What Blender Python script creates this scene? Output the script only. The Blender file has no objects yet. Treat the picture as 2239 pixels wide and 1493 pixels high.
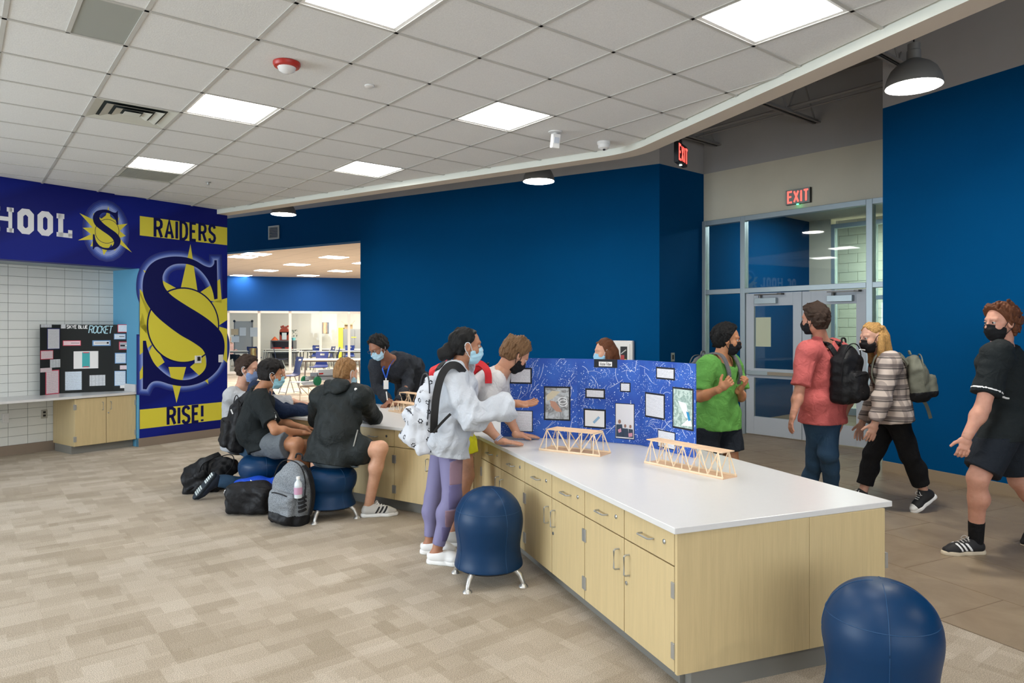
import bpy, math, random
import numpy as np
from mathutils import Vector, Matrix
random.seed(7); np.random.seed(7)
SC = bpy.context.scene
COL = SC.collection
# ------------------------------------------------------------------ camera
CAMZ, FPX, CX, HY = 1.59, 1523.0, 1119.5, 718.8
cam = bpy.data.cameras.new('camera'); cam.sensor_width = 36.0
cam.lens = 36.0 * FPX / 2239.0; cam.shift_y = -(746.5 - HY) / 2239.0
cam.clip_start = 0.05; cam.clip_end = 200
camo = bpy.data.objects.new('camera', cam); COL.objects.link(camo)
camo.location = (0, 0, CAMZ); camo.rotation_euler = (math.pi / 2, 0, 0)
SC.camera = camo
# ------------------------------------------------------------------ view + world
SC.view_settings.view_transform = 'Standard'; SC.view_settings.look = 'None'
SC.view_settings.exposure = 1.24; SC.view_settings.gamma = 1.0
SC.view_settings.use_curve_mapping = False
SC.cycles.use_denoising = True
SC.cycles.max_bounces = 7; SC.cycles.diffuse_bounces = 3; SC.cycles.glossy_bounces = 3
SC.cycles.transmission_bounces = 6; SC.cycles.transparent_max_bounces = 8
SC.cycles.caustics_reflective = False; SC.cycles.caustics_refractive = False
SC.cycles.sample_clamp_indirect = 6.0
w = bpy.data.worlds.new('world'); SC.world = w; w.use_nodes = True
w.node_tree.nodes['Background'].inputs[0].default_value = (0.62, 0.74, 0.9, 1)
w.node_tree.nodes['Background'].inputs[1].default_value = 0.6

def area(name, loc, target, sx, sy, power, color=(1, 1, 1), spread=180):
    l = bpy.data.lights.new(name, 'AREA'); l.shape = 'RECTANGLE'; l.size = sx; l.size_y = sy
    l.energy = power; l.color = color; l.spread = math.radians(spread)
    o = bpy.data.objects.new(name, l); COL.objects.link(o); o.location = loc
    o.rotation_euler = (Vector(target) - Vector(loc)).to_track_quat('-Z', 'Y').to_euler()
    return o
# daylight through the windows of the side wall and of the rear wall
area('daylight_side', (-8.7, 1.2, 1.75), (0, 1.2, 1.2), 6.6, 2.3, 255, (0.82, 0.92, 1.0))
area('daylight_rear', (4.3, -3.7, 1.75), (3.6, 4, 1.3), 8.4, 2.3, 85, (0.92, 0.97, 1.0))
L_PANEL = 8.4      # emission of the ceiling light panels
L_PENDANT = 62.0   # watts of a pendant lamp

# ------------------------------------------------------------------ helpers
def D(px, py, Y):
    return Vector(((px - CX) / FPX * Y, Y, CAMZ - (py - HY) / FPX * Y))
def G(px, py, z=0.0):
    return D(px, py, (CAMZ - z) * FPX / (py - HY))
def hit(fr, px, py):
    """where the line of sight of a picture point meets an upright plane: (along, height)"""
    ox, oy, a = fr; dx, dy = math.cos(a), math.sin(a); k = (px - CX) / FPX
    # (ox+s dx) = k (oy + s dy)
    s = (k * oy - ox) / (dx - k * dy); Y = oy + s * dy
    return s, CAMZ - (py - HY) / FPX * Y
def frame(p, q):
    return (p[0], p[1], math.atan2(q[1] - p[1], q[0] - p[0]))
def fw(fr, s, n, z):
    c, d = math.cos(fr[2]), math.sin(fr[2])
    return Vector((fr[0] + s * c - n * d, fr[1] + s * d + n * c, z))

MATS = {}
def srgb(c):
    return tuple((x / 12.92 if x <= 0.04045 else ((x + 0.055) / 1.055) ** 2.4) for x in [v / 255.0 for v in c])
class NT:
    def __init__(s, m):
        s.t = m.node_tree; s.n = s.t.nodes; s.l = s.t.links
    def new(s, typ, **kw):
        n = s.n.new(typ)
        for k, v in kw.items(): setattr(n, k, v)
        return n
    def link(s, a, b): s.l.new(a, b)
    def coords(s, scale=(1, 1, 1), rot=(0, 0, 0), kind='Object', loc=(0, 0, 0)):
        tc = s.new('ShaderNodeTexCoord'); mp = s.new('ShaderNodeMapping')
        mp.inputs['Scale'].default_value = scale; mp.inputs['Rotation'].default_value = rot
        mp.inputs['Location'].default_value = loc
        s.link(tc.outputs[kind], mp.inputs[0]); return mp.outputs[0]
    def noise(s, vec, scale, detail=3, rough=0.5, dist=0.0):
        n = s.new('ShaderNodeTexNoise'); n.inputs['Scale'].default_value = scale
        n.inputs['Detail'].default_value = detail; n.inputs['Roughness'].default_value = rough
        n.inputs['Distortion'].default_value = dist
        s.link(vec, n.inputs['Vector']); return n.outputs[0]
    def ramp(s, fac, stops, interp='LINEAR'):
        r = s.new('ShaderNodeValToRGB'); r.color_ramp.interpolation = interp
        el = r.color_ramp.elements
        while len(el) < len(stops): el.new(0.5)
        for e, (p, c) in zip(el, stops):
            e.position = p; e.color = (c[0], c[1], c[2], 1)
        s.link(fac, r.inputs[0]); return r.outputs[0]
    def mix(s, fac, a, b, blend='MIX'):
        m = s.new('ShaderNodeMix', data_type='RGBA', blend_type=blend)
        for sock, v in ((m.inputs[0], fac), (m.inputs[6], a), (m.inputs[7], b)):
            if hasattr(v, 'is_linked') or hasattr(v, 'links'): s.link(v, sock)
            elif isinstance(v, (tuple, list)): sock.default_value = (v[0], v[1], v[2], 1)
            else: sock.default_value = v
        return m.outputs[2]
    def math(s, op, a, b=0.0, c=0.0):
        m = s.new('ShaderNodeMath', operation=op)
        for i, v in enumerate((a, b, c)):
            if hasattr(v, 'links'): s.link(v, m.inputs[i])
            else: m.inputs[i].default_value = v
        return m.outputs[0]
    def bump(s, h, strength, dist=0.01):
        b = s.new('ShaderNodeBump'); b.inputs['Strength'].default_value = strength
        b.inputs['Distance'].default_value = dist; s.link(h, b.inputs['Height']); return b.outputs[0]
def mat(name, rgb=(200, 200, 200), rough=0.6, metal=0.0, emit=None, estr=0.0, bump=None, var=None, coat=0.0, spec=0.5, fn=None, alpha=None, sheen=0.0):
    """rgb in sRGB 0-255; bump=(scale,strength,dist); var=(scale,amount) tonal mottling"""
    if name in MATS: return MATS[name]
    m = bpy.data.materials.new(name); m.use_nodes = True
    t = NT(m); b = t.n['Principled BSDF']; c = srgb(rgb)
    b.inputs['Base Color'].default_value = (*c, 1); b.inputs['Roughness'].default_value = rough
    b.inputs['Metallic'].default_value = metal; b.inputs['Coat Weight'].default_value = coat
    b.inputs['Specular IOR Level'].default_value = spec
    if sheen: b.inputs['Sheen Weight'].default_value = sheen
    if emit:
        b.inputs['Emission Color'].default_value = (*srgb(emit), 1); b.inputs['Emission Strength'].default_value = estr
    v = None
    if var:
        v = t.coords()
        f = t.noise(v, var[0], 4, 0.6)
        k = var[1]
        col = t.ramp(f, [(0.3, tuple(x * (1 - k) for x in c)), (0.7, tuple(min(1, x * (1 + k)) for x in c))])
        t.link(col, b.inputs['Base Color'])
    if bump:
        v = v or t.coords()
        t.link(t.bump(t.noise(v, bump[0], 4, 0.6), bump[1], bump[2]), b.inputs['Normal'])
    if fn: fn(t, b, c)
    MATS[name] = m
    return m

class MB:
    """collects shapes; build() links them as one mesh object"""
    def __init__(s): s.v = []; s.f = []; s.mi = []
    def add(s, vs, fs, m=None, mi=0):
        o = len(s.v)
        s.v += [tuple((m @ Vector(p)) if m else p) for p in vs]
        s.f += [tuple(i + o for i in f) for f in fs]; s.mi += [mi] * len(fs)
        return s
    def box(s, x0, x1, y0, y1, z0, z1, m=None, mi=0):
        vs = [(x, y, z) for z in (z0, z1) for y in (y0, y1) for x in (x0, x1)]
        return s.add(vs, [(0, 2, 3, 1), (4, 5, 7, 6), (0, 1, 5, 4), (1, 3, 7, 5), (3, 2, 6, 7), (2, 0, 4, 6)], m, mi)
    def prism(s, poly, z0, z1, m=None, mi=0):
        n = len(poly)
        vs = [(p[0], p[1], z0) for p in poly] + [(p[0], p[1], z1) for p in poly]
        a = sum(poly[i][0] * poly[(i + 1) % n][1] - poly[(i + 1) % n][0] * poly[i][1] for i in range(n))
        if a < 0: vs = vs[:n][::-1] + vs[n:][::-1]
        fs = [tuple(range(n - 1, -1, -1)), tuple(range(n, 2 * n))] + [(i, (i + 1) % n, n + (i + 1) % n, n + i) for i in range(n)]
        return s.add(vs, fs, m, mi)
    def lathe(s, prof, seg=24, m=None, mi=0, cap=True):
        vs = []; fs = []; k = len(prof)
        for j in range(seg):
            a = 2 * math.pi * j / seg
            vs += [(r * math.cos(a), r * math.sin(a), z) for r, z in prof]
        for j in range(seg):
            q = (j + 1) % seg
            for i in range(k - 1):
                fs.append((j * k + i, q * k + i, q * k + i + 1, j * k + i + 1))
        if cap:
            if prof[0][0] > 1e-6: fs.append(tuple(j * k for j in range(seg))[::-1])
            if prof[-1][0] > 1e-6: fs.append(tuple(j * k + k - 1 for j in range(seg)))
        return s.add(vs, fs, m, mi)
    def tube(s, pts, r, seg=8, m=None, mi=0, closed=False, flat=None):
        """round tube along points; r number or list; flat=(width,thick,updir) makes a strap"""
        pts = [Vector(p) for p in pts]; n = len(pts); vs = []; fs = []
        up = Vector((0, 0, 1)) if flat is None else Vector(flat[2])
        for i, p in enumerate(pts):
            if closed: d = pts[(i + 1) % n] - pts[i - 1]
            else: d = pts[min(i + 1, n - 1)] - pts[max(i - 1, 0)]
            d.normalize()
            a = d.cross(up)
            if a.length < 1e-3: a = d.cross(Vector((1, 0, 0)))
            a.normalize(); b = a.cross(d).normalized()
            if flat is None:
                rr = r[i] if isinstance(r, (list, tuple)) else r
                vs += [p + (a * math.cos(2 * math.pi * j / seg) + b * math.sin(2 * math.pi * j / seg)) * rr for j in range(seg)]
            else:
                w, t = flat[0] / 2, flat[1] / 2
                vs += [p + a * w + b * t, p - a * w + b * t, p - a * w - b * t, p + a * w - b * t]
        if flat is not None: seg = 4
        for i in range(n if closed else n - 1):
            q = (i + 1) % n
            for j in range(seg):
                fs.append((i * seg + j, i * seg + (j + 1) % seg, q * seg + (j + 1) % seg, q * seg + j))
        if not closed:
            fs.append(tuple(range(seg))[::-1]); fs.append(tuple((n - 1) * seg + j for j in range(seg)))
        return s.add([tuple(v) for v in vs], fs, m, mi)
    def ball(s, c, rx, ry=None, rz=None, seg=16, rings=10, m=None, mi=0):
        ry = ry or rx; rz = rz or rx
        prof = [(max(1e-7, math.sin(math.pi * i / rings)), -math.cos(math.pi * i / rings)) for i in range(rings + 1)]
        M = Matrix.Translation(c) @ Matrix.Diagonal((rx, ry, rz, 1))
        return s.lathe(prof, seg, (m @ M) if m else M, mi, cap=False)
    def build(s, name, material, parent=None, smooth=False, loc=(0, 0, 0), rz=0.0, sharp=40, bevel=0.0, kind=None, label=None):
        me = bpy.data.meshes.new(name); me.from_pydata(s.v, [], s.f)
        ms = material if isinstance(material, (list, tuple)) else [material]
        for x in ms: me.materials.append(x)
        if len(ms) > 1: me.polygons.foreach_set('material_index', s.mi)
        if smooth:
            me.polygons.foreach_set('use_smooth', [True] * len(s.f))
            me.set_sharp_from_angle(angle=math.radians(sharp))
        me.update()
        o = bpy.data.objects.new(name, me); COL.objects.link(o)
        o.location = loc; o.rotation_euler = (0, 0, rz)
        if parent: o.parent = parent
        if bevel:
            b = o.modifiers.new('bevel', 'BEVEL'); b.width = bevel; b.segments = 2; b.limit_method = 'ANGLE'
        if kind: o['kind'] = kind
        if label: o['label'] = label
        return o
def tag(o, label, cat=None, group=None, kind=None):
    o['label'] = label
    if cat: o['category'] = cat
    if group: o['group'] = group
    if kind: o['kind'] = kind
    return o
def empty(name, loc=(0, 0, 0), rz=0.0, label=None, cat=None, group=None, kind=None):
    o = bpy.data.objects.new(name, None); COL.objects.link(o); o.location = loc; o.rotation_euler = (0, 0, rz)
    o.empty_display_size = 0.1
    if label: tag(o, label, cat, group, kind)
    return o
def copy_tree(o, parent=None):
    c = o.copy(); COL.objects.link(c); c.parent = parent
    for ch in list(o.children): copy_tree(ch, c)
    return c
def share(name, me, parent, loc=(0, 0, 0), rz=0.0):
    o = bpy.data.objects.new(name, me); COL.objects.link(o); o.location = loc; o.rotation_euler = (0, 0, rz); o.parent = parent
    return o
def clip_poly(poly, a, b, c):
    """keep the side a x + b y <= c"""
    out = []
    for i in range(len(poly)):
        p, q = poly[i], poly[(i + 1) % len(poly)]
        fp, fq = a * p[0] + b * p[1] - c, a * q[0] + b * q[1] - c
        if fp <= 0: out.append(p)
        if fp * fq < 0:
            t = fp / (fp - fq); out.append((p[0] + t * (q[0] - p[0]), p[1] + t * (q[1] - p[1])))
    return out
def catmull(pts, n=6, closed=False):
    P = [np.array(p, float) for p in pts]; out = []; m = len(P)
    for i in range(m if closed else m - 1):
        g = (lambda k: P[k % m]) if closed else (lambda k: P[min(max(k, 0), m - 1)])
        p0, p1, p2, p3 = g(i - 1), g(i), g(i + 1), g(i + 2)
        for j in range(n):
            t = j / n
            out.append(0.5 * (2 * p1 + (p2 - p0) * t + (2 * p0 - 5 * p1 + 4 * p2 - p3) * t * t + (3 * p1 - p0 - 3 * p2 + p3) * t ** 3))
    if not closed: out.append(P[-1])
    return [tuple(p) for p in out]
# stroke alphabet: polylines in a box 1 high
GLY = {
 'R': (0.62, [[(0, 0), (0, 1), (.38, 1), (.56, .9), (.6, .76), (.56, .6), (.38, .5), (0, .5)], [(.34, .5), (.62, 0)]]),
 'A': (0.66, [[(0, 0), (.33, 1), (.66, 0)], [(.11, .3), (.55, .3)]]),
 'I': (0.0, [[(0, 0), (0, 1)]]),
 'D': (0.6, [[(0, 0), (0, 1), (.3, 1), (.52, .88), (.6, .66), (.6, .34), (.52, .12), (.3, 0), (0, 0)]]),
 'E': (0.52, [[(.52, 0), (0, 0), (0, 1), (.52, 1)], [(0, .52), (.44, .52)]]),
 'S': (0.58, [[(0, .2), (.07, .07), (.2, 0), (.38, 0), (.52, .08), (.58, .24), (.52, .4), (.3, .5), (.08, .6), (.01, .76), (.07, .92), (.22, 1), (.38, 1), (.5, .94), (.57, .82)]]),
 '!': (0.0, [[(0, .3), (0, 1)], [(0, 0), (0, .12)]]),
 'X': (0.56, [[(0, 0), (.56, 1)], [(0, 1), (.56, 0)]]),
 'T': (0.56, [[(.28, 0), (.28, 1)], [(0, 1), (.56, 1)]]),
 'K': (0.56, [[(0, 0), (0, 1)], [(.56, 1), (0, .42)], [(.18, .58), (.58, 0)]]),
 'Y': (0.6, [[(0, 1), (.3, .5), (.6, 1)], [(.3, .5), (.3, 0)]]),
 'B': (0.56, [[(0, 0), (0, 1), (.34, 1), (.5, .9), (.5, .64), (.36, .53), (0, .53)], [(.36, .53), (.56, .4), (.56, .12), (.38, 0), (0, 0)]]),
 'L': (0.5, [[(0, 1), (0, 0), (.5, 0)]]),
 'U': (0.56, [[(0, 1), (0, .2), (.1, .04), (.28, 0), (.46, .04), (.56, .2), (.56, 1)]]),
 'O': (0.6, [[(.3, 0), (.1, .08), (0, .3), (0, .7), (.1, .92), (.3, 1), (.5, .92), (.6, .7), (.6, .3), (.5, .08), (.3, 0)]]),
 'C': (0.56, [[(.56, .2), (.44, .04), (.28, 0), (.1, .08), (0, .3), (0, .7), (.1, .92), (.28, 1), (.44, .96), (.56, .8)]]),
 'W': (0.8, [[(0, 1), (.2, 0), (.4, .8), (.6, 0), (.8, 1)]]),
 'F': (0.5, [[(0, 0), (0, 1), (.5, 1)], [(0, .52), (.42, .52)]]),
 'a': (0.42, [[(.42, .6), (.42, 0)], [(.42, .45), (.3, .6), (.12, .6), (0, .42), (0, .16), (.12, 0), (.3, 0), (.42, .14)]]),
 't': (0.3, [[(.14, .85), (.14, .1), (.22, 0), (.3, 0)], [(0, .6), (.3, .6)]]),
 'e': (0.42, [[(0, .32), (.42, .32), (.4, .5), (.22, .6), (.06, .52), (0, .3), (.06, .08), (.22, 0), (.4, .08)]]),
 'r': (0.28, [[(0, 0), (0, .6)], [(0, .4), (.12, .58), (.28, .6)]]),
 'i': (0.0, [[(0, 0), (0, .58)], [(0, .76), (0, .86)]]),
 'l': (0.0, [[(0, 0), (0, 1)]]),
}
def stroke(mb, pl, t, z0, z1, mapf):
    """thick polyline as flat pieces with mitred joints; mapf turns (x, y, depth) into a point"""
    n = len(pl); L = []; R = []
    closed = pl[0] == pl[-1]
    for i, p in enumerate(pl):
        a = pl[i - 1] if i else (pl[-2] if closed else p); b = pl[i + 1] if i < n - 1 else (pl[1] if closed else p)
        d1 = np.array(p) - np.array(a); d2 = np.array(b) - np.array(p)
        l1, l2 = np.linalg.norm(d1), np.linalg.norm(d2)
        d1 = d1 / l1 if l1 > 1e-9 else d2 / l2; d2 = d2 / l2 if l2 > 1e-9 else d1
        nn = np.array([-(d1 + d2)[1], (d1 + d2)[0]]); ln = np.linalg.norm(nn)
        nn = nn / ln if ln > 1e-6 else np.array([-d1[1], d1[0]])
        c = max(0.45, abs(nn @ np.array([-d1[1], d1[0]])))
        L.append(np.array(p) + nn * t / 2 / c); R.append(np.array(p) - nn * t / 2 / c)
    vs = [mapf(q[0], q[1], z) for q in L for z in (z0, z1)] + [mapf(q[0], q[1], z) for q in R for z in (z0, z1)]
    fs = []; k = 2 * n
    for i in range(n - 1):
        a, b = 2 * i, 2 * i + 2
        fs += [(a + 1, b + 1, k + b + 1, k + a + 1), (a, b, b + 1, a + 1), (k + a, k + a + 1, k + b + 1, k + b)]
    fs += [(0, 1, k + 1, k), (k - 2, 2 * k - 2, 2 * k - 1, k - 1)]
    mb.add([tuple(v) for v in vs], fs)
def word(mb, txt, h, t, gap, z0, z1, mapf, wscale=1.0):
    x = 0.0
    for ch in txt:
        if ch == ' ': x += 0.35 * h; continue
        w, pls = GLY[ch]
        for pl in pls:
            stroke(mb, [(x + p[0] * h * wscale, p[1] * h) for p in pl], t, z0, z1, mapf)
        x += w * h * wscale + gap
    return x - gap
# ================================================================== materials of the building
def carpet_fn(t, b, c):
    v = t.coords(rot=(0, 0, math.radians(-38.7)))
    def bricks(w, h, off, fr, lo, hi, loc, seedrot=0):
        mp = t.new('ShaderNodeMapping'); mp.inputs['Location'].default_value = loc; mp.inputs['Rotation'].default_value = (0, 0, seedrot)
        t.link(v, mp.inputs[0])
        n = t.new('ShaderNodeTexBrick'); n.offset = off; n.offset_frequency = fr; n.squash = 0.6; n.squash_frequency = 3
        n.inputs['Scale'].default_value = 1; n.inputs['Mortar Size'].default_value = 0; n.inputs['Brick Width'].default_value = w
        n.inputs['Row Height'].default_value = h; n.inputs['Bias'].default_value = 0
        n.inputs['Color1'].default_value = (lo,) * 3 + (1,); n.inputs['Color2'].default_value = (hi,) * 3 + (1,)
        t.link(mp.outputs[0], n.inputs[0]); return n.outputs[0]
    a = bricks(0.46, 0.17, 0.37, 2, 0.0, 1.0, (0, 0, 0))
    d = bricks(0.30, 0.23, 0.61, 3, 0.0, 1.0, (3.1, 1.7, 0), math.pi / 2)
    e = bricks(0.21, 0.11, 0.43, 2, 0.0, 1.0, (1.3, 5.2, 0))
    s1 = t.mix(0.5, a, d); s2 = t.mix(0.3, s1, e)
    col = t.ramp(s2, [(0.15, srgb((158, 144, 124))), (0.42, srgb((169, 155, 136))), (0.62, srgb((180, 167, 149))), (0.85, srgb((190, 178, 161)))])
    f = t.noise(t.coords(), 230, 3, 0.8)
    col = t.mix(0.8, col, t.ramp(f, [(0.34, (0.1, 0.1, 0.1)), (0.66, (0.9, 0.9, 0.9))]), 'OVERLAY')
    t.link(col, b.inputs['Base Color'])
    t.link(t.bump(f, 0.7, 0.004), b.inputs['Normal'])
M_CARPET = mat('carpet', (170, 152, 128), 0.95, fn=carpet_fn, spec=0.1, sheen=0.1)
def vinyl_fn(t, b, c):
    v = t.coords(); f = t.noise(v, 2.2, 6, 0.65, 1.0)
    t.link(t.ramp(f, [(0.3, srgb((134, 116, 94))), (0.7, srgb((160, 142, 118)))]), b.inputs['Base Color'])
M_VINYL = mat('vinyl_tile', (112, 100, 88), 0.42, fn=vinyl_fn)
M_JOINT = mat('floor_joint', (126, 110, 92), 0.8)
def tile_fn(t, b, c):
    v = t.coords(); f = t.noise(v, 130, 3, 0.7)
    t.link(t.ramp(f, [(0.35, tuple(x * 0.9 for x in c)), (0.6, c)]), b.inputs['Base Color'])
    t.link(t.bump(f, 0.35, 0.003), b.inputs['Normal'])
M_CTILE = mat('ceiling_tile', (228, 229, 228), 0.9, fn=tile_fn, spec=0.2)
M_TBAR = mat('ceiling_bar', (190, 189, 184), 0.55)
M_TRIMW = mat('soffit_white', (220, 222, 212), 0.6)
M_BEIGE = mat('soffit_beige', (206, 194, 178), 0.7)
M_BLUE = mat('blue_paint', (0, 74, 124), 0.75, bump=(60, 0.05, 0.003), var=(1.5, 0.03), spec=0.04)
M_GREYW = mat('grey_paint', (172, 170, 168), 0.75, var=(2, 0.03))
M_CREAMW = mat('cream_paint', (214, 208, 188), 0.75, var=(2, 0.03))
M_DECK = mat('deck_grey', (140, 137, 133), 0.85)
M_BASEB = mat('baseboard_tan', (150, 132, 108), 0.6)
M_BASEG = mat('baseboard_grey', (139, 123, 108), 0.6)
M_ALU = mat('aluminium', (170, 184, 190), 0.42, metal=0.55, spec=0.5)
M_DOORM = mat('door_grey', (186, 194, 203), 0.5)
M_STEEL = mat('brushed_steel', (176, 176, 172), 0.38, metal=0.6)
M_DSTEEL = mat('dark_steel', (92, 90, 88), 0.35, metal=0.9)
M_BLACK = mat('black_plastic', (18, 18, 20), 0.5)
M_WHITEP = mat('white_plastic', (228, 228, 226), 0.4)
def glass_fn(t, b, c):
    b.inputs['Transmission Weight'].default_value = 1.0; b.inputs['IOR'].default_value = 1.12
    tr = t.new('ShaderNodeBsdfTransparent'); tr.inputs[0].default_value = (0.86, 0.93, 0.94, 1)
    gl = t.new('ShaderNodeBsdfGlossy'); gl.inputs['Roughness'].default_value = 0.02
    fr = t.new('ShaderNodeFresnel'); fr.inputs[0].default_value = 1.5
    mx = t.new('ShaderNodeMixShader'); t.link(fr.outputs[0], mx.inputs[0]); t.link(tr.outputs[0], mx.inputs[1]); t.link(gl.outputs[0], mx.inputs[2])
    t.link(mx.outputs[0], t.n['Material Output'].inputs['Surface'])
M_GLASS = mat('window_glass', (220, 235, 235), 0.02, fn=glass_fn)

# ================================================================== plan
CEIL = CAMZ + 1.76; BLUETOP = 4.06; DECK = 5.1
GA = math.radians(38.706)                                  # direction of the ceiling and carpet grid
FR_MURAL = frame((-5.93, 8.07), (-4.31, 10.39))            # mural wall, towards the far end
FR_BACK = frame((2.206, 10.42), (-2.945, 13.53))           # wide blue wall, towards the opening
FR_RIGHT = frame((4.157, 7.81), (4.785, 6.51))             # blue wall on the right, towards the camera
FR_DOOR = frame((3.557, 10.57), (4.655, 9.28))             # entrance glazing
def rot(fr): return fr[2]
def fobj(mb, name, material, fr, parent=None, **kw):
    """mesh given in (along, normal, height) of an upright frame"""
    return mb.build(name, material, parent, loc=(fr[0], fr[1], 0) if parent is None else (0, 0, 0), rz=fr[2] if parent is None else 0, **kw)

# ------------------------------------------------------------------ floors
fl = MB(); fl.box(-14, 12, -5, 36, -0.1, 0); floor = fl.build('floor', M_CARPET)
tag(floor, 'beige carpet tiles with overlapping light and dark rectangles', 'floor', kind='structure')
VB = [(6.18, -4.0), (2.328, 3.806), (0.75, 7.0), (0.25, 11.7), (2.1, 10.6), (5.5, 13.5), (7.5, 13.5), (11, -4)]
vin = MB(); vin.prism(VB, 0.0005, 0.002)
corr = vin.build('floor_corridor', M_JOINT); tag(corr, 'grey brown vinyl tile floor of the corridor', 'floor', kind='structure')
va = math.radians(-63.7); vc, vs_ = math.cos(va), math.sin(va)
TW, TL, GP = 0.61, 1.22, 0.004
def clip_convexish(poly):
    # clip by the carpet line and the far lines (corridor side)
    p = clip_poly(poly, -0.8965, -0.4431, -(0.8965 * 2.328 + 0.4431 * 3.806))
    return p
tile_mesh = None
for i in range(-2, 14):
    for j in range(-9, 10):
        off = (i % 2) * TL / 2
        x0, y0 = i * TW, j * TL + off
        quad = []
        for (a, c) in ((x0 + GP, y0 + GP), (x0 + TW - GP, y0 + GP), (x0 + TW - GP, y0 + TL - GP), (x0 + GP, y0 + TL - GP)):
            # a across the corridor, c along it
            quad.append((2.328 + c * vc + a * 0.8965, 3.806 + c * vs_ + a * 0.4431))
        cx_, cy_ = sum(q[0] for q in quad) / 4, sum(q[1] for q in quad) / 4
        if cy_ < -3.4 or cy_ > 13 or cx_ > 7: continue
        if i < 0: continue
        if cy_ < 1.5: continue
        mb = MB(); mb.prism(quad, 0.002, 0.0032)
        mb.build('floor_tile', M_VINYL, corr)

# ------------------------------------------------------------------ dropped ceiling: tiles, bars, light panels
ca, sa = math.cos(GA), math.sin(GA)
U0, V0, T = 2.66134916, 3.0498873, 0.6096
def g2w(b, a):                                            # grid node (b across, a away) -> plan
    X, Y = U0 + b * T, V0 + a * T
    return (X * ca - Y * sa, X * sa + Y * ca)
# half planes a x + b y <= c that bound the dropped ceiling
def half(p, q):
    dx, dy = q[0] - p[0], q[1] - p[1]; n = math.hypot(dx, dy); a, b = -dy / n, dx / n
    c = a * p[0] + b * p[1]
    if c < 0: a, b, c = -a, -b, -c
    return a, b, c
KNEE = (1.135, 6.735)
H_BACK = half((-3.61, 9.825), KNEE); H_SIDE = half(KNEE, (2.32, 3.729)); H_MUR = half((FR_MURAL[0], FR_MURAL[1]), (-4.31, 10.39))
H_REAR = (0, -1, 3.9); H_LEFT = (-1, 0, 8.95)
HP = [H_BACK, H_SIDE, H_MUR, H_REAR, H_LEFT]
def inside(p, m=0.0): return all(a * p[0] + b * p[1] <= c - m for a, b, c in HP)
big = [(-40, -40), (40, -40), (40, 40), (-40, 40)]
poly = big
for h in HP: poly = clip_poly(poly, *h)
ceil_mb = MB(); ceil_mb.prism(poly, CEIL + 0.012, CEIL + 0.05)
ceiling = ceil_mb.build('ceiling', M_TBAR); tag(ceiling, 'suspended ceiling of white mineral tiles in a grid', 'ceiling', kind='structure')
LIT = [(-2, 0), (-2, 4), (-2, 8), (1, 2), (1, 6), (1, -2), (-2, -4), (-5, -2), (-5, -6), (4, -6), (1, -6), (-8, 0)]
SPECIAL = {(-3, 5): 'diffuser', (-4, 2): 'grey', (-2, 9): 'grille'}
tile_me = None
M_GREYP = mat('grey_panel', (158, 162, 156), 0.5)
for b in range(-16, 8):
    for a in range(-14, 16):
        cell = [g2w(b, a), g2w(b + 1, a), g2w(b + 1, a + 1), g2w(b, a + 1)]
        if (b, a) in LIT or (b, a) in ((-3, 5), (-2, 9), (-4, 2)): continue
        if all(inside(q) for q in cell):
            if tile_me is None:
                mb = MB(); e = 0.010; mb.prism([(-T / 2 + e, -T / 2 + e), (T / 2 - e, -T / 2 + e), (T / 2 - e, T / 2 - e), (-T / 2 + e, T / 2 - e)], -0.002, 0.012)
                o = mb.build('ceiling_panel', M_CTILE, ceiling); tile_me = o.data
            else: o = share('ceiling_panel', tile_me, ceiling)
            o.location = (*g2w(b + 0.5, a + 0.5), CEIL + 0.002); o.rotation_euler = (0, 0, GA)
            if (b, a) in SPECIAL:
                o.data = tile_me.copy(); o.data.materials[0] = M_GREYP; o['label'] = 'plain grey access panel'
        elif any(inside(q) for q in cell):
            e = 0.016
            q = [g2w(b + e, a + e), g2w(b + 1 - e, a + e), g2w(b + 1 - e, a + 1 - e), g2w(b + e, a + 1 - e)]
            for h in HP: q = clip_poly(q, h[0], h[1], h[2] - 0.03) if len(q) > 2 else q
            if len(q) > 2:
                mb = MB(); mb.prism(q, CEIL, CEIL + 0.012); mb.build('ceiling_panel', M_CTILE, ceiling)
for b0, m_, lab in ((-4.0, M_CTILE, None), (-3.5, M_GREYP, 'plain grey access panel')):
    e = 0.016; o = MB().prism([g2w(b0 + e, 2 + e), g2w(b0 + 0.5 - e, 2 + e), g2w(b0 + 0.5 - e, 3 - e), g2w(b0 + e, 3 - e)], CEIL, CEIL + 0.012).build('ceiling_panel', m_, ceiling)
    if lab: o['label'] = lab
# T bars: one continuous bar per grid line
def grid_bar(p, q, w):
    a = (p[0], p[1]); seg = [a, (q[0], q[1])]
    t0, t1 = 0.0, 1.0
    for h in HP:
        f0 = h[0] * p[0] + h[1] * p[1] - h[2]; f1 = h[0] * q[0] + h[1] * q[1] - h[2]
        if f0 > 0 and f1 > 0: return
        if f0 > 0: t0 = max(t0, f0 / (f0 - f1))
        elif f1 > 0: t1 = min(t1, f0 / (f0 - f1))
    if t1 - t0 < 1e-3: return
    P = [p[i] + (q[i] - p[i]) * t0 for i in (0, 1)]; Q = [p[i] + (q[i] - p[i]) * t1 for i in (0, 1)]
    d = Vector((Q[0] - P[0], Q[1] - P[1])); L = d.length
    mb = MB(); mb.box(0, L, -w / 2, w / 2, -0.004, 0.013)
    mb.build('ceiling_bar', M_TBAR, ceiling, loc=(P[0], P[1], CEIL), rz=math.atan2(d.y, d.x))
for b in range(-16, 9): grid_bar(g2w(b, -14), g2w(b, 17), 0.024)
grid_bar(g2w(-3.5, 2), g2w(-3.5, 3), 0.0235)
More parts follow.
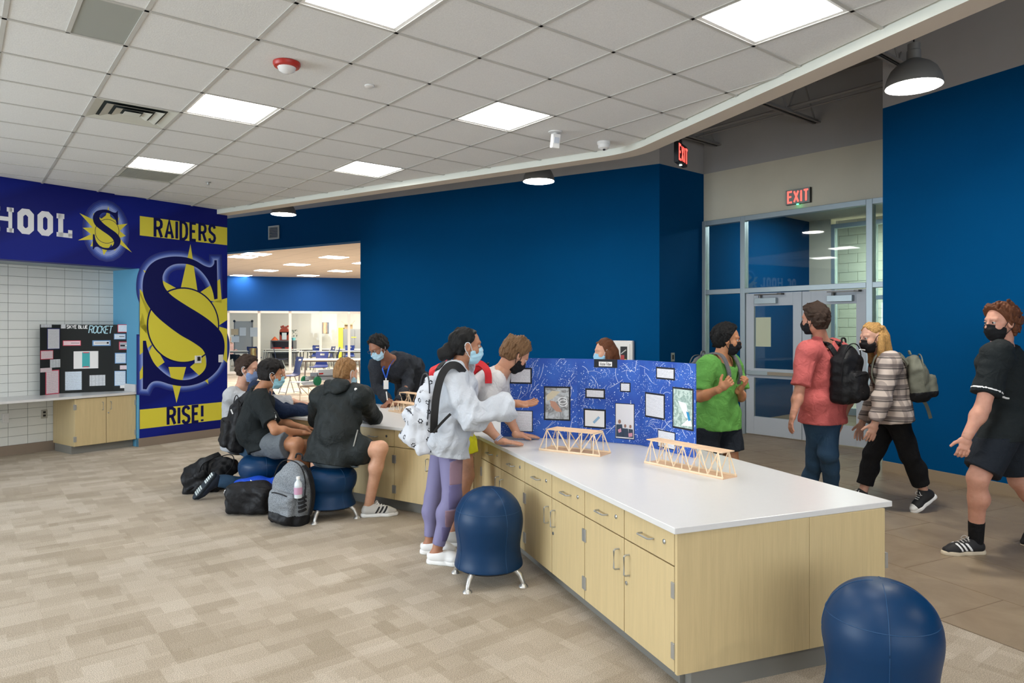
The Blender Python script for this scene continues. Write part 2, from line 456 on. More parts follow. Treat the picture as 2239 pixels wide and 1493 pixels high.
for a in range(-14, 17): grid_bar(g2w(-16, a), g2w(9, a), 0.0235)
M_LIGHT = mat('light_diffuser', (255, 255, 255), 0.5, emit=(255, 252, 247), estr=L_PANEL)
def proj(x, y, z): return CX + FPX * x / y, HY - FPX * (z - CAMZ) / y
def light_label(c):
    return {(-2, 0): 'square light panel cut off at the top of the ceiling view', (-2, 4): 'square light panel nearest the square air diffuser',
            (-2, 8): 'small far light panel touching the perforated return grille', (1, 2): 'square light panel near the white motion sensor',
            (1, 6): 'far square light panel above the wide blue wall', (1, -2): 'square light panel beside the curved soffit edge'}.get(c, 'square light panel behind the viewpoint')
lp = None
for c in LIT:
    x, y = g2w(c[0] + 0.5, c[1] + 0.5)
    if not inside((x, y), 0.45): continue
    t = empty('ceiling_light', (x, y, CEIL), GA, light_label(c), 'ceiling light', 'recessed square ceiling lights')
    if lp is None:
        fm = MB(); i0, i1 = T / 2 - 0.013, T / 2 - 0.036
        for k in range(4):
            M = Matrix.Rotation(k * math.pi / 2, 4, 'Z')
            fm.add([(-i0, -i0, 0), (i0, -i0, 0), (i1, -i1, 0.004), (-i1, -i1, 0.004), (-i0, -i0, 0.01), (i0, -i0, 0.01)], [(0, 1, 2, 3), (4, 5, 1, 0)], M)
        fo = fm.build('frame', M_WHITEP, t); dm = MB(); dm.box(-i1, i1, -i1, i1, 0.003, 0.008); do = dm.build('diffuser', M_LIGHT, t)
        lp = (fo.data, do.data)
    else: share('frame', lp[0], t); share('diffuser', lp[1], t)

# ------------------------------------------------------------------ curved soffit edge: downstand, deck above the corridor
def offset_pt(h1, h2, d):
    a = np.array([[h1[0], h1[1]], [h2[0], h2[1]]]); return np.linalg.solve(a, np.array([h1[2] + d, h2[2] + d]))
P_L0 = np.array((-6.3, 11.58)); P_R1 = np.array((5.4, -4.0))
def on(h, x=None, y=None, d=0):
    return ((h[2] + d - h[1] * y) / h[0], y) if y is not None else (x, (h[2] + d - h[0] * x) / h[1])
def rounded(d):
    k = offset_pt(H_BACK, H_SIDE, d); A = np.array(on(H_BACK, x=-6.0, d=d)); B = np.array(on(H_SIDE, y=-4.0, d=d))
    u, v = (A - k) / np.linalg.norm(A - k), (B - k) / np.linalg.norm(B - k); r = 0.28
    pts = [tuple(A)] + [tuple((1 - t) ** 2 * (k + u * r) + 2 * t * (1 - t) * k + t * t * (k + v * r)) for t in np.linspace(0, 1, 9)] + [tuple(B)]
    return pts
inner, outer = rounded(-0.008), rounded(0.168)
DROP = 0.062
sm = MB(); n = len(inner)
vs = []
for p, q in zip(inner, outer):
    vs += [(p[0], p[1], CEIL + 0.02), (p[0], p[1], CEIL - DROP), (q[0], q[1], CEIL - DROP), (q[0], q[1], DECK - 0.7)]
fs = []; mi = []
for i in range(n - 1):
    a, b = 4 * i, 4 * i + 4
    fs += [(a, b, b + 1, a + 1), (a + 1, b + 1, b + 2, a + 2), (a + 2, b + 2, b + 3, a + 3)]; mi += [0, 1, 1]
sm.add(vs, fs); sm.mi = mi
soff = sm.build('trim_1', [M_TRIMW, M_BEIGE]); tag(soff, 'curved soffit edge of the ceiling, white inside and beige below', 'soffit', kind='structure')
dk = MB(); dk.box(-14, 12, -5, 16, DECK, DECK + 0.1); deck = dk.build('ceiling_deck', M_DECK); tag(deck, 'dark grey roof deck above the corridor', 'ceiling', kind='structure')

# ------------------------------------------------------------------ back wall with opening
def wall_box(mb, s0, s1, z0, z1, n0=0.0, n1=0.2, mi=0): mb.box(s0, s1, n0, n1, z0, z1, mi=mi)
S788, Z788 = hit(FR_BACK, 788, 528); S497, Z497 = hit(FR_BACK, 497, 553); HEAD = 3.30
SEND = S497 + 3.0
wb = MB()
# frame normal: along direction runs to the left, so +n points to the camera; wall body lies at -n
wb.box(0, S788, -0.25, 0, 0, BLUETOP, mi=0); wb.box(0, SEND, -0.25, 0, BLUETOP, DECK, mi=1)
wb.box(S788, SEND, -0.25, -0.004, HEAD, BLUETOP, mi=0)
wall_back = wb.build('wall_back', [M_BLUE, M_GREYW], loc=(FR_BACK[0], FR_BACK[1], 0), rz=FR_BACK[2])
tag(wall_back, 'wide blue wall with grey band above and opening to another room', 'wall', kind='structure')
wr = MB(); e0 = hit(FR_BACK, 1442, 700)[0]
# return beside the entrance
FR_RET = frame((2.206, 10.42), (3.065, 11.14))
LRET = math.hypot(3.065 - 2.206, 11.14 - 10.42)
wr.box(0, LRET, -0.2, 0, 0, BLUETOP, mi=0); wr.box(0, LRET, -0.2, 0, BLUETOP, DECK, mi=1)
# put body away from the corridor
FRR = (FR_RET[0], FR_RET[1], FR_RET[2])
wall_ret = MB().box(0, LRET, 0, 0.2, 0, BLUETOP, mi=0).box(0, LRET, 0, 0.2, BLUETOP, DECK, mi=1).build('wall_return', [M_BLUE, M_GREYW], loc=(FRR[0], FRR[1], 0), rz=FRR[2])
tag(wall_ret, 'short blue return wall beside the entrance glazing', 'wall', kind='structure')
# baseboard of the back wall
bb = MB().box(0, S788, 0, 0.012, 0, 0.1).build('baseboard_back', M_BASEB, loc=(FR_BACK[0], FR_BACK[1], 0), rz=FR_BACK[2]); tag(bb, 'tan baseboard along the wide blue wall', 'baseboard', kind='structure')

# ------------------------------------------------------------------ right wall
wrt = MB().box(0, 14, 0, 0.4, 0, BLUETOP, mi=0).box(0, 14, 0, 0.4, BLUETOP, DECK, mi=1).build('wall_right', [M_BLUE, M_GREYW], loc=(FR_RIGHT[0], FR_RIGHT[1], 0), rz=FR_RIGHT[2])
tag(wrt, 'tall blue wall along the corridor with grey band above', 'wall', kind='structure')
bb = MB().box(0, 14, -0.014, 0, 0, 0.115).build('baseboard_right', M_BASEB, loc=(FR_RIGHT[0], FR_RIGHT[1], 0), rz=FR_RIGHT[2], bevel=0.004); tag(bb, 'tan baseboard under the corridor blue wall', 'baseboard', kind='structure')
# the corridor goes on behind the corner of the right wall
MB().box(-0.2, 0, 0.35, 4.0, 0, DECK).build('wall_corner', M_BLUE, loc=(FR_RIGHT[0], FR_RIGHT[1], 0), rz=FR_RIGHT[2])['kind'] = 'structure'

# ------------------------------------------------------------------ entrance wall, glazing and doors
SL = hit(FR_DOOR, 1541, 700)[0] - 0.03; SR = 3.2
FTOP = 3.30
we = MB().box(SL, SR, 0, 0.15, FTOP, BLUETOP, mi=0).box(SL, SR, 0, 0.15, BLUETOP, DECK, mi=1)
wall_ent = we.build('wall_entrance', [M_CREAMW, M_GREYW], loc=(FR_DOOR[0], FR_DOOR[1], 0), rz=FR_DOOR[2]); tag(wall_ent, 'cream wall above the entrance glazing, grey higher up', 'wall', kind='structure')
win = empty('window_1', (FR_DOOR[0], FR_DOOR[1], 0), FR_DOOR[2], 'aluminium framed entrance glazing around the double doors', 'glazing', kind='structure')
def hs(px): return hit(FR_DOOR, px, 700)[0]
m0, m1, m2, m3, m4 = SL + 0.03, hs(1622), hs(1632), hs(1897), hs(1911)
mbf = lambda *a: MB().box(*a)
def fr_bar(s0, s1, z0, z1, n0=-0.05, n1=0.06): mbf(s0, s1, n0, n1, z0, z1).build('frame_bar', M_ALU, win, bevel=0.004)
DT = 2.13
fr_bar(m0 - 0.03, m0 + 0.045, 0, FTOP); fr_bar(m1, m2, 0, FTOP); fr_bar(m3, m4, 0, FTOP); fr_bar(SR - 0.06, SR, 0, FTOP)
for a, b in ((m0 + 0.045, m1), (m2, m3), (m4, SR - 0.06)):
    fr_bar(a, b, FTOP - 0.075, FTOP); fr_bar(a, b, DT, DT + 0.075)
    mbf(a, b, 0.0, 0.008, DT + 0.075, FTOP - 0.075).build('pane', M_GLASS, win)
for a, b in ((m0 + 0.045, m1), (m4, SR - 0.06)):
    fr_bar(a, b, 0, 0.09); mbf(a, b, 0.0, 0.008, 0.09, DT).build('pane', M_GLASS, win)
sd = hs(1755)
def door(name, s0, s1, hinge_left, label):
    d = empty(name, (FR_DOOR[0], FR_DOOR[1], 0), FR_DOOR[2], label, 'door', kind='structure')
    W = s1 - s0; st = 0.13
    z = [0.015, 0.28, 0.86, 1.0, 1.93, DT - 0.01]
    f = MB()
    f.box(s0, s0 + st, -0.022, 0.022, z[0], z[5]); f.box(s1 - st, s1, -0.022, 0.022, z[0], z[5])
    f.box(s0 + st, s1 - st, -0.022, 0.022, z[0], z[1]); f.box(s0 + st, s1 - st, -0.022, 0.022, z[2], z[3]); f.box(s0 + st, s1 - st, -0.022, 0.022, z[4], z[5])
    f.build('door_leaf', M_DOORM, d, bevel=0.003)
    mbf(s0 + st, s1 - st, -0.004, 0.004, z[1], z[2]).build('pane', M_GLASS, d); mbf(s0 + st, s1 - st, -0.004, 0.004, z[3], z[4]).build('pane', M_GLASS, d)
    pb = MB().box(s0 + 0.03, s1 - 0.02, -0.075, -0.05, 0.905, 0.965).box(s0 + 0.03, s0 + 0.07, -0.06, -0.02, 0.9, 0.97).box(s1 - 0.08, s1 - 0.02, -0.06, -0.02, 0.9, 0.97)
    p = pb.build('push_bar', M_ALU, d, bevel=0.004); mbf(s0 + 0.38, s1 - 0.1, -0.085, -0.072, 0.912, 0.958).build('push_pad', mat('pad_tan', (150, 138, 122), 0.5), p)
    q0 = s0 + 0.17 if hinge_left else s1 - 0.50
    cl = mbf(q0, q0 + 0.34, -0.085, -0.022, 1.96, 2.045).build('door_closer', M_ALU, d, bevel=0.004)
    ar = MB(); ar.box(q0 + 0.02, q0 + 0.40, -0.12, -0.1, 2.085, 2.1); ar.lathe([(0.02, 0), (0.02, 0.06)], 12, Matrix.Translation((q0 + 0.08, -0.06, 2.045))); ar.box(q0 + 0.38, q0 + 0.44, -0.12, 0.02, 2.085, 2.11)
    ar.build('closer_arm', M_DSTEEL, cl)
    return d
door('door_1', m2 + 0.008, sd - 0.004, True, 'grey glazed entrance door with posted notice')
door('door_2', sd + 0.004, m3 - 0.008, False, 'grey glazed entrance door behind the pink shirt walker')
# notice taped on the first door
M_NOTE = mat('yellowed_paper', (196, 202, 176), 0.8, bump=(8, 0.1, 0.005))
sN0, zN0 = hit(FR_DOOR, 1653, 694); sN1, zN1 = hit(FR_DOOR, 1686, 758)
nt = MB().box(sN0, sN1, -0.0075, -0.0045, zN1, zN0).build('paper_notice', M_NOTE, loc=(FR_DOOR[0], FR_DOOR[1], 0), rz=FR_DOOR[2]); tag(nt, 'yellowish paper notice taped to the entrance door glass', 'notice')
# vestibule
VN = 3.5
def vbox(name, s0, s1, n0, n1, z0, z1, m, lab): 
    o = mbf(s0, s1, n0, n1, z0, z1).build(name, m, loc=(FR_DOOR[0], FR_DOOR[1], 0), rz=FR_DOOR[2]); tag(o, lab, 'wall', kind='structure'); return o
vbox('wall_vestibule', SL - 0.2, SL, 0.06, VN, 0, 3.65, M_BLUE, 'blue side wall of the vestibule behind the entrance glass')
vbox('ceiling_vestibule', SL - 0.2, SR + 2.5, 0.15, VN + 0.3, 3.65, 3.75, M_CREAMW, 'pale ceiling of the vestibule')
vbox('wall_pier', SL - 0.2, SL + 0.42, VN, VN + 0.2, 0, 3.65, M_CREAMW, 'cream pier at the back of the vestibule')
vbox('wall_vestibule_side', SR, SR + 0.2, 0.06, VN, 0, 3.65, M_CREAMW, 'cream far side wall of the vestibule')
win2 = empty('window_2', (FR_DOOR[0], FR_DOOR[1], 0), FR_DOOR[2], 'outer glazing at the back of the vestibule', 'glazing', kind='structure')
sv = [SL + 0.42, SL + 1.15, SL + 1.9, SL + 2.7, SR + 0.2]
for k, x in enumerate(sv): mbf(x, x + 0.07, VN, VN + 0.12, 0, 3.55).build('frame_bar', M_ALU, win2, bevel=0.004)
for a, b in zip(sv[:-1], sv[1:]):
    mbf(a + 0.07, b, VN, VN + 0.12, 3.47, 3.55).build('frame_bar', M_ALU, win2); mbf(a + 0.07, b, VN, VN + 0.12, 2.12, 2.19).build('frame_bar', M_ALU, win2); mbf(a + 0.07, b, VN, VN + 0.12, 0, 0.12).build('frame_bar', M_ALU, win2)
    for z0, z1 in ((0.12, 2.12), (2.19, 3.47)): mbf(a + 0.07, b, VN + 0.05, VN + 0.058, z0, z1).build('pane', M_GLASS, win2)
bw = vbox('wall_block', SL - 1.5, SR + 4, VN + 2.62, VN + 2.8, 0, 4.2, mat('block_mortar', (196, 190, 165), 0.9), 'cream concrete block wall outside the vestibule')
M_BLOCK = mat('cream_block', (216, 211, 182), 0.85, bump=(30, 0.2, 0.004)); bme = None
for r in range(20):
    for c in range(-3, 16):
        x = SL + c * 0.406 + (r % 2) * 0.203
        if bme is None: bo = mbf(0.004, 0.402, VN + 2.6, VN + 2.63, 0.004, 0.199).build('block', M_BLOCK, bw); bme = bo.data
        else: bo = share('block', bme, bw)
        bo.location = (x, 0, r * 0.203)
area('block_wall_fill', (*fw(FR_DOOR, 1.6, VN + 1.5, 0)[:2], 3.4), (*fw(FR_DOOR, 1.6, VN + 2.3, 0)[:2], 1.5), 3.5, 0.8, 110, (0.97, 1, 0.97))  # unseen fill light added to brighten the block wall, no fixture
area('vestibule_fill', (*fw(FR_DOOR, 0.6, 1.7, 0)[:2], 3.6), (*fw(FR_DOOR, 0.6, 1.7, 0)[:2], 0), 0.6, 0.6, 26, (1, 1, 0.97))  # added fill under the vestibule ceiling, no real fixture there

# ------------------------------------------------------------------ bar joists under the deck
jd = (math.cos(GA), math.sin(GA)); jn = (-jd[1], jd[0])
def joist(endx, endy, L, lab):
    j = empty('bar_joist', (endx, endy, 0), GA + math.pi, lab, 'joist', 'roof joists above the corridor')
    zb, zt = 4.46, DECK
    ch = MB()
    for s in (-1, 1):
        ch.box(0, L, s * 0.012, s * 0.055, zb, zb + 0.012); ch.box(0, L, s * 0.012, s * 0.022, zb, zb + 0.05)
    ch.build('bottom_chord', M_DECK, j)
    tc = MB()
    for s in (-1, 1): tc.box(-0.1, L, s * 0.012, s * 0.06, zt - 0.014, zt - 0.001); tc.box(-0.1, L, s * 0.012, s * 0.022, zt - 0.06, zt - 0.001)
    tc.build('top_chord', M_DECK, j)
    x = 0.1; up = True
    while x < L - 0.4:
        a = (x, 0, zb + 0.03 if up else zt - 0.03); b = (x + 0.36, 0, zt - 0.03 if up else zb + 0.03)
        MB().tube([a, b], 0.0115, 8).build('web_bar', M_DECK, j, smooth=True); x += 0.36; up = not up
    return j
E1 = (4.30, 9.77); E2 = (3.25, 10.95)
dv = (E2[0] - E1[0], E2[1] - E1[1])
labs = ['grey bar joist ending above the exit sign over the doors', 'grey bar joist ending above the hanging exit sign', 'grey bar joist above the right corridor lamp', 'grey bar joist high over the corridor bend', 'grey bar joist high over the corridor near the viewpoint']
joist(E1[0], E1[1], 6.0, labs[0]); joist(E2[0], E2[1], 6.0, labs[1])
joist(E1[0] - dv[0] * 1.05, E1[1] - dv[1] * 1.05, 6, labs[2])
br = MB()
A_, B_ = (4.62, 8.02), (2.72, 10.5)
for zz in (4.53, ): br.tube([(A_[0], A_[1], zz), (B_[0], B_[1], zz)], 0.022, 6)
br.tube([(A_[0] + .03, A_[1] + 0.1, 4.49), (B_[0] + .03, B_[1] + .1, 4.49)], 0.012, 6)
brd = br.build('bridging_angle', M_DECK, smooth=True); tag(brd, 'long grey bridging angle crossing the roof joists', 'brace')

# ------------------------------------------------------------------ left mural wall with recess, block tiles
M_MURAL = None
sX = hit(FR_MURAL, 305, 700)[0]; sE = hit(FR_MURAL, 497, 700)[0]; HB = 2.42
HB = hit(FR_MURAL, 305, 587)[1]
SLEFT = -4.6
M_LBLUE = mat('light_blue_paint', (92, 160, 196), 0.6)
def mural_fn(t, b, c):
    v = t.coords(rot=(0, math.radians(24), 0))
    n = t.new('ShaderNodeTexWave', wave_type='BANDS', bands_direction='Z'); n.inputs['Scale'].default_value = 0.35; n.inputs['Distortion'].default_value = 2.5; n.inputs['Detail'].default_value = 1
    t.link(v, n.inputs[0])
    t.link(t.ramp(n.outputs[1], [(0.35, srgb((12, 22, 112))), (0.75, srgb((16, 32, 132)))]), b.inputs['Base Color'])
M_MURAL = mat('mural_blue', (12, 22, 112), 0.5, fn=mural_fn, spec=0.2)
M_NAVY = mat('mural_navy', (8, 14, 82), 0.5, spec=0.2); M_YEL = mat('mural_yellow', (226, 214, 62), 0.45); M_WHI = mat('mural_white', (236, 236, 240), 0.45)
mw = MB()
mw.box(sX, sE, 0, 0.22, 0, CEIL + 0.1); mw.box(SLEFT, sX, 0, 0.22, HB, CEIL + 0.1)
wall_left = mw.build('wall_left', M_MURAL, loc=(FR_MURAL[0], FR_MURAL[1], 0), rz=FR_MURAL[2]); tag(wall_left, 'dark blue school mural wall with yellow emblem and lettering', 'wall', kind='structure')
rs = MB().box(sX, sX + 0.02, 0, 0.72, 0, HB, mi=0)
RD = 0.70
side = MB().box(sX - 0.012, sX, 0.004, RD, 0, HB).build('wall_recess_side', M_LBLUE, loc=(FR_MURAL[0], FR_MURAL[1], 0), rz=FR_MURAL[2]); tag(side, 'light blue side of the recess beside the mural', 'wall', kind='structure')
soff2 = MB().box(SLEFT, sX, 0.22, RD, HB, HB + 0.1).build('ceiling_recess', mat('recess_soffit', (150, 160, 165), 0.6), loc=(FR_MURAL[0], FR_MURAL[1], 0), rz=FR_MURAL[2]); tag(soff2, 'pale soffit of the tiled recess', 'soffit', kind='structure')
tw = MB().box(SLEFT, sX + 0.1, RD + 0.006, RD + 0.15, 0, HB + 0.1).build('wall_recess', mat('tile_grout', (120, 120, 116), 0.9), loc=(FR_MURAL[0], FR_MURAL[1], 0), rz=FR_MURAL[2]); tag(tw, 'white stack bonded tile wall at the back of the recess', 'wall', kind='structure')
M_WTILE = mat('white_tile', (224, 226, 222), 0.28, var=(1.2, 0.02))
FR_REC = (FR_MURAL[0] - RD * math.sin(FR_MURAL[2]), FR_MURAL[1] + RD * math.cos(FR_MURAL[2]), FR_MURAL[2])
s216 = hit(FR_REC, 216, 700)[0]; s180 = hit(FR_REC, 180, 700)[0]; s60 = hit(FR_REC, 60, 700)[0]; TWD = (s216 - s60) / 4
tm = None; zt = 0.125
for r in range(21):
    z = zt + r * 0.112; h = min(0.112, HB - z)
    if h < 0.02: continue
    for c in range(-7, 2):
        a = s216 + c * TWD; b_ = min(a + TWD, sX - 0.012)
        full = h > 0.111 and b_ - a > TWD - 1e-4
        if full and tm: o = share('tile', tm, tw)
        else:
            o = MB().box(0.002, b_ - a - 0.002, -0.006, 0.0055, 0.002, h - 0.002).build('tile', M_WTILE, tw, bevel=0.0015 if full else 0)
            if full: tm = o.data
        o.location = (a, RD, z)
bbm = MB().box(sX, sE, -0.012, 0, 0, 0.115).box(sX - 0.012, sX, -0.012, 0.06, 0, 0.115).build('baseboard_left', M_BASEG, loc=(FR_MURAL[0], FR_MURAL[1], 0), rz=FR_MURAL[2]); tag(bbm, 'grey brown baseboard below the mural', 'baseboard', kind='structure')
bbr = MB().box(SLEFT, sX - 0.012, RD - 0.02, RD - 0.004, 0, 0.125).build('baseboard_recess', M_BASEG, loc=(FR_MURAL[0], FR_MURAL[1], 0), rz=FR_MURAL[2]); tag(bbr, 'grey brown baseboard below the white tiles', 'baseboard', kind='structure')
# far end of the mural wall goes back to the opening
fe = MB().box(sE - 0.2, sE, 0.22, 7.5, 0, CEIL + 0.3).build('wall_side', M_BLUE, loc=(FR_MURAL[0], FR_MURAL[1], 0), rz=FR_MURAL[2]); tag(fe, 'blue wall running back behind the mural', 'wall', kind='structure')
# --- printed graphics: thin applied film, shapes in wall coordinates
def c3(x, y): return hit(FR_MURAL, 290 + x * 230 / 660.0, 440 + y * 520 / 1493.0)
def c1(x, y): return hit(FR_MURAL, x * 520 / 2157.0, 360 + y * 360 / 1493.0)
def film(name, poly, m, layer, parent=wall_left):
    mb = MB(); n = len(poly)
    y0, y1 = -0.0006 * layer, -0.0006 * (layer + 1)
    import mathutils.geometry as mg
    tri = mg.tessellate_polygon([[Vector((p[0], p[1], 0)) for p in poly]])
    vs = [(p[0], y1, p[1]) for p in poly] + [(p[0], 0, p[1]) for p in poly]
    fs = []
    for t_ in tri:
        a, b, c = (poly[i] for i in t_)
        ar = (b[0] - a[0]) * (c[1] - a[1]) - (c[0] - a[0]) * (b[1] - a[1])
        fs.append(tuple(t_) if ar > 0 else tuple(t_)[::-1])
    fs += [(i, (i + 1) % n, n + (i + 1) % n, n + i) for i in range(n)]
    return mb.add(vs, fs).build(name, m, parent)
def wall_map(layer0, layer1):
    return lambda x, y, d: (x, -0.0006 * (layer0 + (layer1 - layer0) * d), y)
GLOWC = [(24, 40, 122), (36, 58, 146), (62, 88, 176), (104, 128, 206), (150, 168, 226)]
def glow(outline, w, base):
    for k, cgl in enumerate(GLOWC):
        mb = MB(); stroke(mb, outline + [outline[0]], w * (1 - k / 5.2), 0, 1, wall_map(base + k * 0.15, base + k * 0.15 + 0.15)); mb.build('printed_glow', mat('mural_glow%d' % k, cgl, 0.45), wall_left)
# yellow bands with dark letters
ed = lambda p: (min(max(p[0], sX + 0.003), sE - 0.003), p[1])
film('printed_band', [ed(c3(45, 92)), ed(c3(596, 166)), ed(c3(596, 276)), ed(c3(45, 214))], M_YEL, 1)
film('printed_band', [ed(c3(45, 1308)), ed(c3(580, 1258)), ed(c3(596, 1256)), ed(c3(596, 1366)), ed(c3(45, 1430))], M_YEL, 1)
def wall_word(txt, p0, p1, h, tk, layer, name='printed_letter', material=M_NAVY, wsc=1.0):
    """letters along the wall from p0 to p1 (lower left, lower right)"""
    tot = sum(GLY[ch][0] for ch in txt) * h * wsc; L = p1[0] - p0[0]; gap = (L - tot) / max(1, len(txt) - 1); x = 0
    for ch in txt:
        w_, pls = GLY[ch]; mb = MB()
        for pl in pls:
            def mf(u, v, d): return (p0[0] + u, -0.0006 * (layer + d), p0[1] + v + (p1[1] - p0[1]) * u / L)
            stroke(mb, [(x + q[0] * h * wsc, q[1] * h) for q in pl], tk, 0, 1, mf)
        mb.build(name, material, wall_left); x += w_ * h * wsc + gap
a0, a1 = c3(140, 222), c3(515, 256); hR = c3(140, 112)[1] - a0[1]
wall_word('RAIDERS', a0, a1, hR, 0.04, 3, wsc=0.62)
a0, a1 = c3(222, 1402), c3(436, 1380); hR = c3(222, 1300)[1] - a0[1]
wall_word('RISE!', a0, a1, hR, 0.042, 3, wsc=0.7)
# sun star and ring behind the big letter
cen = c3(325, 778); rx_ = (c3(547, 778)[0] - c3(102, 778)[0]) / 2; rz_ = (c3(325, 543)[1] - c3(325, 1010)[1]) / 2
def clipx(poly):
    P = [tuple(q) for q in poly]
    P = clip_poly(P, 1, 0, sE - 0.004); return clip_poly(P, -1, 0, -(sX + 0.004))
RAYS = [[(363, 270), (412, 600), (290, 600)], [(548, 488), (560, 640), (380, 600)], [(650, 590), (660, 700), (540, 780), (480, 640)], [(680, 1090), (590, 800), (520, 780), (520, 900), (560, 985)],
        [(475, 1147), (455, 960), (360, 1040)], [(275, 1265), (225, 1040), (335, 1040)], [(10, 1145), (130, 890), (200, 1010)], [(-10, 1010), (60, 700), (120, 900)], [(20, 520), (140, 830), (120, 640)], [(65, 430), (300, 560), (200, 640)], [(-30, 700), (40, 560), (150, 750), (150, 900)]]
for R_ in RAYS:
    q = clipx([c3(*p) for p in R_])
    if len(q) > 2: film('printed_ray', q, M_YEL, 1.6)
film('printed_disc', clipx([(cen[0] + rx_ * math.cos(a), cen[1] + rz_ * math.sin(a)) for a in np.linspace(0, 2 * math.pi, 48, endpoint=False)]), M_YEL, 3)
SO = [(527, 370), (530, 490), (532, 612), (512, 616), (500, 560), (470, 490), (420, 430), (370, 402), (320, 392), (260, 396), (215, 420), (192, 455), (187, 490), (200, 540), (245, 592), (330, 650), (420, 705), (490, 755), (545, 810), (570, 860), (576, 920), (565, 990), (530, 1060), (470, 1115), (400, 1147), (320, 1160), (240, 1150), (175, 1130), (132, 1130), (103, 1150), (86, 1180), (64, 1178), (64, 1020), (64, 875), (83, 875), (95, 930), (130, 1010), (180, 1065), (240, 1107), (310, 1122), (370, 1115), (420, 1090), (455, 1050), (463, 1000), (455, 960), (430, 922), (370, 880), (300, 840), (220, 782), (150, 722), (100, 660), (70, 600), (62, 540), (70, 470), (100, 410), (150, 370), (220, 350), (290, 347), (350, 356), (400, 376), (450, 405), (488, 414), (510, 395), (513, 370)]
def smooth_outline(pts, corners, n=4):
    out = []; m = len(pts); cs = sorted(corners); 
    for k in range(len(cs)):
        i, j = cs[k], cs[(k + 1) % len(cs)]
        seg = [pts[(i + q) % m] for q in range(((j - i) % m) + 1)]
        out += (catmull(seg, n) if len(seg) > 2 else seg)[:-1]
    return out
bigS = [c3(*p) for p in smooth_outline(SO, [0, 2, 3, 30, 31, 33, 34, len(SO) - 1])]
glow([p for p in bigS], 0.17, 0.2)
film('printed_emblem', bigS, M_NAVY, 6)
# thin ring over everything
mb = MB(); stroke(mb, [(cen[0] + rx_ * math.cos(a), cen[1] + rz_ * math.sin(a)) for a in np.linspace(0, 2 * math.pi, 61)], 0.02, 0, 1, wall_map(6.4, 7.4)); mb.build('printed_ring', M_NAVY, wall_left)
# header: star and letter
c1s = lambda L: [c1(*p) for p in L]
STAR = [(983, 375), (1000, 470), (1040, 500), (1080, 480), (1065, 545), (1155, 535), (1085, 600), (1140, 645), (1085, 665), (1195, 795), (1085, 720), (1040, 780), (1010, 720), (940, 820), (920, 740), (820, 740), (845, 680), (708, 685), (825, 630), (750, 572), (840, 570), (722, 440), (850, 500), (845, 440), (920, 490), (960, 460)]
sm_ = c1(965, 600)
glow([(sm_[0] + 0.19 * math.cos(a), sm_[1] + 0.30 * math.sin(a)) for a in np.linspace(0, 2 * math.pi, 24, endpoint=False)], 0.20, 0.4)
film('printed_star', c1s(STAR), M_YEL, 2)
H0 = [(1068, 415), (1070, 480), (1072, 545), (1058, 545), (1045, 495), (1010, 452), (960, 435), (925, 440), (903, 465), (905, 495), (940, 535), (1000, 580), (1060, 625), (1092, 675), (1085, 725), (1045, 765), (985, 775), (930, 765), (885, 745), (860, 750), (848, 768), (840, 765), (841, 700), (842, 630), (857, 632), (870, 690), (910, 740), (965, 755), (1010, 745), (1032, 715), (1025, 680), (985, 640), (920, 595), (865, 550), (843, 500), (848, 455), (875, 422), (925, 408), (975, 410), (1020, 430), (1045, 435), (1058, 428)]
film('printed_emblem', c1s(smooth_outline(H0, [0, 2, 3, 20, 21, 23, 24, len(H0) - 1])), M_NAVY, 4)
mb = MB(); stroke(mb, [c1(970 + 108 * math.cos(a), 604 + 108 * math.sin(a)) for a in np.linspace(0, 2 * math.pi, 41)], 0.006, 0, 1, wall_map(4, 5)); mb.build('printed_ring', M_NAVY, wall_left)
# block letters: two O with counters, H, L (and the start of the word outside the frame)
def block_o(x0, x1, y0, y1, dy, open_right=False):
    w = (x1 - x0); k = 0.28 * w; t_ = 0.36 * w
    def oc(a0, a1, b0, b1, kk): return [(a0 + kk, b0), (a1 - kk, b0), (a1, b0 + kk), (a1, b1 - kk), (a1 - kk, b1), (a0 + kk, b1), (a0, b1 - kk), (a0, b0 + kk)]
    o = oc(x0, x1, y0, y1, k); i = oc(x0 + t_ * 0.98, x1 - t_ * 0.98, y0 + t_, y1 - t_, k * 0.4)
    mb = MB(); vs = []; fs = []
    for P, dd in ((o, -0.0018), (i, -0.0018), (o, 0), (i, 0)):
        for p in P:
            q = c1(p[0], p[1] + dy * (p[0] - x0)); vs.append((q[0], dd, q[1]))
    for j in range(8):
        q = (j + 1) % 8
        if open_right and j == 2: continue
        fs += [(j, q, 8 + q, 8 + j), (j, 16 + j, 16 + q, q), (8 + j, 8 + q, 24 + q, 24 + j)]
    mb.add(vs, fs).build('printed_letter', M_WHI, wall_left)
block_o(158, 307, 392, 620, 0.12); block_o(340, 480, 415, 636, 0.12)
block_o(-560, -410, 312, 532, 0.11); block_o(-375, -225, 332, 553, 0.11, True)
def rects(L):
    mb = MB()
    for (xa, ya, xb, yb) in L:
        dy = 0.12 * (xb - xa); mb_p = [c1(xa, ya), c1(xb, ya + dy), c1(xb, yb + dy), c1(xa, yb)]
        vs = [(p[0], -0.0018, p[1]) for p in mb_p] + [(p[0], 0, p[1]) for p in mb_p]
        mb.add(vs, [(3, 2, 1, 0), (0, 1, 5, 4), (1, 2, 6, 5), (2, 3, 7, 6), (3, 0, 4, 7)])
    mb.build('printed_letter', M_WHI, wall_left)
rects([(62, 385, 124, 424), (76, 390, 110, 610), (62, 572, 124, 610), (-60, 370, 0, 408), (-50, 372, -14, 594), (-60, 556, 0, 594), (-20, 462, 80, 500)])
